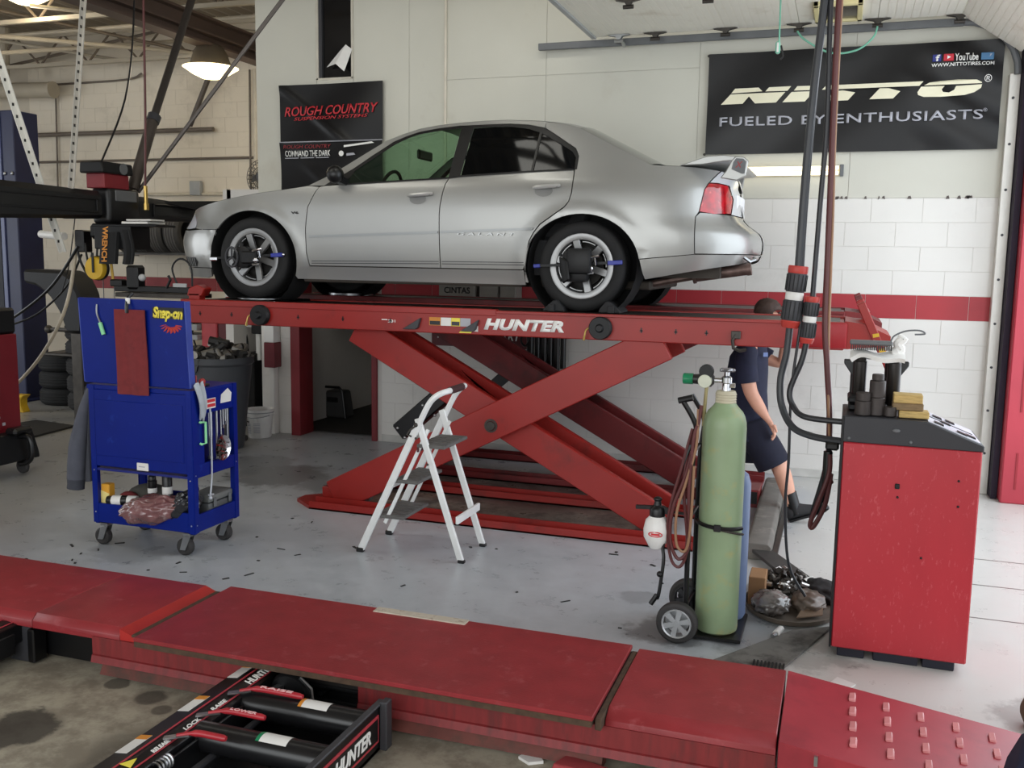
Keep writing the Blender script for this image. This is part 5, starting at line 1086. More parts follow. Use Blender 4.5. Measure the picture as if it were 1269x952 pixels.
lead('air_hose',[cw(-.088,3.9),cw(-.10,3.272),cw(-.098,2.8),cw(-.092,2.443),cw(-.085,2.0),cw(-.078,1.58),cw(-.055,1.35),cw(-.025,1.05),(-.015,5.05,.86),(-.0,5.0,.80)],.015,hosered,'thick maroon air hose hanging just left of the red cabinet')
lead('air_hose',[cw(-.078,3.9),cw(-.086,3.272),cw(-.082,2.6),cw(-.070,2.2),cw(-.062,1.8),cw(-.055,1.5),cw(-.04,1.2),(-.015,4.98,1.0)],.007,hosecopper,'thin tan air line running down beside the thick maroon hose')
bun=thing('hose_bundle','black and maroon hoses bunched down the left side of the red cabinet','hose bundle',(-.02,4.98,.6))
bm=B(); tube(bm,smooth([(.02,5.0,1.0),(-.01,4.99,.98),(-.025,4.97,.92),(-.035,4.96,.84),(-.075,4.96,.66),(-.08,4.97,.62),(-.05,4.98,.68),(-.02,4.99,.80),(-.015,5,.95)],6),.013,8); wpart('loop_hose',bm,satin,bun); bm=B(); tube(bm,smooth([(-.01,4.93,.96),(-.01,4.93,.86),(-.05,4.93,.72),(-.085,4.94,.60),(-.07,4.94,.58),(-.02,4.94,.70),(-.0,4.94,.86)],6),.012,8); wpart('loop_hose',bm,M('maroon_dark_hose',(84,40,40),.5),bun); bm=B(); box(bm,-.035,.03,4.92,5.0,.98,1.02,.01); rod(bm,(-.02,4.95,.97),(-.02,4.95,.80),.022,10); wpart('manifold',bm,black,bun)

# ======================= foreground runway =======================
fg=thing('lowered_runway','second red alignment runway lowered to the floor across the foreground','lift runway',(-2.5,3.57,0))
FY0,FY1=3.265,3.885
def fgdeck(x0,x1,z,name='deck_section',zb=.13,mat=None):
    bm=B(); prism(bm,[(x0,FY0,z-.03),(x0,FY0+(.06 if zb<.15 else .03),z),(x0,FY1,z),(x0,FY1,.16),(x0,FY1-.02,zb),(x0,FY0,zb)],(x1-x0,0,0),.003); return wpart(name,bm,mat or ramp_red,fg)
fgdeck(-6.4,-3.43,.25,zb=.185); fgdeck(-3.427,-2.935,.25,zb=.185); fgdeck(-.735,-.128,.252)
core=M('weathered_core_edge',(78,60,46),.9,0,.3,30)
bm=B(); box(bm,-2.83,-.735,FY0+.06,FY1-.03,.13,.235); box(bm,-2.83,-.735,FY0+.03,FY1-.01,.222,.238); wpart('slip_plate_bed',bm,M('bed_black',(34,30,28),.7,0,.2,15),fg)  # bed below the slip plate in mottled near-black
pl=wpart('slip_plate',box(B(),-2.795,-.765,FY0-.075,FY1+.005,.243,.262,.003),ramp_red,fg); wpart('slip_plate_core',box(B(),-2.795,-.77,FY0-.070,FY1,.218,.243),core,fg,parent=pl)
wpart('sloped_strip',prism(B(),[(-2.935,FY0+.005,.18),(-2.935,FY0+.005,.25),(-2.875,FY0+.005,.228),(-2.81,FY0+.005,.226),(-2.81,FY0+.005,.18)],(0,FY1-FY0-.01,0)),M('bright_strip_red',(176,44,40),.4,0,.1,6),fg)
bm=B(); box(bm,-2.87,-2.805,FY0+.0,FY1-.015,.222,.234,.003); box(bm,-.762,-.738,FY0-.05,FY1-.02,.2,.246,.003); wpart('gap_strip',bm,core,fg)
wpart('worn_strip',box(B(),-1.98,-1.52,FY1-.05,FY1+.008,.258,.266,.002),M('chipped_white_strip',(196,186,170),.7,0,.1,20,(120,90,76),.3,20),fg)
skirt=M('skirt_red',(128,40,42),.5,0,.14,9,(96,40,40),.4,5,stretch=(4,4,.6))
for x0,x1 in ((-3.08,-2.28),(-1.75,-.13)):
    bm=B(); box(bm,x0,x1,FY0-.006,FY0+.012,.12,.20); prism(bm,[(x0,FY0,.12),(x0,FY0-.012,.115),(x0,FY0-.02,.085),(x0,FY0+.02,.08)],(x1-x0,0,0)); wpart('side_skirt',bm,skirt,fg)
bm=B(); prism(bm,[(-3.07,FY0+.10,0),(-3.07,FY0+.02,.012),(-3.07,FY0+.06,.085),(-3.07,FY0+.12,.085)],(.80,0,0)); prism(bm,[(-1.75,FY0+.10,0),(-1.75,FY0+.02,.012),(-1.75,FY0+.06,.085),(-1.75,FY0+.12,.085)],(1.0,0,0)); wpart('base_channel',bm,M('dirty_red_brown',(110,56,48),.7,0,.2,10,(70,54,44),.5,6),fg)
bm=B(); box(bm,-6.4,-.2,FY0+.35,FY0+.38,0,.2); box(bm,-2.28,-1.75,FY0+.10,FY0+.13,.02,.2); box(bm,-6.3,-3.08,FY0+.1,FY0+.12,.02,.2); wpart('inner_web',bm,black,fg)
bm=B(); box(bm,-2.25,-1.78,FY0+.05,FY0+.10,.12,.135,.003); box(bm,-2.25,-1.78,FY0+.05,FY0+.10,.06,.075,.003); rod(bm,(-1.95,FY0+.04,.10),(-1.95,FY0+.1,.10),.012,8); wpart('jack_rail',bm,satin,fg)
bm=B(); ball(bm,(-.19,FY0+.03,.155),.009); wpart('skirt_hole',bm,black,fg)
# approach ramp with punched tread tabs
bm=B(); L_=1.85; zr=lambda x:.252-.252*(x+.12)/L_
prism(bm,[(-.120,FY0,.252),(-.120,FY0,.05),(1.62,FY0,.0),(1.73,FY0,.0),(1.73,FY0,.004)],(0,FY1-FY0,0),.003); rp=wpart('approach_ramp',bm,M('ramp_plate_red',(164,52,62),.35,0,.08,5,(140,44,54),.2,3),fg)
for i in range(12):
    for j in range(4):
        x=.13+.124*i; y=3.785-.125*j-.004*i
        if zr(x)<.02: continue
        bm=B(); z=zr(x); prism(bm,[(x-.013,y-.034,z-.002),(x+.010,y-.026,z-.002),(x+.013,y+.034,z-.002),(x-.010,y+.026,z-.002)],(-.004,0,.014),.002)
        wpart('tread_tab',bm,M('tab_worn_pink',(206,130,130),.35),fg,parent=rp)
bm=B(); box(bm,.00,.012,FY0-.012,FY0+.0,.19,.225); lathe(bm,[(0,-.014),(.016,-.014),(.02,-.008),(.02,0)],(.075,FY0,.165),'Y',14); wpart('ramp_bolt',bm,steel,fg)
for k in range(6):
    x=.115+.03*k; bm=prism(B(),[(x,FY0-.002,.155),(x+.016,FY0-.002,.155),(x+.026,FY0-.002,.19),(x+.010,FY0-.002,.19)],(0,.003,0)); wpart('hazard_stripe',bm,yell if True else black,fg)
wpart('hazard_backing',box(B(),.11,.30,FY0-.001,FY0+.001,.153,.192),black,fg)

# ======================= bridge jacks in front =======================
def jack(name,label,X0,full=True):
    j=thing(name,label,'bridge jack',(X0,2.7,0))
    def P(n,b,m,**k): return wpart(n,b,m,j,**k)
    ya,yb=3.34,1.9
    bm=B(); prism(bm,[(X0-.09,yb,.165),(X0-.09,yb,.185),(X0+.02,yb,.200),(X0+.085,yb,.19),(X0+.085,yb,.10),(X0+.02,yb,.06),(X0-.03,yb,.16)],(0,ya-yb,0),.004); tb=P('top_beam',bm,black)
    bm=B(); bar(bm,(X0+.0,yb,.202),(X0+.0,ya-.02,.202),.006,.003); bar(bm,(X0+.06,yb,.197),(X0+.06,ya-.02,.197),.006,.003); bar(bm,(X0+.0,ya-.02,.202),(X0+.06,ya-.02,.197),.006,.003); P('red_outline',bm,M('jack_red_line',(180,60,70),.4),parent=tb)
    def lay(s,y,x0,h,m,bold=.02,sh=.2):   # lettering lying on the beam, read along +Y
        bm=text(s,1,.001,bold,sh); xs=[v.co.x for v in bm.verts]; a=min(xs); w=max(xs)-a
        for v in bm.verts:
            u=(v.co.x-a)/w; q=v.co.y; v.co=Vector((x0+.0-q*h*1.4+.0,y+u*h*5,.202-(x0-q*h*1.4-X0-.02)*.15+v.co.z+.001))
        return P('lettering',bm,m,parent=tb,flat=True)
    if full:
        lay('HUNTER',3.10,X0+.055,.034,printw); lay('RAISE',2.86,X0+.055,.018,printw); lay('LOCK',2.70,X0+.055,.018,printw); lay('RELEASE',2.53,X0+.055,.018,printw)
    for y in (3.14,2.83,2.50,2.2):
        bm=B(); prism(bm,[(X0-.085,y,.1865),(X0-.035,y,.1935),(X0-.035,y+.13,.1935),(X0-.085,y+.13,.1865)],(0,0,.0012)); lb=P('white_label',bm,white,parent=tb); bm=B(); prism(bm,[(X0-.085,y+.10,.188),(X0-.035,y+.10,.195),(X0-.035,y+.13,.195),(X0-.085,y+.13,.188)],(0,0,.001)); P('orange_label_end',bm,orange,parent=tb)
    for y in ((3.24,2.42) if full else ()): P('warning_triangle',prism(B(),[(X0+.005,y,.204),(X0+.05,y+.0,.199),(X0+.03,y+.055,.201)],(0,0,.0015)),yell,parent=tb)
    if not full:
        bm=B(); box(bm,X0-.5,X0+.09,2.5,3.25,.05,.16,.01); P('jack_body',bm,satin); bm=B(); box(bm,X0+.0,X0+.13,3.29,3.32,.0,.175,.006); lathe(bm,[(0,-.03),(.045,-.03),(.05,0),(.03,.03)],(X0-.03,3.28,.09),'Y',18); P('roller_plate',bm,dkgrey); bm=B(); box(bm,X0+.13,X0+.17,3.27,3.35,.01,.17,.006); P('roller_bracket',bm,black)
        bm=B(); rod(bm,(X0+.0,2.4,.175),(X0+.0,3.3,.175),.008,6); P('link_rod',bm,steel); return j
    # open box body
    bx0,bx1=X0+.09,X0+.62
    bm=B(); box(bm,bx0,bx1,2.1,3.14,.02,.035); box(bm,bx1-.012,bx1,2.1,3.14,.02,.205,.003); box(bm,bx0,bx0+.012,2.1,3.14,.02,.17,.003); box(bm,bx0,bx1,3.128,3.14,.02,.16,.003); P('tray',bm,black)
    bm=B(); box(bm,bx1-.022,bx1+.006,2.1,3.15,.20,.21,.003); box(bm,bx1-.0,bx1+.03,3.11,3.16,.02,.215,.004); P('tray_rim',bm,dkgrey)
    for y in (3.04,2.76):
        bm=B(); rod(bm,(bx0-.02,y,.15),(bx1-.02,y,.15),.055,20); t=P('lift_cylinder',bm,M('jack_gloss_black',(24,24,26),.28),)
        def wrap(x0,x1,m,n):
            bm=B(); a0,a1=.6,2.2
            q=[[bm.verts.new((x,y+.0562*math.cos(a0+(a1-a0)*k/10),.15+.0562*math.sin(a0+(a1-a0)*k/10))) for k in range(11)] for x in (x0,x1)]
            for k in range(10): bm.faces.new((q[0][k],q[1][k],q[1][k+1],q[0][k+1]))
            P(n,bm,m,parent=t)
        wrap(bx0+.25,bx0+.36,white,'label_wrap'); wrap(bx0+.235,bx0+.25,orange if y>2.9 else greencap,'label_stripe')
    bm=B(); box(bm,bx0+.04,bx1-.05,2.86,2.93,.05,.06); box(bm,bx0+.05,bx0+.07,2.2,3.1,.10,.115); P('inner_strut',bm,dkgrey)
    for y,s,n in ((3.035,'RAISE',.20),(2.84,'LOWER',.16),(2.66,'',.12)):
        bm=B(); tube(bm,smooth([(X0+.07,y-.03,.215),(X0+.13,y-.005,.222),(X0+.13+n*.5,y,.222),(X0+.13+n,y+.005,.218)],4),[.007]*4+[.012]*7+[.012,.009],12); h=P('handle_grip',bm,M('vinyl_red_grip',(172,40,50),.35),)
        bm=B(); bar(bm,(X0+.03,y-.05,.208),(X0+.11,y-.012,.216),.022,.006); P('handle_lever',bm,steel,parent=h)
        if s:
            bm=text(s,1,.001,.02,0); xs=[v.co.x for v in bm.verts]; a=min(xs); w=max(xs)-a
            for v in bm.verts: v.co=Vector((X0+.15+(v.co.x-a)/w*n*.7,y-.012+v.co.y*.022,.2345+v.co.z))
            P('lettering',bm,M('pale_pink_print',(240,190,190),.5),parent=h,flat=True)
    bm=B(); lathe(bm,[(.03,-.02),(.085,-.02),(.095,0),(.085,.03),(.04,.03)],(X0+.16,3.22,.12),'Y',22); lathe(bm,[(0,-.03),(.03,-.03),(.03,.02)],(X0+.16,3.22,.12),'Y',12); P('pulley',bm,satin); bm=B(); tube(bm,[(X0+.22,3.2,.21),(X0+.27,3.2,.17),(X0+.28,3.2,.08)],.008,6); bar(bm,(X0+.09,3.05,.16),(X0+.13,3.20,.15),.03,.03); P('pulley_guard',bm,steel)
    for y in (2.45,): 
        for k in range(7): pass
        bm=B(); tube(bm,[(X0+.10+.022*math.cos(a),2.48+.0025*a,.17+.022*math.sin(a)) for a in [k*.5 for k in range(60)]],.005,5); P('return_spring',bm,steel)
    P('front_plate_red_border',box(B(),bx1+.0,bx1+.003,2.2,3.10,.06,.17),M('jack_red_line',(180,60,70),.4)); P('front_plate',box(B(),bx1+.002,bx1+.005,2.2,3.09,.072,.158),black)
    bm=text('HUNTER',1,.001,.03,.2); xs=[v.co.x for v in bm.verts]; a=min(xs); w=max(xs)-a
    for v in bm.verts: v.co=Vector((bx1+.006+v.co.z,2.76+(v.co.x-a)/w*.27,.09+v.co.y*.075))
    P('lettering',bm,printw,flat=True); return j
jack('bridge_jack','black bridge jack with three red handles in the foreground',-2.20); jack('bridge_jack','black bridge jack at the left edge, docked against the red runway',-3.60,False)

# ======================= floor clutter at the right =======================
cb=thing('floor_beam','long grey concrete-topped steel beam lying along the end of the lift','beam',(-.43,7.1,0))
bm=B(); prism(bm,[(-.50,6.15,0),(-.335,6.15,0),(-.335,6.15,.09),(-.36,6.15,.11),(-.48,6.15,.11),(-.50,6.15,.09)],(-.02,2.0,0),.004); wpart('beam_body',bm,M('beam_dusty_grey',(112,108,102),.85,0,.12,8,(150,144,136),.3,5),cb); bm=B(); box(bm,-.335,-.30,6.15,8.1,0,.03); wpart('beam_flange',bm,dksteel,cb)
lone('steel_plate',prism(B(),[(-.47,6.18,.05),(-.36,6.22,.055),(-.08,5.80,.02),(-.20,5.72,.015)],(0,0,.02)),M('plate_dark_grey',(74,72,70),.6,.3,.15,8),'dark steel plate leaning off the end of the grey beam','plate')
tray2=thing('drip_tray','brown tray heaped with scrap bolts and bags beside the red cabinet','tray',(-.17,5.33,0))
bm=lathe(B(),[(0,0),(.28,0),(.30,.01),(.31,.035),(.30,.035),(.285,.012),(0,.012)],(0,0,0),'Z',28); bm.transform(Matrix.Diagonal((.82,1.0,1,1))); mk('tray_body',bm,M('rust_tray',(98,88,78),.8,.2,.2,8),tray2)
rnd=random.Random(11); bm=B(); bm2=B()
for i in range(170):
    x=-.24+rnd.uniform(-.16,.22); y=5.52+rnd.uniform(-.16,.14); h=.02+.13*max(0,1-((x+.22)/.25)**2-((y-5.52)/.2)**2)*rnd.random()**.4
    b2=bm2 if rnd.random()<.35 else bm; r=rnd.uniform(.009,.02); d=Vector((rnd.uniform(-1,1),rnd.uniform(-1,1),rnd.uniform(-.4,.8))).normalized()*rnd.uniform(.01,.035); p=Vector((x,y,h)); rod(b2,p-d,p+d,r,6)
lone('scrap_nuts',bm,M('scrap_dark',(60,56,52),.5,.6,.3,20),'heap of dark nuts and bolts on the floor behind the tray','scrap',kind='stuff'); lone('bright_nuts',bm2,M('scrap_bright',(190,188,184),.35,.8,.1,20),'bright nuts mixed into the heap beside the red cabinet','scrap',kind='stuff')
def bagm(c,s,seed,mat,label,name='plastic_bag'):
    bm=bmesh.new(); bmesh.ops.create_icosphere(bm,subdivisions=4,radius=1); rnd=random.Random(seed); wv=[(Vector((rnd.uniform(-1,1),rnd.uniform(-1,1),rnd.uniform(-1,1)))*rnd.uniform(4,11),rnd.uniform(0,6)) for _ in range(12)]
    for v in bm.verts:
        q=v.co.copy(); d=1+sum(.03*(1-abs(math.sin(q.dot(k)+p_))*2) for k,p_ in wv); q*=d; v.co=Vector((c[0]+s[0]*q.x,c[1]+s[1]*q.y,max(.012,c[2]+s[2]*q.z)))
    return lone(name,bm,mat,label,'bag',sharp=180)
bagm((-.27,5.18,.07),(.11,.12,.07),5,M('smoky_film',(104,98,94),.25,0,.3,20,(48,44,42),.5,14,coat=.5),'clear smoky plastic bag of parts in the brown tray')
bagm((-.08,5.30,.06),(.10,.14,.06),6,M('brown_film',(92,80,70),.4,0,.3,14),'brown crumpled paper wrap in the tray next to the cabinet','paper_wrap')
bagm((-.02,5.50,.05),(.11,.12,.09),8,M('black_cloth',(34,32,32),.9,0,.2,14),'black rag heap between the bolts and the red cabinet','rag_heap')
lone('cardboard_flap',prism(B(),[(-.13,5.10,.03),(.0,5.19,.03),(.0,5.24,.05),(-.11,5.17,.05)],(0,0,.006)),M('dull_card',(104,84,66),.85),'torn cardboard flap leaning in the brown tray','cardboard')
lone('cardboard_box',box(B(),-.40,-.31,5.28,5.46,0,.17,.004),card,'small cardboard box behind the blue grey cylinder','box')
pc=thing('spark_plug','small white and steel fitting on the floor in front of the tray','fitting',(-.21,4.90,0)); bm=B(); rod(bm,(-.22,4.87,.02),(-.20,4.94,.022),.018,12); mk2=wpart('sleeve',bm,white,pc); bm=B(); rod(bm,(-.235,4.83,.018),(-.22,4.87,.02),.012,10); wpart('tip',bm,steel,pc)
lone('floor_mat',prism(B(),[(-.50,4.42,.001),(-.18,4.42,.001),(.05,5.10,.001),(-.14,4.98,.001)],(0,0,.012)),M('grey_rubber_mat',(118,116,112),.85,0,.1,8,(60,56,54),.4,6),'grey ribbed floor mat sticking out behind the red runway','mat')
bm=B()
for k in range(9): box(bm,-.30+.017*k,-.292+.017*k,4.40,4.5,.013,.022)
lone('rubber_strip',bm,rubber,'black ribbed rubber strip at the front edge of the grey mat','rubber strip')
lone('paper_scrap',prism(B(),[(.05,4.40,.001),(.13,4.36,.001),(.16,4.42,.001),(.08,4.47,.001)],(0,0,.006)),white,'white paper scrap on the floor below the red cabinet','paper')
bm=B(); prism(bm,[(-1.07,3.27,.001),(-1.02,3.24,.001),(-.97,3.27,.001),(-1.0,3.31,.001),(-1.05,3.31,.001)],(0,0,.012)); lone('crumpled_paper',bm,white,'crumpled white paper under the edge of the red runway','paper')
lone('broken_block',prism(B(),[(-.93,3.22,.0),(-.75,3.20,.0),(-.72,3.26,.0),(-.90,3.30,.0)],(.01,.01,.035),.004),M('red_brick_chunk',(160,60,64),.8),'broken red painted chunk on the floor under the red runway','rubble')
bm=bmesh.new(); bmesh.ops.create_icosphere(bm,subdivisions=3,radius=1)
for v in bm.verts: v.co=Vector((.86+.06*v.co.x,4.27+.06*v.co.y,max(.0,.07+.08*v.co.z*(1+.2*math.sin(9*v.co.x)))))
lone('brown_glove',bm,M('brown_leather',(96,72,58),.8,0,.15,14),'brown leather glove on the floor at the right edge','glove')
# ======================= banners and things on the wall =======================
def banner(name,label,x0,x1,z0,z1,fn,y=WY-.05):
    r=thing(name,label,'banner',((x0+x1)/2,y,z0))
    bm=grid(B(),lambda u,v:Vector((x0+(x1-x0)*u,y+fn(x0+(x1-x0)*u,z0+(z1-z0)*v),z0+(z1-z0)*v)),60,34)
    bmesh.ops.recalc_face_normals(bm,faces=bm.faces[:]); 
    if sum(f.normal.y for f in bm.faces)>0: bmesh.ops.reverse_faces(bm,faces=bm.faces[:])
    wpart('vinyl_sheet',bm,blkban,r,sharp=180); return r
def fold1(x,z):
    d=(x+1.2)+(3.7-z)*1.25; e=(x-1.1)*.6+(z-2.85)
    return .014*math.sin(d*5.0)*math.exp(-((d-1.3)/1.2)**2)-.010*math.exp(-((e-.18)/.05)**2)*max(0,min(1,(x-.3)/.3))-.010*math.sin(e*16)*max(0,min(1,(x-.4)/.3))
nb=banner('wall_banner','wide black vinyl banner with white slanted logo on the right wall',-1.215,1.12,2.84,3.70,fold1)
yb_=WY-.068
for poly in [[(-1.01,3.357),(-.978,3.396),(-.778,3.396),(-.746,3.363)],[(-.72,3.361),(-.691,3.394),(-.508,3.396),(-.537,3.359)],[(-1.095,3.264),(-1.015,3.349),(-.554,3.35),(-.628,3.265),(-.803,3.263),(-.857,3.324),(-.908,3.264)],[(-.485,3.359),(-.458,3.394),(-.29,3.394),(-.321,3.359)],[(-.575,3.265),(-.503,3.348),(-.318,3.35),(-.391,3.267)],[(-.257,3.359),(-.225,3.393),(.533,3.39),(.504,3.355)],[(-.227,3.263),(-.158,3.343),(-.089,3.348),(.011,3.327),(-.043,3.265)],[(.125,3.265),(.201,3.351),(.271,3.348),(.362,3.32),(.309,3.263)],[(.54,3.356),(.58,3.378),(.661,3.389),(.797,3.395),(.931,3.388),(.971,3.366),(.969,3.359)],[(.518,3.347),(.696,3.349),(.675,3.321),(.542,3.266),(.499,3.283),(.493,3.305)],[(.675,3.321),(.686,3.3),(.67,3.261),(.542,3.266)],[(.686,3.3),(.731,3.295),(.77,3.317),(.85,3.273),(.67,3.261)],[(.77,3.317),(.782,3.346),(.972,3.35),(.967,3.323),(.92,3.292),(.85,3.273)]]:
    bm=B(); vs_=[bm.verts.new((x,yb_,z)) for x,z in poly]
    for t_ in tessellate_polygon([[Vector((x,z,0)) for x,z in poly]]): bm.faces.new([vs_[k] for k in t_])
    for v in bm.verts: v.co.y+=fold1(v.co.x,v.co.z)
    bmesh.ops.recalc_face_normals(bm,faces=bm.faces[:])
    if sum(f.normal.y for f in bm.faces)>0: bmesh.ops.reverse_faces(bm,faces=bm.faces[:])
    wpart('logo_letter',bm,cream,nb)
def btext(s,x0,x1,z0,z1,m,fn=fold1,r=None,bold=.0,shear=0.,sp=1.,slope=0.): wpart('lettering',textfit(s,x0,x1,z0,z1,yb_-.002,.0015,bold,shear,sp,slope,fn),m,r or nb,flat=True)
btext('FUELED BY ENTHUSIASTS',-1.10,.995,3.076,3.155,printgrey,sp=1.06,bold=.012)
btext('\u00ae',.985,1.04,3.365,3.425,printw); btext('\u00ae',.995,1.025,3.135,3.165,printgrey)
btext('WWW.NITTOTIRES.COM',.585,1.05,3.500,3.528,printw,bold=.02); btext('YouTube',.755,.93,3.54,3.598,printw,bold=.02)
for x0,x1,m in ((.59,.655,M('deep_blue_print',(40,50,130),.5)),(.672,.748,M('crimson_print',(206,44,60),.5)),(.95,1.045,M('sky_blue_print',(74,120,160),.5))):
    bm=box(B(),x0,x1,yb_-.003,yb_+.003,3.542,3.598,.006 if x0<.7 else .003)
    for v in bm.verts: v.co.y+=fold1(v.co.x,v.co.z)
    wpart('social_badge',bm,m,nb)
btext('f',.612,.645,3.545,3.595,printw,bold=.03)
bm=B(); prism(bm,[(.70,yb_-.004+fold1(.7,3.57),3.557),(.70,yb_-.004+fold1(.7,3.57),3.585),(.726,yb_-.004+fold1(.7,3.57),3.571)],(0,.002,0)); wpart('play_mark',bm,printw,nb)
bm=B(); y_=yb_-.0045+fold1(1.0,3.57); prism(bm,[(.972,y_,3.556),(1.005,y_,3.556),(1.022,y_,3.575),(1.03,y_,3.588),(1.005,y_,3.583),(.995,y_,3.572),(.975,y_,3.585),(.98,y_,3.565)],(0,.002,0)); wpart('bird_mark',bm,printgrey,nb)
bm=B()
for x,z in ((-1.22,3.69),(1.12,3.69),(-1.225,2.845)): ball(bm,(x,WY-.03,z),.012)
wpart('nail',bm,dksteel,nb)
fold2=lambda x,z:.020*math.sin((x+5.5)*3+(3.6-z)*5)*math.sin(PI*min(1,max(0,(x+5.56)/1.18)))-.018*math.exp(-(((x+5.55)*.75-(3.6-z))/.06)**2)
b2=banner('wall_banner','square black banner with red lettering above the car bonnet',-5.555,-4.385,3.055,3.618,fold2)
yb_=WY-.060
btext('ROUGH COUNTRY',-5.495,-4.43,3.305,3.40,printred,fold2,b2,.015,.25,1.,.012); btext('SUSPENSION SYSTEMS',-5.39,-4.54,3.262,3.295,printred,fold2,b2,.01,.3,1.,.012)
fold3=lambda x,z:.016*math.sin((x+5.5)*4+(3.0-z)*6)-.008*math.exp(-(((x+5.55)*.8-(3.05-z))/.06)**2)
b3=banner('wall_banner','lower black banner with white COMMAND THE DARK lettering behind the bonnet',-5.56,-4.385,2.40,3.046,fold3)
btext('ROUGH COUNTRY',-5.51,-4.97,2.985,3.022,M('dim_red_print',(150,44,50),.5),fold3,b3,.01,.2); btext('COMMAND THE DARK',-5.495,-4.975,2.905,2.965,printw,fold3,b3,.01)
for x0,x1,z0,z1 in ((-5.49,-5.33,2.885,2.892),(-5.31,-5.15,2.885,2.892),(-5.13,-4.98,2.885,2.892)): wpart('small_print_line',box(B(),x0,x1,yb_-.012,yb_-.010,z0,z1),printgrey,b3)
bm=prism(B(),[(-4.81,yb_-.012,2.985),(-4.81,yb_-.012,3.005),(-4.50,yb_-.012,3.035),(-4.47,yb_-.012,3.02)],(0,.003,0)); wpart('light_bar_print',bm,printw,b3)
wpart('light_bar_print',lathe(B(),[(0,0),(.028,0)],(-4.84,yb_-.012,2.925),'Y',16),printw,b3); wpart('light_bar_print',prism(B(),[(-4.78,yb_-.012,2.90),(-4.68,yb_-.012,2.91),(-4.70,yb_-.012,2.93),(-4.78,yb_-.012,2.925)],(0,.003,0)),printgrey,b3)
wpart('bottom_rod',rod(B(),(-5.56,WY-.06,3.05),(-4.385,WY-.06,3.05),.006,6),printgrey,b2)
bm=B(); f1=bm.faces.new([bm.verts.new(p) for p in ((-5.02,WY-.02,3.78),(-4.90,WY-.06,3.80),(-4.80,WY-.03,3.985),(-4.87,WY-.02,3.93))]); bm.faces.new([f1.verts[1],bm.verts.new((-4.81,WY-.05,3.725)),bm.verts.new((-4.735,WY-.02,3.94)),f1.verts[2]]); thicken(bm,.004)
lone('paper_sheet',bm,white,'curled white paper sheet stuck at the bottom of the dark window','paper')
fl_=thing('tube_light','lit twin fluorescent tube fixture on the wall behind the spoiler','lamp',(-.56,8.72,2.64))
wpart('fixture_body',prism(B(),[(-1.10,WY-.01,2.64),(-1.10,WY-.05,2.655),(-1.10,WY-.05,2.72),(-1.10,WY-.01,2.735)],(1.05,0,0),.003),M('fixture_cream',(236,226,196),.5),fl_); tubeM=glow('tube_glow',(255,244,214),1.7)
for z in (2.665,2.71): wpart('tube',rod(B(),(-1.08,WY-.068,z),(-.085,WY-.068,z),.016,12),tubeM,fl_)
bm=B(); box(bm,-.075,-.045,WY-.085,WY-.01,2.64,2.735,.003); wpart('end_cap',bm,grey,fl_)
for i,(x0,x1,s) in enumerate(((-3.72,-3.33,'CINTAS'),(-3.30,-3.10,''),(-3.09,-2.92,''))):
    c=thing('wall_cabinet',['grey wall cabinet with dark lettering seen under the car sill','plain grey wall cabinet just right of the lettered one','narrow grey wall cabinet nearest the rear wheel'][i],'cabinet',((x0+x1)/2,8.7,1.25),0,'supply cabinets on the wall')
    wpart('cabinet_body',box(B(),x0,x1,8.62,8.79,1.25,1.665,.006),M('cabinet_grey',(128,124,118),.5),c); wpart('cabinet_door',box(B(),x0+.01,x1-.01,8.612,8.622,1.26,1.655,.004),M('cabinet_door_grey',(146,142,134),.5),c)
    if s: wpart('lettering',textfit(s,x0+.06,x1-.06,1.56,1.62,8.611,.001,.02),black,c,flat=True); wpart('small_print_line',box(B(),x0+.12,x1-.15,8.6105,8.612,1.52,1.53),black,c)
sg=thing('shop_sign','dark red sign with white lettering on the wall, half hidden by the runway','sign',(-3.3,8.77,1.03)); wpart('sign_board',box(B(),-3.86,-2.86,8.775,8.79,1.03,1.30,.003),M('sign_dark_red',(96,28,34),.5),sg); wpart('lettering',textfit('ROUGH COUNTRY',-3.80,-2.92,1.105,1.19,8.774,.001,.02,.2),printw,sg,flat=True)
bl=thing('belt_rack','black drive belts with white tags hanging on the wall behind the scissor arms','belt rack',(-2.6,8.65,.5))
for i,(x,z0,r) in enumerate(((-2.77,.55,.035),(-2.70,.62,.03),(-2.635,.56,.028),(-2.575,.64,.03),(-2.51,.60,.03),(-2.45,.66,.025))):
    bm=B(); box(bm,x-r,x+r,8.60+.012*(i%2),8.64+.012*(i%2),z0,1.28,.012); q=wpart('belt',bm,satin if i%2 else black,bl)
    if i in (2,5): wpart('white_tag',box(B(),x-.016,x+.014,8.594,8.60,z0+.10,z0+.22,.003),white,bl,parent=q)
    bm=B(); rod(bm,(x+.02,8.59,z0+.02),(x+.02,8.59,1.25),.006,6); wpart('belt_edge',bm,grey,bl,parent=q)
bm=B(); tube(bm,smooth([(-2.84,8.62,1.22),(-2.86,8.6,1.13),(-2.82,8.6,1.08),(-2.78,8.6,1.13),(-2.77,8.62,1.22)],5),.010,6); wpart('belt_loop',bm,black,bl); wpart('hook_rail',box(B(),-2.84,-2.40,8.66,8.79,1.27,1.30),steel,bl)

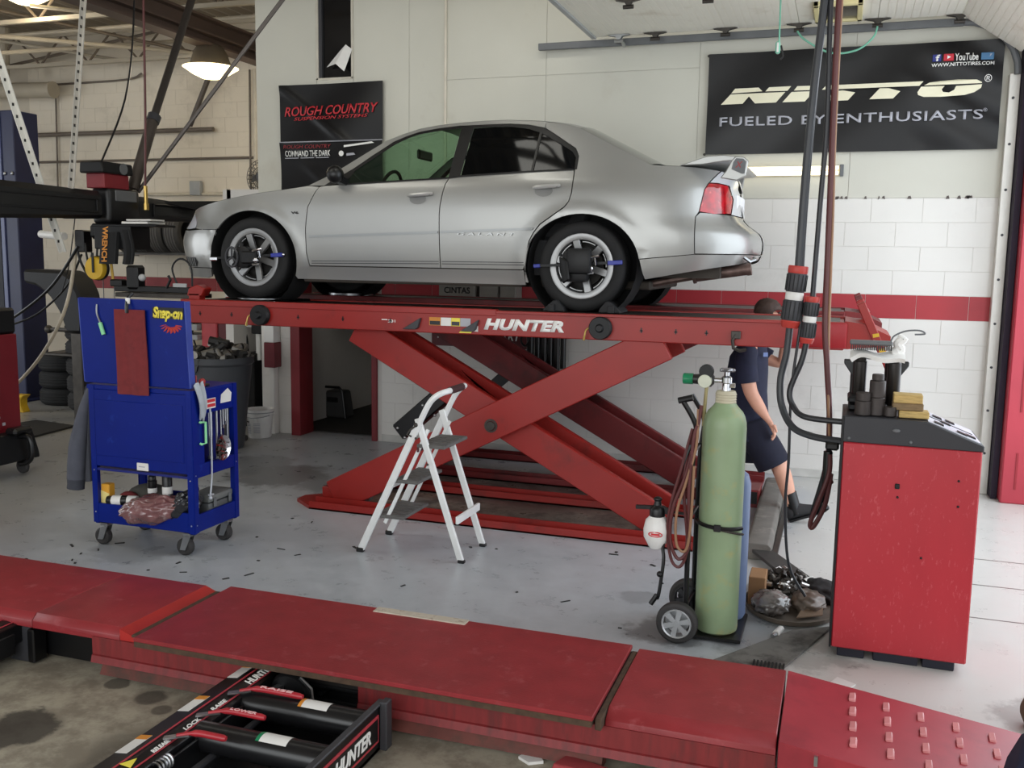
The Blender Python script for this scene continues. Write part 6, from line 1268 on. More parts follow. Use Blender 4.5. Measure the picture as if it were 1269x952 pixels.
# ======================= alignment camera beam at the left =======================
XB=-6.34
am=thing('alignment_beam','long black alignment camera beam hanging on struts at the left','camera beam',(XB,7.27,2.2))
def sec(y,zt,zb,hw): return [(XB-hw,y,zb+.03),(XB-hw*.7,y,zb),(XB+hw*.7,y,zb),(XB+hw,y,zb+.03),(XB+hw,y,zt-.05),(XB+hw*.6,y,zt),(XB-hw*.6,y,zt),(XB-hw,y,zt-.05)]
def loft(sections,caps=True):
    bm=B(); R=[[bm.verts.new(p) for p in s] for s in sections]
    for a,c in zip(R[:-1],R[1:]):
        for k in range(len(a)): bm.faces.new((a[k],a[(k+1)%len(a)],c[(k+1)%len(a)],c[k]))
    if caps: bm.faces.new(R[0]); bm.faces.new(list(reversed(R[-1])))
    bmesh.ops.recalc_face_normals(bm,faces=bm.faces[:]); return bm
blk2=M('beam_satin_black',(16,16,18),.38,0,.08,4)
wpart('beam_arm',loft([sec(4.6,2.46,2.14,.10),sec(5.9,2.455,2.16,.10),sec(6.95,2.44,2.20,.09)]),blk2,am); wpart('beam_arm',loft([sec(7.40,2.43,2.20,.09),sec(8.2,2.40,2.22,.08),sec(8.75,2.42,2.24,.07)]),blk2,am)
for q in ((5.2,6.9),(7.62,8.6)):
    bm=B(); box(bm,XB+.085,XB+.104,q[0],q[1],2.245,2.265,.004); box(bm,XB+.085,XB+.104,q[0],q[1],2.355,2.37,.004); box(bm,XB+.085,XB+.104,q[0],q[0]+.02,2.25,2.37,.004); box(bm,XB+.085,XB+.104,q[1]-.02,q[1],2.25,2.37,.004); wpart('recess_rib',bm,satin,am)
bm=box(B(),XB-.10,XB+.11,7.02,7.44,2.15,2.49,.05,3); pod=wpart('centre_pod',bm,blk2,am); wpart('pod_panel',box(B(),XB+.10,XB+.116,7.10,7.38,2.36,2.46,.01),grey,am,parent=pod)
bm=B(); box(bm,XB-.12,XB+.12,8.62,8.86,2.08,2.26,.04,2); wpart('camera_head',bm,satin,am); bm=B(); box(bm,XB-.12,XB+.12,4.7,5.2,2.08,2.26,.04,2); wpart('camera_head',bm,satin,am)
wpart('under_pod',box(B(),XB-.12,XB+.12,7.0,7.40,2.02,2.16,.03),satin,am)
bx=thing('winch_box','red box with black lid standing on the black camera beam','winch',(XB,7.14,2.48)); wpart('box_body',box(B(),XB-.10,XB+.10,6.98,7.30,2.47,2.60,.008),M('winch_red',(130,34,42),.45),bx); wpart('box_lid',prism(B(),[(XB-.13,6.93,2.60),(XB+.13,6.93,2.60),(XB+.12,6.93,2.70),(XB-.12,6.93,2.70)],(0,.40,0),.012),satin,bx); wpart('emblem',lathe(B(),[(0,0),(.05,0),(.052,-.004)],(XB+.132,7.2,2.65),'X',14),grey,bx)
galv=M('galvanised_strut',(196,192,184),.4,.3,.06,8)
def strut(name,label,p0,p1,w,m,holes=True):
    s=thing(name,label,'strut',p1); bm=B(); bar(bm,p0,p1,w,.008,(1,0,0)); bar(bm,Vector(p0)+Vector((0,w/2,0)),Vector(p1)+Vector((0,w/2,0)),.008,w,(1,0,0)); wpart('angle_iron',bm,m,s)
    if holes:
        bm=B(); n=34
        for k in range(1,n):
            c=Vector(p0).lerp(Vector(p1),k/n); box(bm,c.x+.0035,c.x+.006,c.y-.010,c.y+.010,c.z-.012,c.z+.012)
        bm2=bm; wpart('strut_hole',bm2,black,s)
    return s
strut('perforated_strut','pale perforated steel strut slanting left of the beam centre',(XB+.06,7.0,5.03),(XB+.06,6.62,2.44),.045,galv)
strut('perforated_strut','bright slanted steel strut crossing behind the beam at far left',(XB-.13,5.52,5.0),(XB-.13,6.69,1.90),.055,M('bright_strut',(226,224,216),.4,.1,.04,6))
def pole(name,label,p0,p1,r,m): return lone(name,rod(B(),p0,p1,r,10),m,label,'strut')
t=thing('telescopic_strut','dark telescoping strut rising from the beam centre','strut',(XB,7.46,2.5)); wpart('outer_tube',rod(B(),(XB,7.46,2.49),(XB,7.78,3.18),.055,12),M('strut_brown',(72,64,58),.45,.2),t); wpart('inner_tube',rod(B(),(XB,7.75,3.12),(XB,8.72,5.05),.038,12),M('strut_brown2',(58,52,48),.45,.2),t); wpart('collar',rod(B(),(XB,7.765,3.15),(XB,7.80,3.21),.065,12),dkgrey,t)
pole('thin_strut','thin dark rod slanting far right up from the beam centre',(XB,7.53,2.47),(-4.42,8.20,5.05),.020,M('strut_grey',(94,88,84),.4,.4)); pole('thin_strut','second thin rod just beside the far right slanting one',(XB+.03,7.50,2.47),(-4.36,8.16,5.05),.012,MATS['strut_grey'])
lone('air_hose',tube(B(),smooth([(XB+.12,7.60,5.05),(XB+.13,7.54,4.2),(XB+.14,7.50,3.2),(XB+.15,7.45,2.5)],6),.011,8),hosered,'maroon hose hanging down onto the middle of the black beam','hose')
lone('wire_cable',tube(B(),smooth([(XB+.0,7.62,5.05),(XB,7.55,4.0),(XB,7.40,3.3),(XB,7.06,2.69)],6),.009,6),black,'thin black wire running down to the red box on the beam','cable')
bm=B(); rod(bm,(XB+.155,7.45,2.52),(XB+.155,7.45,2.36),.018,8); rod(bm,(XB+.155,7.45,2.36),(XB+.155,7.45,2.30),.026,8); lone('hose_coupler',bm,MATS['brass'],'brass coupler hanging in front of the beam centre','coupler')
# gear hanging under the beam
rk=thing('tool_shelf','black tool shelf hung below the camera beam','shelf',(-6.2,7.0,2.0))
bm=B(); box(bm,-6.72,-6.36,6.98,7.02,2.20,2.235,.003); wpart('perforated_bar',bm,satin,rk); bm=B()
for k in range(6): box(bm,-6.70+.055*k,-6.675+.055*k,6.975,6.985,2.21,2.225)
wpart('bar_hole',bm,ltgrey,rk); bm=B(); box(bm,-6.38,-5.98,6.98,7.25,1.93,2.14,.01); box(bm,-6.40,-5.70,6.98,7.25,2.13,2.15,.004); wpart('shelf_box',bm,satin,rk); bm=B(); box(bm,-6.60,-6.50,6.98,7.1,1.90,2.10,.01); tube(bm,smooth([(-6.6,7.0,2.0),(-6.55,6.98,1.85),(-6.50,6.98,1.75),(-6.45,6.98,1.70),(-6.42,7.0,1.9)],5),.012,6); tube(bm,smooth([(-6.5,7.0,1.98),(-6.45,6.98,1.80),(-6.38,6.98,1.74),(-6.36,7.0,1.95)],5),.010,6); wpart('black_gear',bm,black,rk)
bm=B(); box(bm,-6.06,-5.78,6.97,7.2,2.155,2.175,.003); box(bm,-6.0,-5.74,6.96,7.15,2.18,2.195,.003); lone('paper_stack',bm,white,'white papers lying on the shelf below the camera beam','paper')
gb=thing('tool_bag','black cloth bag with orange lettering hanging under the beam','bag',(-6.17,6.95,1.8)); bm=grid(B(),lambda u,v:Vector((-6.26+.17*u+.035*v,6.94-.01*math.sin(6*u),1.80+.28*v)),8,8); thicken(bm,.03); wpart('bag_cloth',bm,M('bag_black',(22,22,24),.8,0,.1,10),gb)
bm=text('WRENCH',1,.001,.03,0); xs=[v.co.x for v in bm.verts]; a=min(xs); w=max(xs)-a
for v in bm.verts:
    u=(v.co.x-a)/w; q=v.co.y; v.co=Vector((-6.225+.055*q/.7+.030*(1-u),6.895-v.co.z,2.13-.31*u))
for f in [f for f in bm.faces]: pass
wpart('lettering',bm,orange,gb,flat=True)
bm=grid(B(),lambda u,v:Vector((-6.03+.11*u+.02*math.sin(4*v),6.96-.02*math.sin(8*u),1.80+.30*v)),8,8); thicken(bm,.02); lone('black_cloth',bm,MATS['bag_black'],'plain black cloth hanging right of the lettered bag','cloth')
re=thing('cord_reel','yellow round cord reel hanging under the black beam','reel',(-6.38,7.0,1.66)); bm=lathe(B(),[(0,-.035),(.098,-.035),(.105,-.025),(.105,.03),(0,.03)],(0,0,0.1),'Y',28); mk('reel_drum',bm,yellow,re); bm=B(); box(bm,-.012,.012,-.05,-.036,.06,.23,.004); lathe(bm,[(.107,.01),(.112,.015),(.112,.04),(.105,.045)],(0,0,.1),'Y',28); mk('reel_bracket',bm,black,re)
lone('ratchet_strap',B() if False else bar(B(),(-6.17,6.95,1.80),(-6.15,6.95,1.60),.025,.008,(0,1,0)),M('strap_mustard',(176,142,60),.8),'mustard strap hanging below the lettered bag','strap')
for x in (-6.31,-6.151): lone('hanging_wire',rod(B(),(x,7.0 if x<-6.2 else 6.955,1.665 if x<-6.2 else 1.602),(x,7.0 if x<-6.2 else 6.955,1.2),.004,5),black,['thin wire hanging under the yellow reel','thin wire hanging under the mustard strap'][x>-6.2],'wire')
bm=prism(B(),[(XB+.02,7.75,2.40),(XB+.3,8.75,2.46),(XB+.25,8.4,2.30)],(.02,0,.0)); lone('cable_cover',bm,satin,'black sagging cover flap on the far end of the camera beam','cover')
# ======================= far left: post, chest, tyres, bins =======================
post=thing('lift_post','dark navy two-post lift column at the far left','lift post',(-10.15,9.7,0))
wpart('column',box(B(),-10.45,-9.86,9.5,9.9,0,3.64,.01),navyp,post); wpart('column_slot',box(B(),-10.40,-10.14,9.49,9.505,.1,3.6),M('slot_black',(16,18,30),.6),post); wpart('edge_stripe',box(B(),-10.12,-10.06,9.48,9.502,.0,3.62,.004),M('navy_edge_light',(74,82,120),.35),post); wpart('base_plate',box(B(),-10.6,-9.7,9.35,10.1,0,.02),navyp,post); bm=B()
for z in (2.86,2.87): ball(bm,(-10.02,9.49,z),.018); ball(bm,(-9.90,9.49,z),.018)
wpart('bolt',bm,steel,post)
ch=thing('tool_chest','dark red roller tool chest with black bumper handle cut off by the picture edge','tool chest',(-6.83,6.05,0))
cr=M('chest_red',(118,26,36),.4,0,.08,4)
wpart('chest_body',box(B(),-7.42,-6.665,5.8,6.35,.36,1.20,.008),cr,ch); wpart('chest_top',box(B(),-7.43,-6.675,5.78,6.36,1.20,1.42,.02),satin,ch); wpart('chest_base',prism(B(),[(-7.31,5.78,.14),(-6.48,5.78,.14),(-6.49,5.78,.20),(-6.55,5.78,.37),(-7.31,5.78,.37)],(0,.58,0),.01),satin,ch)
for k in range(6):
    z=.40+.13*k; dr=wpart('drawer',box(B(),-6.675,-6.66,5.83,6.15,z,z+.12,.004),cr,ch); wpart('drawer_pull',box(B(),-6.662,-6.645,5.85,6.12,z+.095,z+.115,.003),steel,ch,parent=dr)
wpart('chest_lettering_bar',box(B(),-6.666,-6.662,6.02,6.18,.43,.455),printgrey,ch)
bm=B(); tube(bm,smooth([(-6.53,6.2,.34),(-6.45,6.2,.345),(-6.415,6.2,.30),(-6.41,6.2,.20),(-6.45,6.2,.13),(-6.55,6.2,.10)],5),.022,10); box(bm,-6.60,-6.48,6.1,6.3,.36,.42,.02); wpart('bumper_handle',bm,black,ch)
for x in (-6.60,-7.2):
    for y in (5.86,6.28): bm=lathe(B(),[(0,-.022),(.05,-.022),(.062,-.012),(.062,.012),(.05,.022),(0,.022)],(x,y,.062),'Y',18); w=wpart('castor_wheel',bm,MATS['castor_rubber'],ch); bm=B(); box(bm,x-.03,x+.03,y-.03,y+.03,.12,.15,.004); wpart('castor_fork',bm,grey,ch,parent=w)
def tyre(name,c,axis,R=.31,wd=.20,label='',grp=None,mat=None,tread=True):
    t=thing(name,label,'tyre',c,0,grp); h=wd/2; s=R/.315
    bm=lathe(B(),[(.19*s,-h*.9),(.22*s,-h),(.28*s,-h),(.305*s,-h*.8),(R,-h*.55),(R,h*.55),(.305*s,h*.8),(.28*s,h),(.22*s,h),(.19*s,h*.9)],(0,0,0),axis,36); o=mk('casing',bm,mat or rubber,t)
    if tread:
        bm=B()
        for hh in (-.5,-.17,.17,.5): lathe(bm,[(R*1.001,h*hh-.010),(R*1.02,h*hh-.006),(R*1.02,h*hh+.06*wd),(R*1.001,h*hh+.07*wd)],(0,0,0),axis,40)
        mk('tread_rib',bm,M('tread_grey',(92,90,88),.6) if axis=='X' else mat or rubber,t)
    return t
for k in range(5): tyre('tyre',(-8.60,9.35,.105+.212*k),'Z',.32,.205,['bottom tyre of the stack beside the blue cart','second tyre from the bottom of the stack beside the blue cart','third tyre up in the stack beside the blue cart','fourth tyre up in the stack beside the blue cart','top tyre of the stack beside the blue cart'][k],'stacked tyres',M('tyre_dusty',(46,45,45),.8))
for k in range(3): tyre('tyre',(-9.22,9.55,.105+.212*k),'Z',.33,.205,['bottom tyre of the darker stack by the navy post','middle tyre of the darker stack by the navy post','top tyre of the darker stack by the navy post'][k],'stacked tyres')
for k,x in enumerate((-9.55,-9.27,-8.98,-8.70)): tyre('tyre',(x,11.2,2.19),'X',.30,.25,['leftmost tyre on the high rack behind the camera beam','second tyre from the left on the high rack','third tyre from the left on the high rack','rightmost tyre on the high rack behind the car nose'][k],'tyres on the wall rack',M('tyre_rack_grey',(58,57,56),.7))
bm=B(); 
for y in (11.05,11.38): rod(bm,(-9.85,y,1.895),(-8.4,y,1.895),.02,8)
for x in (-9.8,-8.45): bar(bm,(x,11.0,1.87),(x,11.6,1.87),.03,.03)
lone('tyre_rack',bm,steel,'steel rack holding four tyres on the far wall','rack')
bm=B(); tube(bm,smooth([(-8.95,8.6,1.62),(-8.5,8.6,1.655),(-8.2,8.6,1.60),(-8.03,8.6,1.40),(-7.98,8.6,1.12)],6),.08,10); 
n=14; pr=[(-8.05-.42+.50*math.cos(PI*k/n*.5),1.12+.50*math.sin(PI*k/n*.5)) for k in range(n+1)]
bm=prism(B(),[(-8.80,8.5,1.70),(-8.25,8.5,1.69),(-8.12,8.5,1.62),(-8.02,8.5,1.45),(-7.97,8.5,1.18),(-8.0,8.5,1.0),(-8.22,8.5,1.0),(-8.30,8.5,1.22),(-8.45,8.5,1.42),(-8.62,8.5,1.52),(-8.80,8.5,1.55)],(0,.35,0),.03)
lone('wheel_arch_liner',bm,M('liner_black',(15,15,17),.6,0,.1,5),'large black curved wheel arch liner stacked on top of the tyres','car part')
bm=B(); rod(bm,(-8.75,9.28,1.165),(-8.30,9.32,1.165),.105,18); rod(bm,(-8.88,9.26,1.165),(-8.75,9.28,1.165),.05,12); lone('muffler',bm,M('muffler_grey',(66,64,62),.5,.5),'grey exhaust muffler lying on top of the tyre stack','muffler')
bm=B(); box(bm,-9.85,-9.78,10.3,10.35,.0,1.5,.004); box(bm,-9.67,-9.60,10.3,10.35,.0,1.5,.004); box(bm,-9.85,-9.60,10.31,10.34,1.0,1.04); lone('chrome_rack',bm,M('rack_chrome',(170,166,160),.25,.8),'pale steel rack uprights behind the black arch liner','rack')
bm=B(); rod(bm,(-8.95,9.0,.98),(-8.55,9.0,.98),.025,8); ball(bm,(-8.95,9.0,.98),.05); box(bm,-9.05,-8.5,9.0,9.5,.66,.70,.01); lone('axle_bar',bm,dksteel,'steel bar with round knob lying above the dark tyre stack','axle part')
X7=7.0
lone('beige_hose',tube(B(),smooth([(-6.60,7.0,2.1),(-6.62,7.0,1.85),(-6.715,7.0,1.48),(-6.874,7.0,1.18),(-7.132,7.0,.864),(-7.496,7.0,.558),(-7.9,7.0,.30)],6),.016,8),M('beige_rubber',(188,176,154),.5),'beige hose drooping from the shelf down to the left edge','hose')
lone('black_cable',tube(B(),smooth([(-6.56,6.98,1.95),(-6.75,6.98,1.72),(-6.947,6.98,1.534),(-7.25,6.98,1.34),(-7.551,6.98,1.19),(-7.9,6.98,1.06)],6),.014,8),black,'upper black cable drooping from the shelf towards the navy post','cable')
lone('black_cable',tube(B(),smooth([(-6.56,7.02,1.88),(-6.72,7.02,1.62),(-6.95,7.02,1.42),(-7.2,7.02,1.28),(-7.6,7.02,1.16)],6),.010,8),black,'lower thinner black cable drooping beside the upper one','cable')
lone('thin_wire',tube(B(),smooth([(-6.56,7.0,2.43),(-6.62,7.0,2.1),(-6.70,7.0,1.75),(-6.78,7.0,1.55)],5),.005,6),black,'thin wire falling left of the yellow reel','wire')
lone('black_floor_mat',prism(B(),[(-8.6,7.35,.001),(-7.75,7.40,.001),(-7.85,8.2,.001),(-8.5,8.3,.001)],(0,0,.02)),M('mat_black',(40,38,36),.8),'black mat lying on the floor left of the blue cart','mat')
lone('cardboard_piece',prism(B(),[(-8.15,7.42,.03),(-7.9,7.42,.03),(-8.0,7.62,.05),(-8.1,7.6,.05)],(0,0,.008)),card,'cardboard piece on the black mat','cardboard')
bm=B(); prism(bm,[(-9.25,8.7,.0),(-9.10,8.7,.0),(-9.14,8.7,.08),(-9.14,8.7,.16),(-9.08,8.7,.21),(-9.25,8.7,.21)],(0,.12,0),.01); lone('yellow_stand',bm,yellow,'small yellow stand on the floor beside the navy post','stand')
bin_=thing('rubbish_bin','big dark grey rubbish bin heaped with car parts behind the blue cart','bin',(-5.75,7.90,0))
mk('bin_body',lathe(B(),[(0,0),(.21,0),(.22,.01),(.315,.83),(.335,.85),(.335,.91),(.318,.91),(.305,.85),(.205,.03),(0,.03)],(0,0,0),'Z',32),M('bin_grey',(70,72,76),.55,0,.06,5),bin_)
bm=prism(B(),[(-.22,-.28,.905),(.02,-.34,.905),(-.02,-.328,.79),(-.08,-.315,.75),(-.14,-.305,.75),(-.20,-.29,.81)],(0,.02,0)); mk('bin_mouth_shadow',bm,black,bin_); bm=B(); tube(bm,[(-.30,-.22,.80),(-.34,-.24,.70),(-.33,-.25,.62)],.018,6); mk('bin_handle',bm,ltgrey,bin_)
rnd=random.Random(5); bm=B(); bm2=B()
for i in range(90):
    a=rnd.uniform(0,2*PI); r=.27*math.sqrt(rnd.random()); p=Vector((-5.75+r*math.cos(a),7.90+r*math.sin(a),.82+.18*(1-r/.34)+rnd.uniform(0,.08))); d=Vector((rnd.uniform(-1,1),rnd.uniform(-1,1),rnd.uniform(-.5,.6))).normalized()*rnd.uniform(.03,.10); rod(bm2 if rnd.random()<.25 else bm,p-d,p+d,rnd.uniform(.015,.045),7)
lone('scrap_parts',bm,M('scrap_black',(40,38,36),.6,.2,.3,14),'dark scrap car parts piled in the grey bin','scrap',kind='stuff'); lone('metal_scrap',bm2,M('scrap_grey',(140,136,130),.5,.5,.2,14),'bright metal scrap pieces among the pile in the bin','scrap',kind='stuff')
mc=thing('brake_lathe','red post workshop machine with pale shafts behind the rubbish bin','machine',(-6.8,9.3,0))
wpart('machine_post',box(B(),-6.93,-6.72,9.2,9.4,.84,1.30,.01),M('machine_red',(186,70,76),.45),mc); wpart('machine_post_side',box(B(),-6.72,-6.52,9.22,9.42,.80,1.30,.01),M('machine_shaded_red',(92,30,36),.5),mc); wpart('machine_cabinet',box(B(),-7.4,-6.2,9.15,9.75,.0,.80,.01),satin,mc)  # post side in a darker copy of its red, shade painted in
bm=B(); rod(bm,(-6.54,9.25,.78),(-6.54,9.25,1.16),.03,10); rod(bm,(-6.20,9.25,.72),(-6.20,9.25,1.10),.03,10); rod(bm,(-6.5,9.25,1.10),(-6.2,9.25,1.10),.012,8); wpart('pale_shaft',bm,white,mc)
bm=B(); box(bm,-6.58,-6.50,9.2,9.3,1.05,1.35,.01); tube(bm,smooth([(-6.5,9.25,1.2),(-6.4,9.25,1.1),(-6.36,9.25,.95),(-6.35,9.25,.8)],5),.02,8); box(bm,-6.25,-6.12,9.18,9.32,1.02,1.30,.01); box(bm,-7.3,-6.95,9.2,9.6,1.14,1.32,.01); tube(bm,smooth([(-7.0,9.2,1.2),(-7.05,9.2,1.0),(-7.0,9.2,.82)],4),.012,6); wpart('black_arm',bm,black,mc)
bm=B(); box(bm,-7.32,-6.95,9.15,9.5,1.03,1.10,.006); box(bm,-7.32,-6.95,9.15,9.5,.92,.98,.006); wpart('pale_shelf',bm,ltgrey,mc)
wb=thing('wall_post_guard','white and dark red painted post beside the doorway','post',(-5.68,8.7,0)); wpart('white_top',box(B(),-5.74,-5.62,8.66,8.79,.985,1.36,.006),white,wb); wpart('red_bottom',box(B(),-5.74,-5.61,8.655,8.79,.72,.985,.006),M('post_dark_red',(112,30,40),.45),wb); wpart('post_foot',box(B(),-5.71,-5.65,8.70,8.79,.0,.72,.004),wall_white,wb)
bk=thing('bucket','white plastic bucket with printed panels by the red door frame','bucket',(-5.715,8.52,0))
mk('bucket_body',lathe(B(),[(0,0),(.115,0),(.12,.008),(.138,.24),(.148,.245),(.148,.30),(.140,.30),(.134,.25),(.112,.012),(0,.012)],(0,0,0),'Z',32),white,bk)
bm=B(); lathe(bm,[(.149,.262),(.152,.268),(.149,.274)],(0,0,0),'Z',32); tube(bm,[(.15*math.cos(a),.15*math.sin(a),.25-.03*abs(math.sin(a))) for a in [PI+.2+k*.27 for k in range(11)]],.004,5); mk('bucket_handle',bm,ltgrey,bk)
def wrapb(a0,a1,z0,z1,m,n):
    bm=B(); q=[[bm.verts.new(((.1215+.0705*z)*math.cos(a0+(a1-a0)*k/8),(.1215+.0705*z)*math.sin(a0+(a1-a0)*k/8),z)) for k in range(9)] for z in (z0,z1)]
    for k in range(8): bm.faces.new((q[0][k],q[0][k+1],q[1][k+1],q[1][k]))
    mk(n,bm,m,bk)
for z in (.05,.065,.08,.095,.11,.13,.145): wrapb(-2.35,-1.75,z,z+.007,MATS['silver_print'],'print_line'); wrapb(-1.5,-.95,z+.01,z+.016,MATS['silver_print'],'print_line')
wrapb(-2.35,-1.9,.165,.18,M('dark_print',(60,60,62),.5),'print_heading')
jsn=thing('jack_stand','small grey jack stand on the floor left of the white bucket','jack stand',(-5.93,8.36,0)); bm=B()
for dx,dy in ((-.1,-.08),(.1,-.08),(.1,.08),(-.1,.08)): bar(bm,(-5.93+dx,8.36+dy,0),(-5.93+dx*.2,8.36+dy*.2,.24),.035,.012)
wpart('legs',bm,grey,jsn); bm=B(); box(bm,-5.955,-5.905,8.335,8.385,.2,.30,.006); box(bm,-5.985,-5.875,8.335,8.385,.29,.32,.008); wpart('saddle',bm,grey,jsn); bm=B(); box(bm,-5.84,-5.72,8.22,8.32,0,.05,.01); ball(bm,(-5.80,8.25,.05),.04); lone('oily_rag',bm,M('oily_rag_grey',(78,74,70),.9,0,.2,14),'oily grey rag on the floor in front of the white bucket','rag')
mb=thing('mop_bucket','dark mop bucket with wringer frame in the dim back room','mop bucket',(-5.55,9.9,.012)); bm=prism(B(),[(-5.74,9.8,.012),(-5.40,9.8,.012),(-5.45,9.8,.33),(-5.70,9.8,.33)],(0,.22,0),.02); wpart('bucket_body',bm,M('mop_grey',(66,66,66),.6),mb); bm=B(); tube(bm,[(-5.76,9.79,.02),(-5.72,9.79,.34),(-5.68,9.79,.38),(-5.48,9.79,.38),(-5.44,9.79,.34),(-5.40,9.79,.02)],.016,8); box(bm,-5.65,-5.5,9.785,9.80,.20,.26,.01); wpart('wringer_frame',bm,black,mb)
lone('parts_stand',box(B(),-8.2,-8.05,8.55,8.8,0,.999,.01),dksteel,'steel stand carrying the black arch liner behind the blue cart','stand')
# wall fan, pipes, rod, lamps
fan=thing('wall_fan','round caged wall fan partly hidden behind the pale column','fan',(-7.44,11.3,2.93)); bm=B()
for r in (.08,.14,.20,.24): tube(bm,[(r*math.cos(a),-.10+.25*r,r*math.sin(a)) for a in [k*PI/14 for k in range(28)]],.005,5,True)
for k in range(28):
    a=k*PI/14; tube(bm,[(.06*math.cos(a),-.10,.06*math.sin(a)),(.16*math.cos(a+.15),-.09,.16*math.sin(a+.15)),(.24*math.cos(a+.3),-.02,.24*math.sin(a+.3)),(.24*math.cos(a+.3),.10,.24*math.sin(a+.3))],.004,4)
mk('cage',bm,M('fan_cage',(96,92,86),.5,.4),fan); bm=B()
for k in range(4):
    a=k*PI/2; prism(bm,[(.03*math.cos(a),0,.03*math.sin(a)),(.20*math.cos(a-.3),.02,.20*math.sin(a-.3)),(.20*math.cos(a+.35),-.02,.20*math.sin(a+.35))],(0,.008,0))
mk('blades',bm,grey,fan); bm=lathe(B(),[(0,-.1),(.06,-.1),(.06,.12),(0,.12)],(0,0,0),'Y',16); box(bm,-.02,.02,.08,.3,-.03,.03); mk('motor',bm,dkgrey,fan)
pm=M('pipe_grey_paint',(110,100,90),.5,.2)
lone('wall_pipe',rod(B(),(-11.7,11.5,3.62),(-8.37,11.5,3.62),.032,10),pm,'thick grey pipe ending in mid wall below the hanging lamp','pipe')
lone('conduit',tube(B(),[(-11.7,11.56,3.23),(-6.6,11.56,3.23)],.018,8),pm,'thin grey conduit running level along the far wall','pipe')
lone('conduit',tube(B(),[(-6.6,11.56,2.74),(-9.6,11.56,2.74)],.022,8),M('conduit_cream',(208,198,178),.5),'cream conduit low on the far wall behind the car nose','pipe')
lone('conduit',tube(B(),[(-7.80,11.55,4.40),(-7.82,11.55,2.75)],.014,8),pm,'thin grey vertical conduit beside the wall fan','pipe'); lone('conduit',tube(B(),[(-7.68,11.53,4.4),(-7.70,11.53,2.75)],.045,10),M('conduit_cream',(208,198,178),.5),'thick cream vertical pipe right of the thin grey one','pipe')
lone('conduit',tube(B(),smooth([(-11.15,11.56,4.35),(-9.9,11.56,4.36),(-9.55,11.5,4.42)],6),.015,8),pm,'short grey conduit bending up at its right end high on the far wall','pipe'); lone('conduit',tube(B(),[(-11.15,11.56,4.35),(-11.2,11.56,2.6)],.012,8),pm,'grey vertical conduit left of the perforated strut','pipe')
bm=B(); box(bm,-8.80,-8.62,11.5,11.58,2.72,2.92,.01); lone('junction_box',bm,ltgrey,'small pale junction box on the far wall conduit','box')
bm=B(); bar(bm,(-8.36,11.4,4.28),(-8.68,11.4,3.66),.05,.05); lone('pipe_brace',bm,M('brace_dark',(84,76,70),.5),'dark slanting brace between the lamp and the thick grey pipe','brace')
bm=B(); rod(bm,(-12.6,11.2,4.25),(-10.87,11.2,4.20),.11,16); rod(bm,(-10.88,11.2,4.20),(-10.84,11.2,4.20),.12,16); lone('duct',bm,joistm,'cream round duct ending high at the far left','duct')
lone('vertical_pipe',rod(B(),(-11.48,11.0,5.05),(-11.53,11.0,4.3),.07,10),joistm,'thick cream vertical pipe under the roof at far left','pipe')
lone('cross_tube',rod(B(),(-7.0,7.0,2.06),(-6.68,6.95,2.04),.035,10),white,'short white tube across the slanted struts below the beam','tube')
def highbay(x,y,z,label,pw):
    t=thing('pendant_lamp',label,'lamp',(x,y,z)); k=1.0
    mk('reflector',lathe(B(),[(.24,.0),(.235,.02),(.19,.16),(.14,.24),(.08,.27),(0,.275)],(0,0,0),'Z',28),M('lamp_hood_brown',(96,86,72),.5,.2),t)
    mk('lens',lathe(B(),[(0,-.115),(.10,-.105),(.20,-.06),(.29,-.0),(.31,.012),(.24,.014)],(0,0,0),'Z',28),MATS.get('lamp_glow') or glow('lamp_glow',(255,238,190),2.6),t)
    mk('stem',rod(B(),(0,0,.27),(0,0,5.06-z if x<-8 else .23),.02,8),dkgrey,t)
    l=bpy.data.lights.new('pendant_light','POINT'); l.energy=pw; l.color=(1,.88,.68); l.shadow_soft_size=.2; lo=bpy.data.objects.new('pendant_light',l); COL.objects.link(lo); lo.location=(x,y,z-.25)
highbay(-6.93,9.5,3.99,'lit high bay lamp hanging from the brown roof beam',22); highbay(-9.07,9.0,4.83,'lit high bay lamp cut off by the top left corner',22)
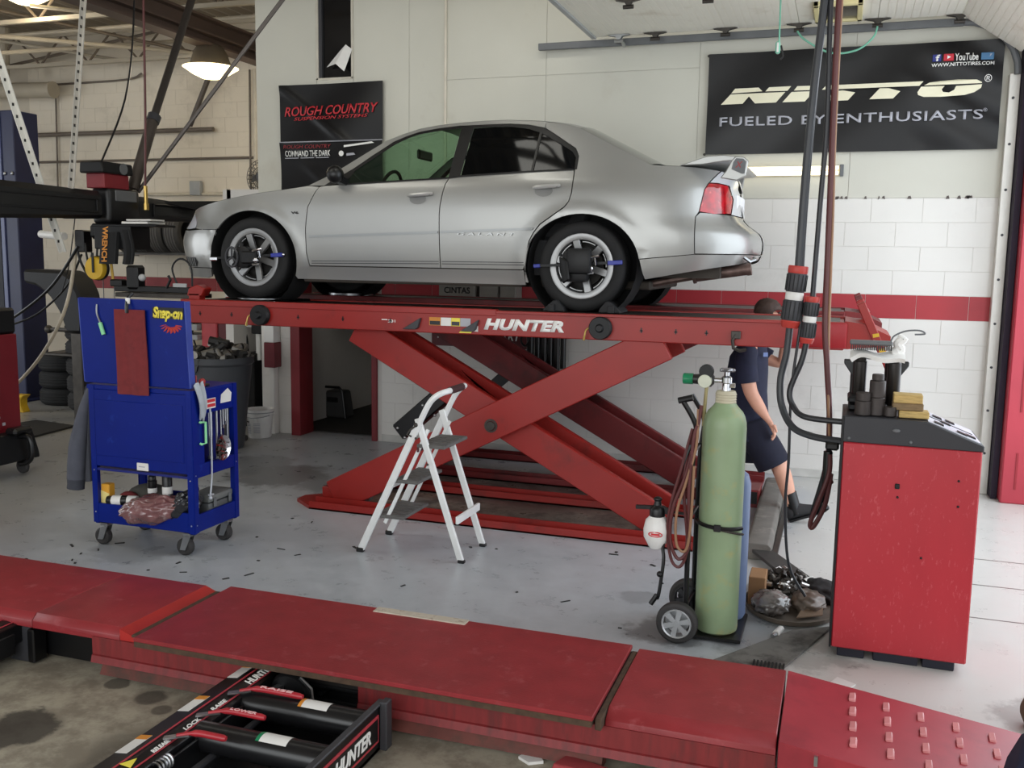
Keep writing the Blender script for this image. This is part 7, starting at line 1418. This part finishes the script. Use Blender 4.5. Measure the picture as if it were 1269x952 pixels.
# tool clutter on the front of the lift behind the blue lid
cl=thing('camera_bar','black bar with clamps lying across the front end of the near runway','clamp bar',(-5.35,6.6,1.55))
bm=B(); box(bm,-5.75,-4.95,6.5,6.58,1.58,1.63,.006); box(bm,-5.62,-5.50,6.48,6.6,1.60,1.80,.02); box(bm,-5.80,-5.68,6.5,6.58,1.62,1.68,.01); wpart('bar_body',bm,black,cl); bm=B(); ball(bm,(-5.46,6.5,1.70),.03); box(bm,-5.15,-5.02,6.49,6.5,1.63,1.66); wpart('pale_fitting',bm,ltgrey,cl); bm=B(); tube(bm,smooth([(-5.1,6.5,1.62),(-5.16,6.5,1.78),(-5.08,6.5,1.86),(-4.98,6.5,1.80),(-4.97,6.5,1.64)],5),.008,6); tube(bm,[(-5.22,6.5,1.62),(-5.18,6.5,1.69),(-5.20,6.5,1.72)],.012,6); wpart('cable_loop',bm,black,cl); bm=B(); box(bm,-5.7,-4.93,6.45,6.7,1.54,1.575,.004); wpart('bar_foot',bm,dksteel,cl)

rnd=random.Random(21); bm=B()
for i in range(46):
    x=rnd.uniform(-4.9,-.9); y=rnd.uniform(3.98,6.0)
    if rnd.random()<.3: x=rnd.uniform(-4.75,-4.3); y=rnd.uniform(4.45,4.85)
    a=rnd.uniform(0,PI); l=rnd.uniform(.008,.035); w=rnd.uniform(.004,.010); c,n=math.cos(a),math.sin(a)
    prism(bm,[(x+c*l-n*w,y+n*l+c*w,.0005),(x+c*l+n*w,y+n*l-c*w,.0005),(x-c*l*.8+n*w,y-n*l*.8-c*w,.0005),(x-c*l*.9-n*w*.6,y-n*l*.9+c*w*.6,.0005)],(0,0,.004))
lone('floor_litter',bm,M('litter_dark',(46,44,42),.9),'small dark crumbs and leaf scraps scattered over the grey painted floor','litter',kind='stuff')
bm=B()
for i in range(14):
    x=rnd.uniform(-.1,1.2); r=rnd.uniform(.006,.018); prism(bm,[(x-r,WY-.010,2.452+rnd.uniform(-.008,.006)),(x+r,WY-.010,2.452+rnd.uniform(-.006,.008)),(x+r*.5,WY-.010,2.475),(x-r*.6,WY-.010,2.47)],(0,.006,0))
o=mk('peeling_chip',bm,M('bare_plaster_dark',(96,88,84),.9),wall_back); o['kind']='stuff'

bm=prism(B(),[(.58,3.08,.0),(.98,3.08,.0),(.98,3.08,.47),(.62,3.08,.46),(.57,3.08,.34)],(0,.15,0),.02); lone('navy_cover',bm,M('navy_cover_cloth',(30,32,58),.85),'dark navy cloth covered item at the near edge of the approach ramp','cover')
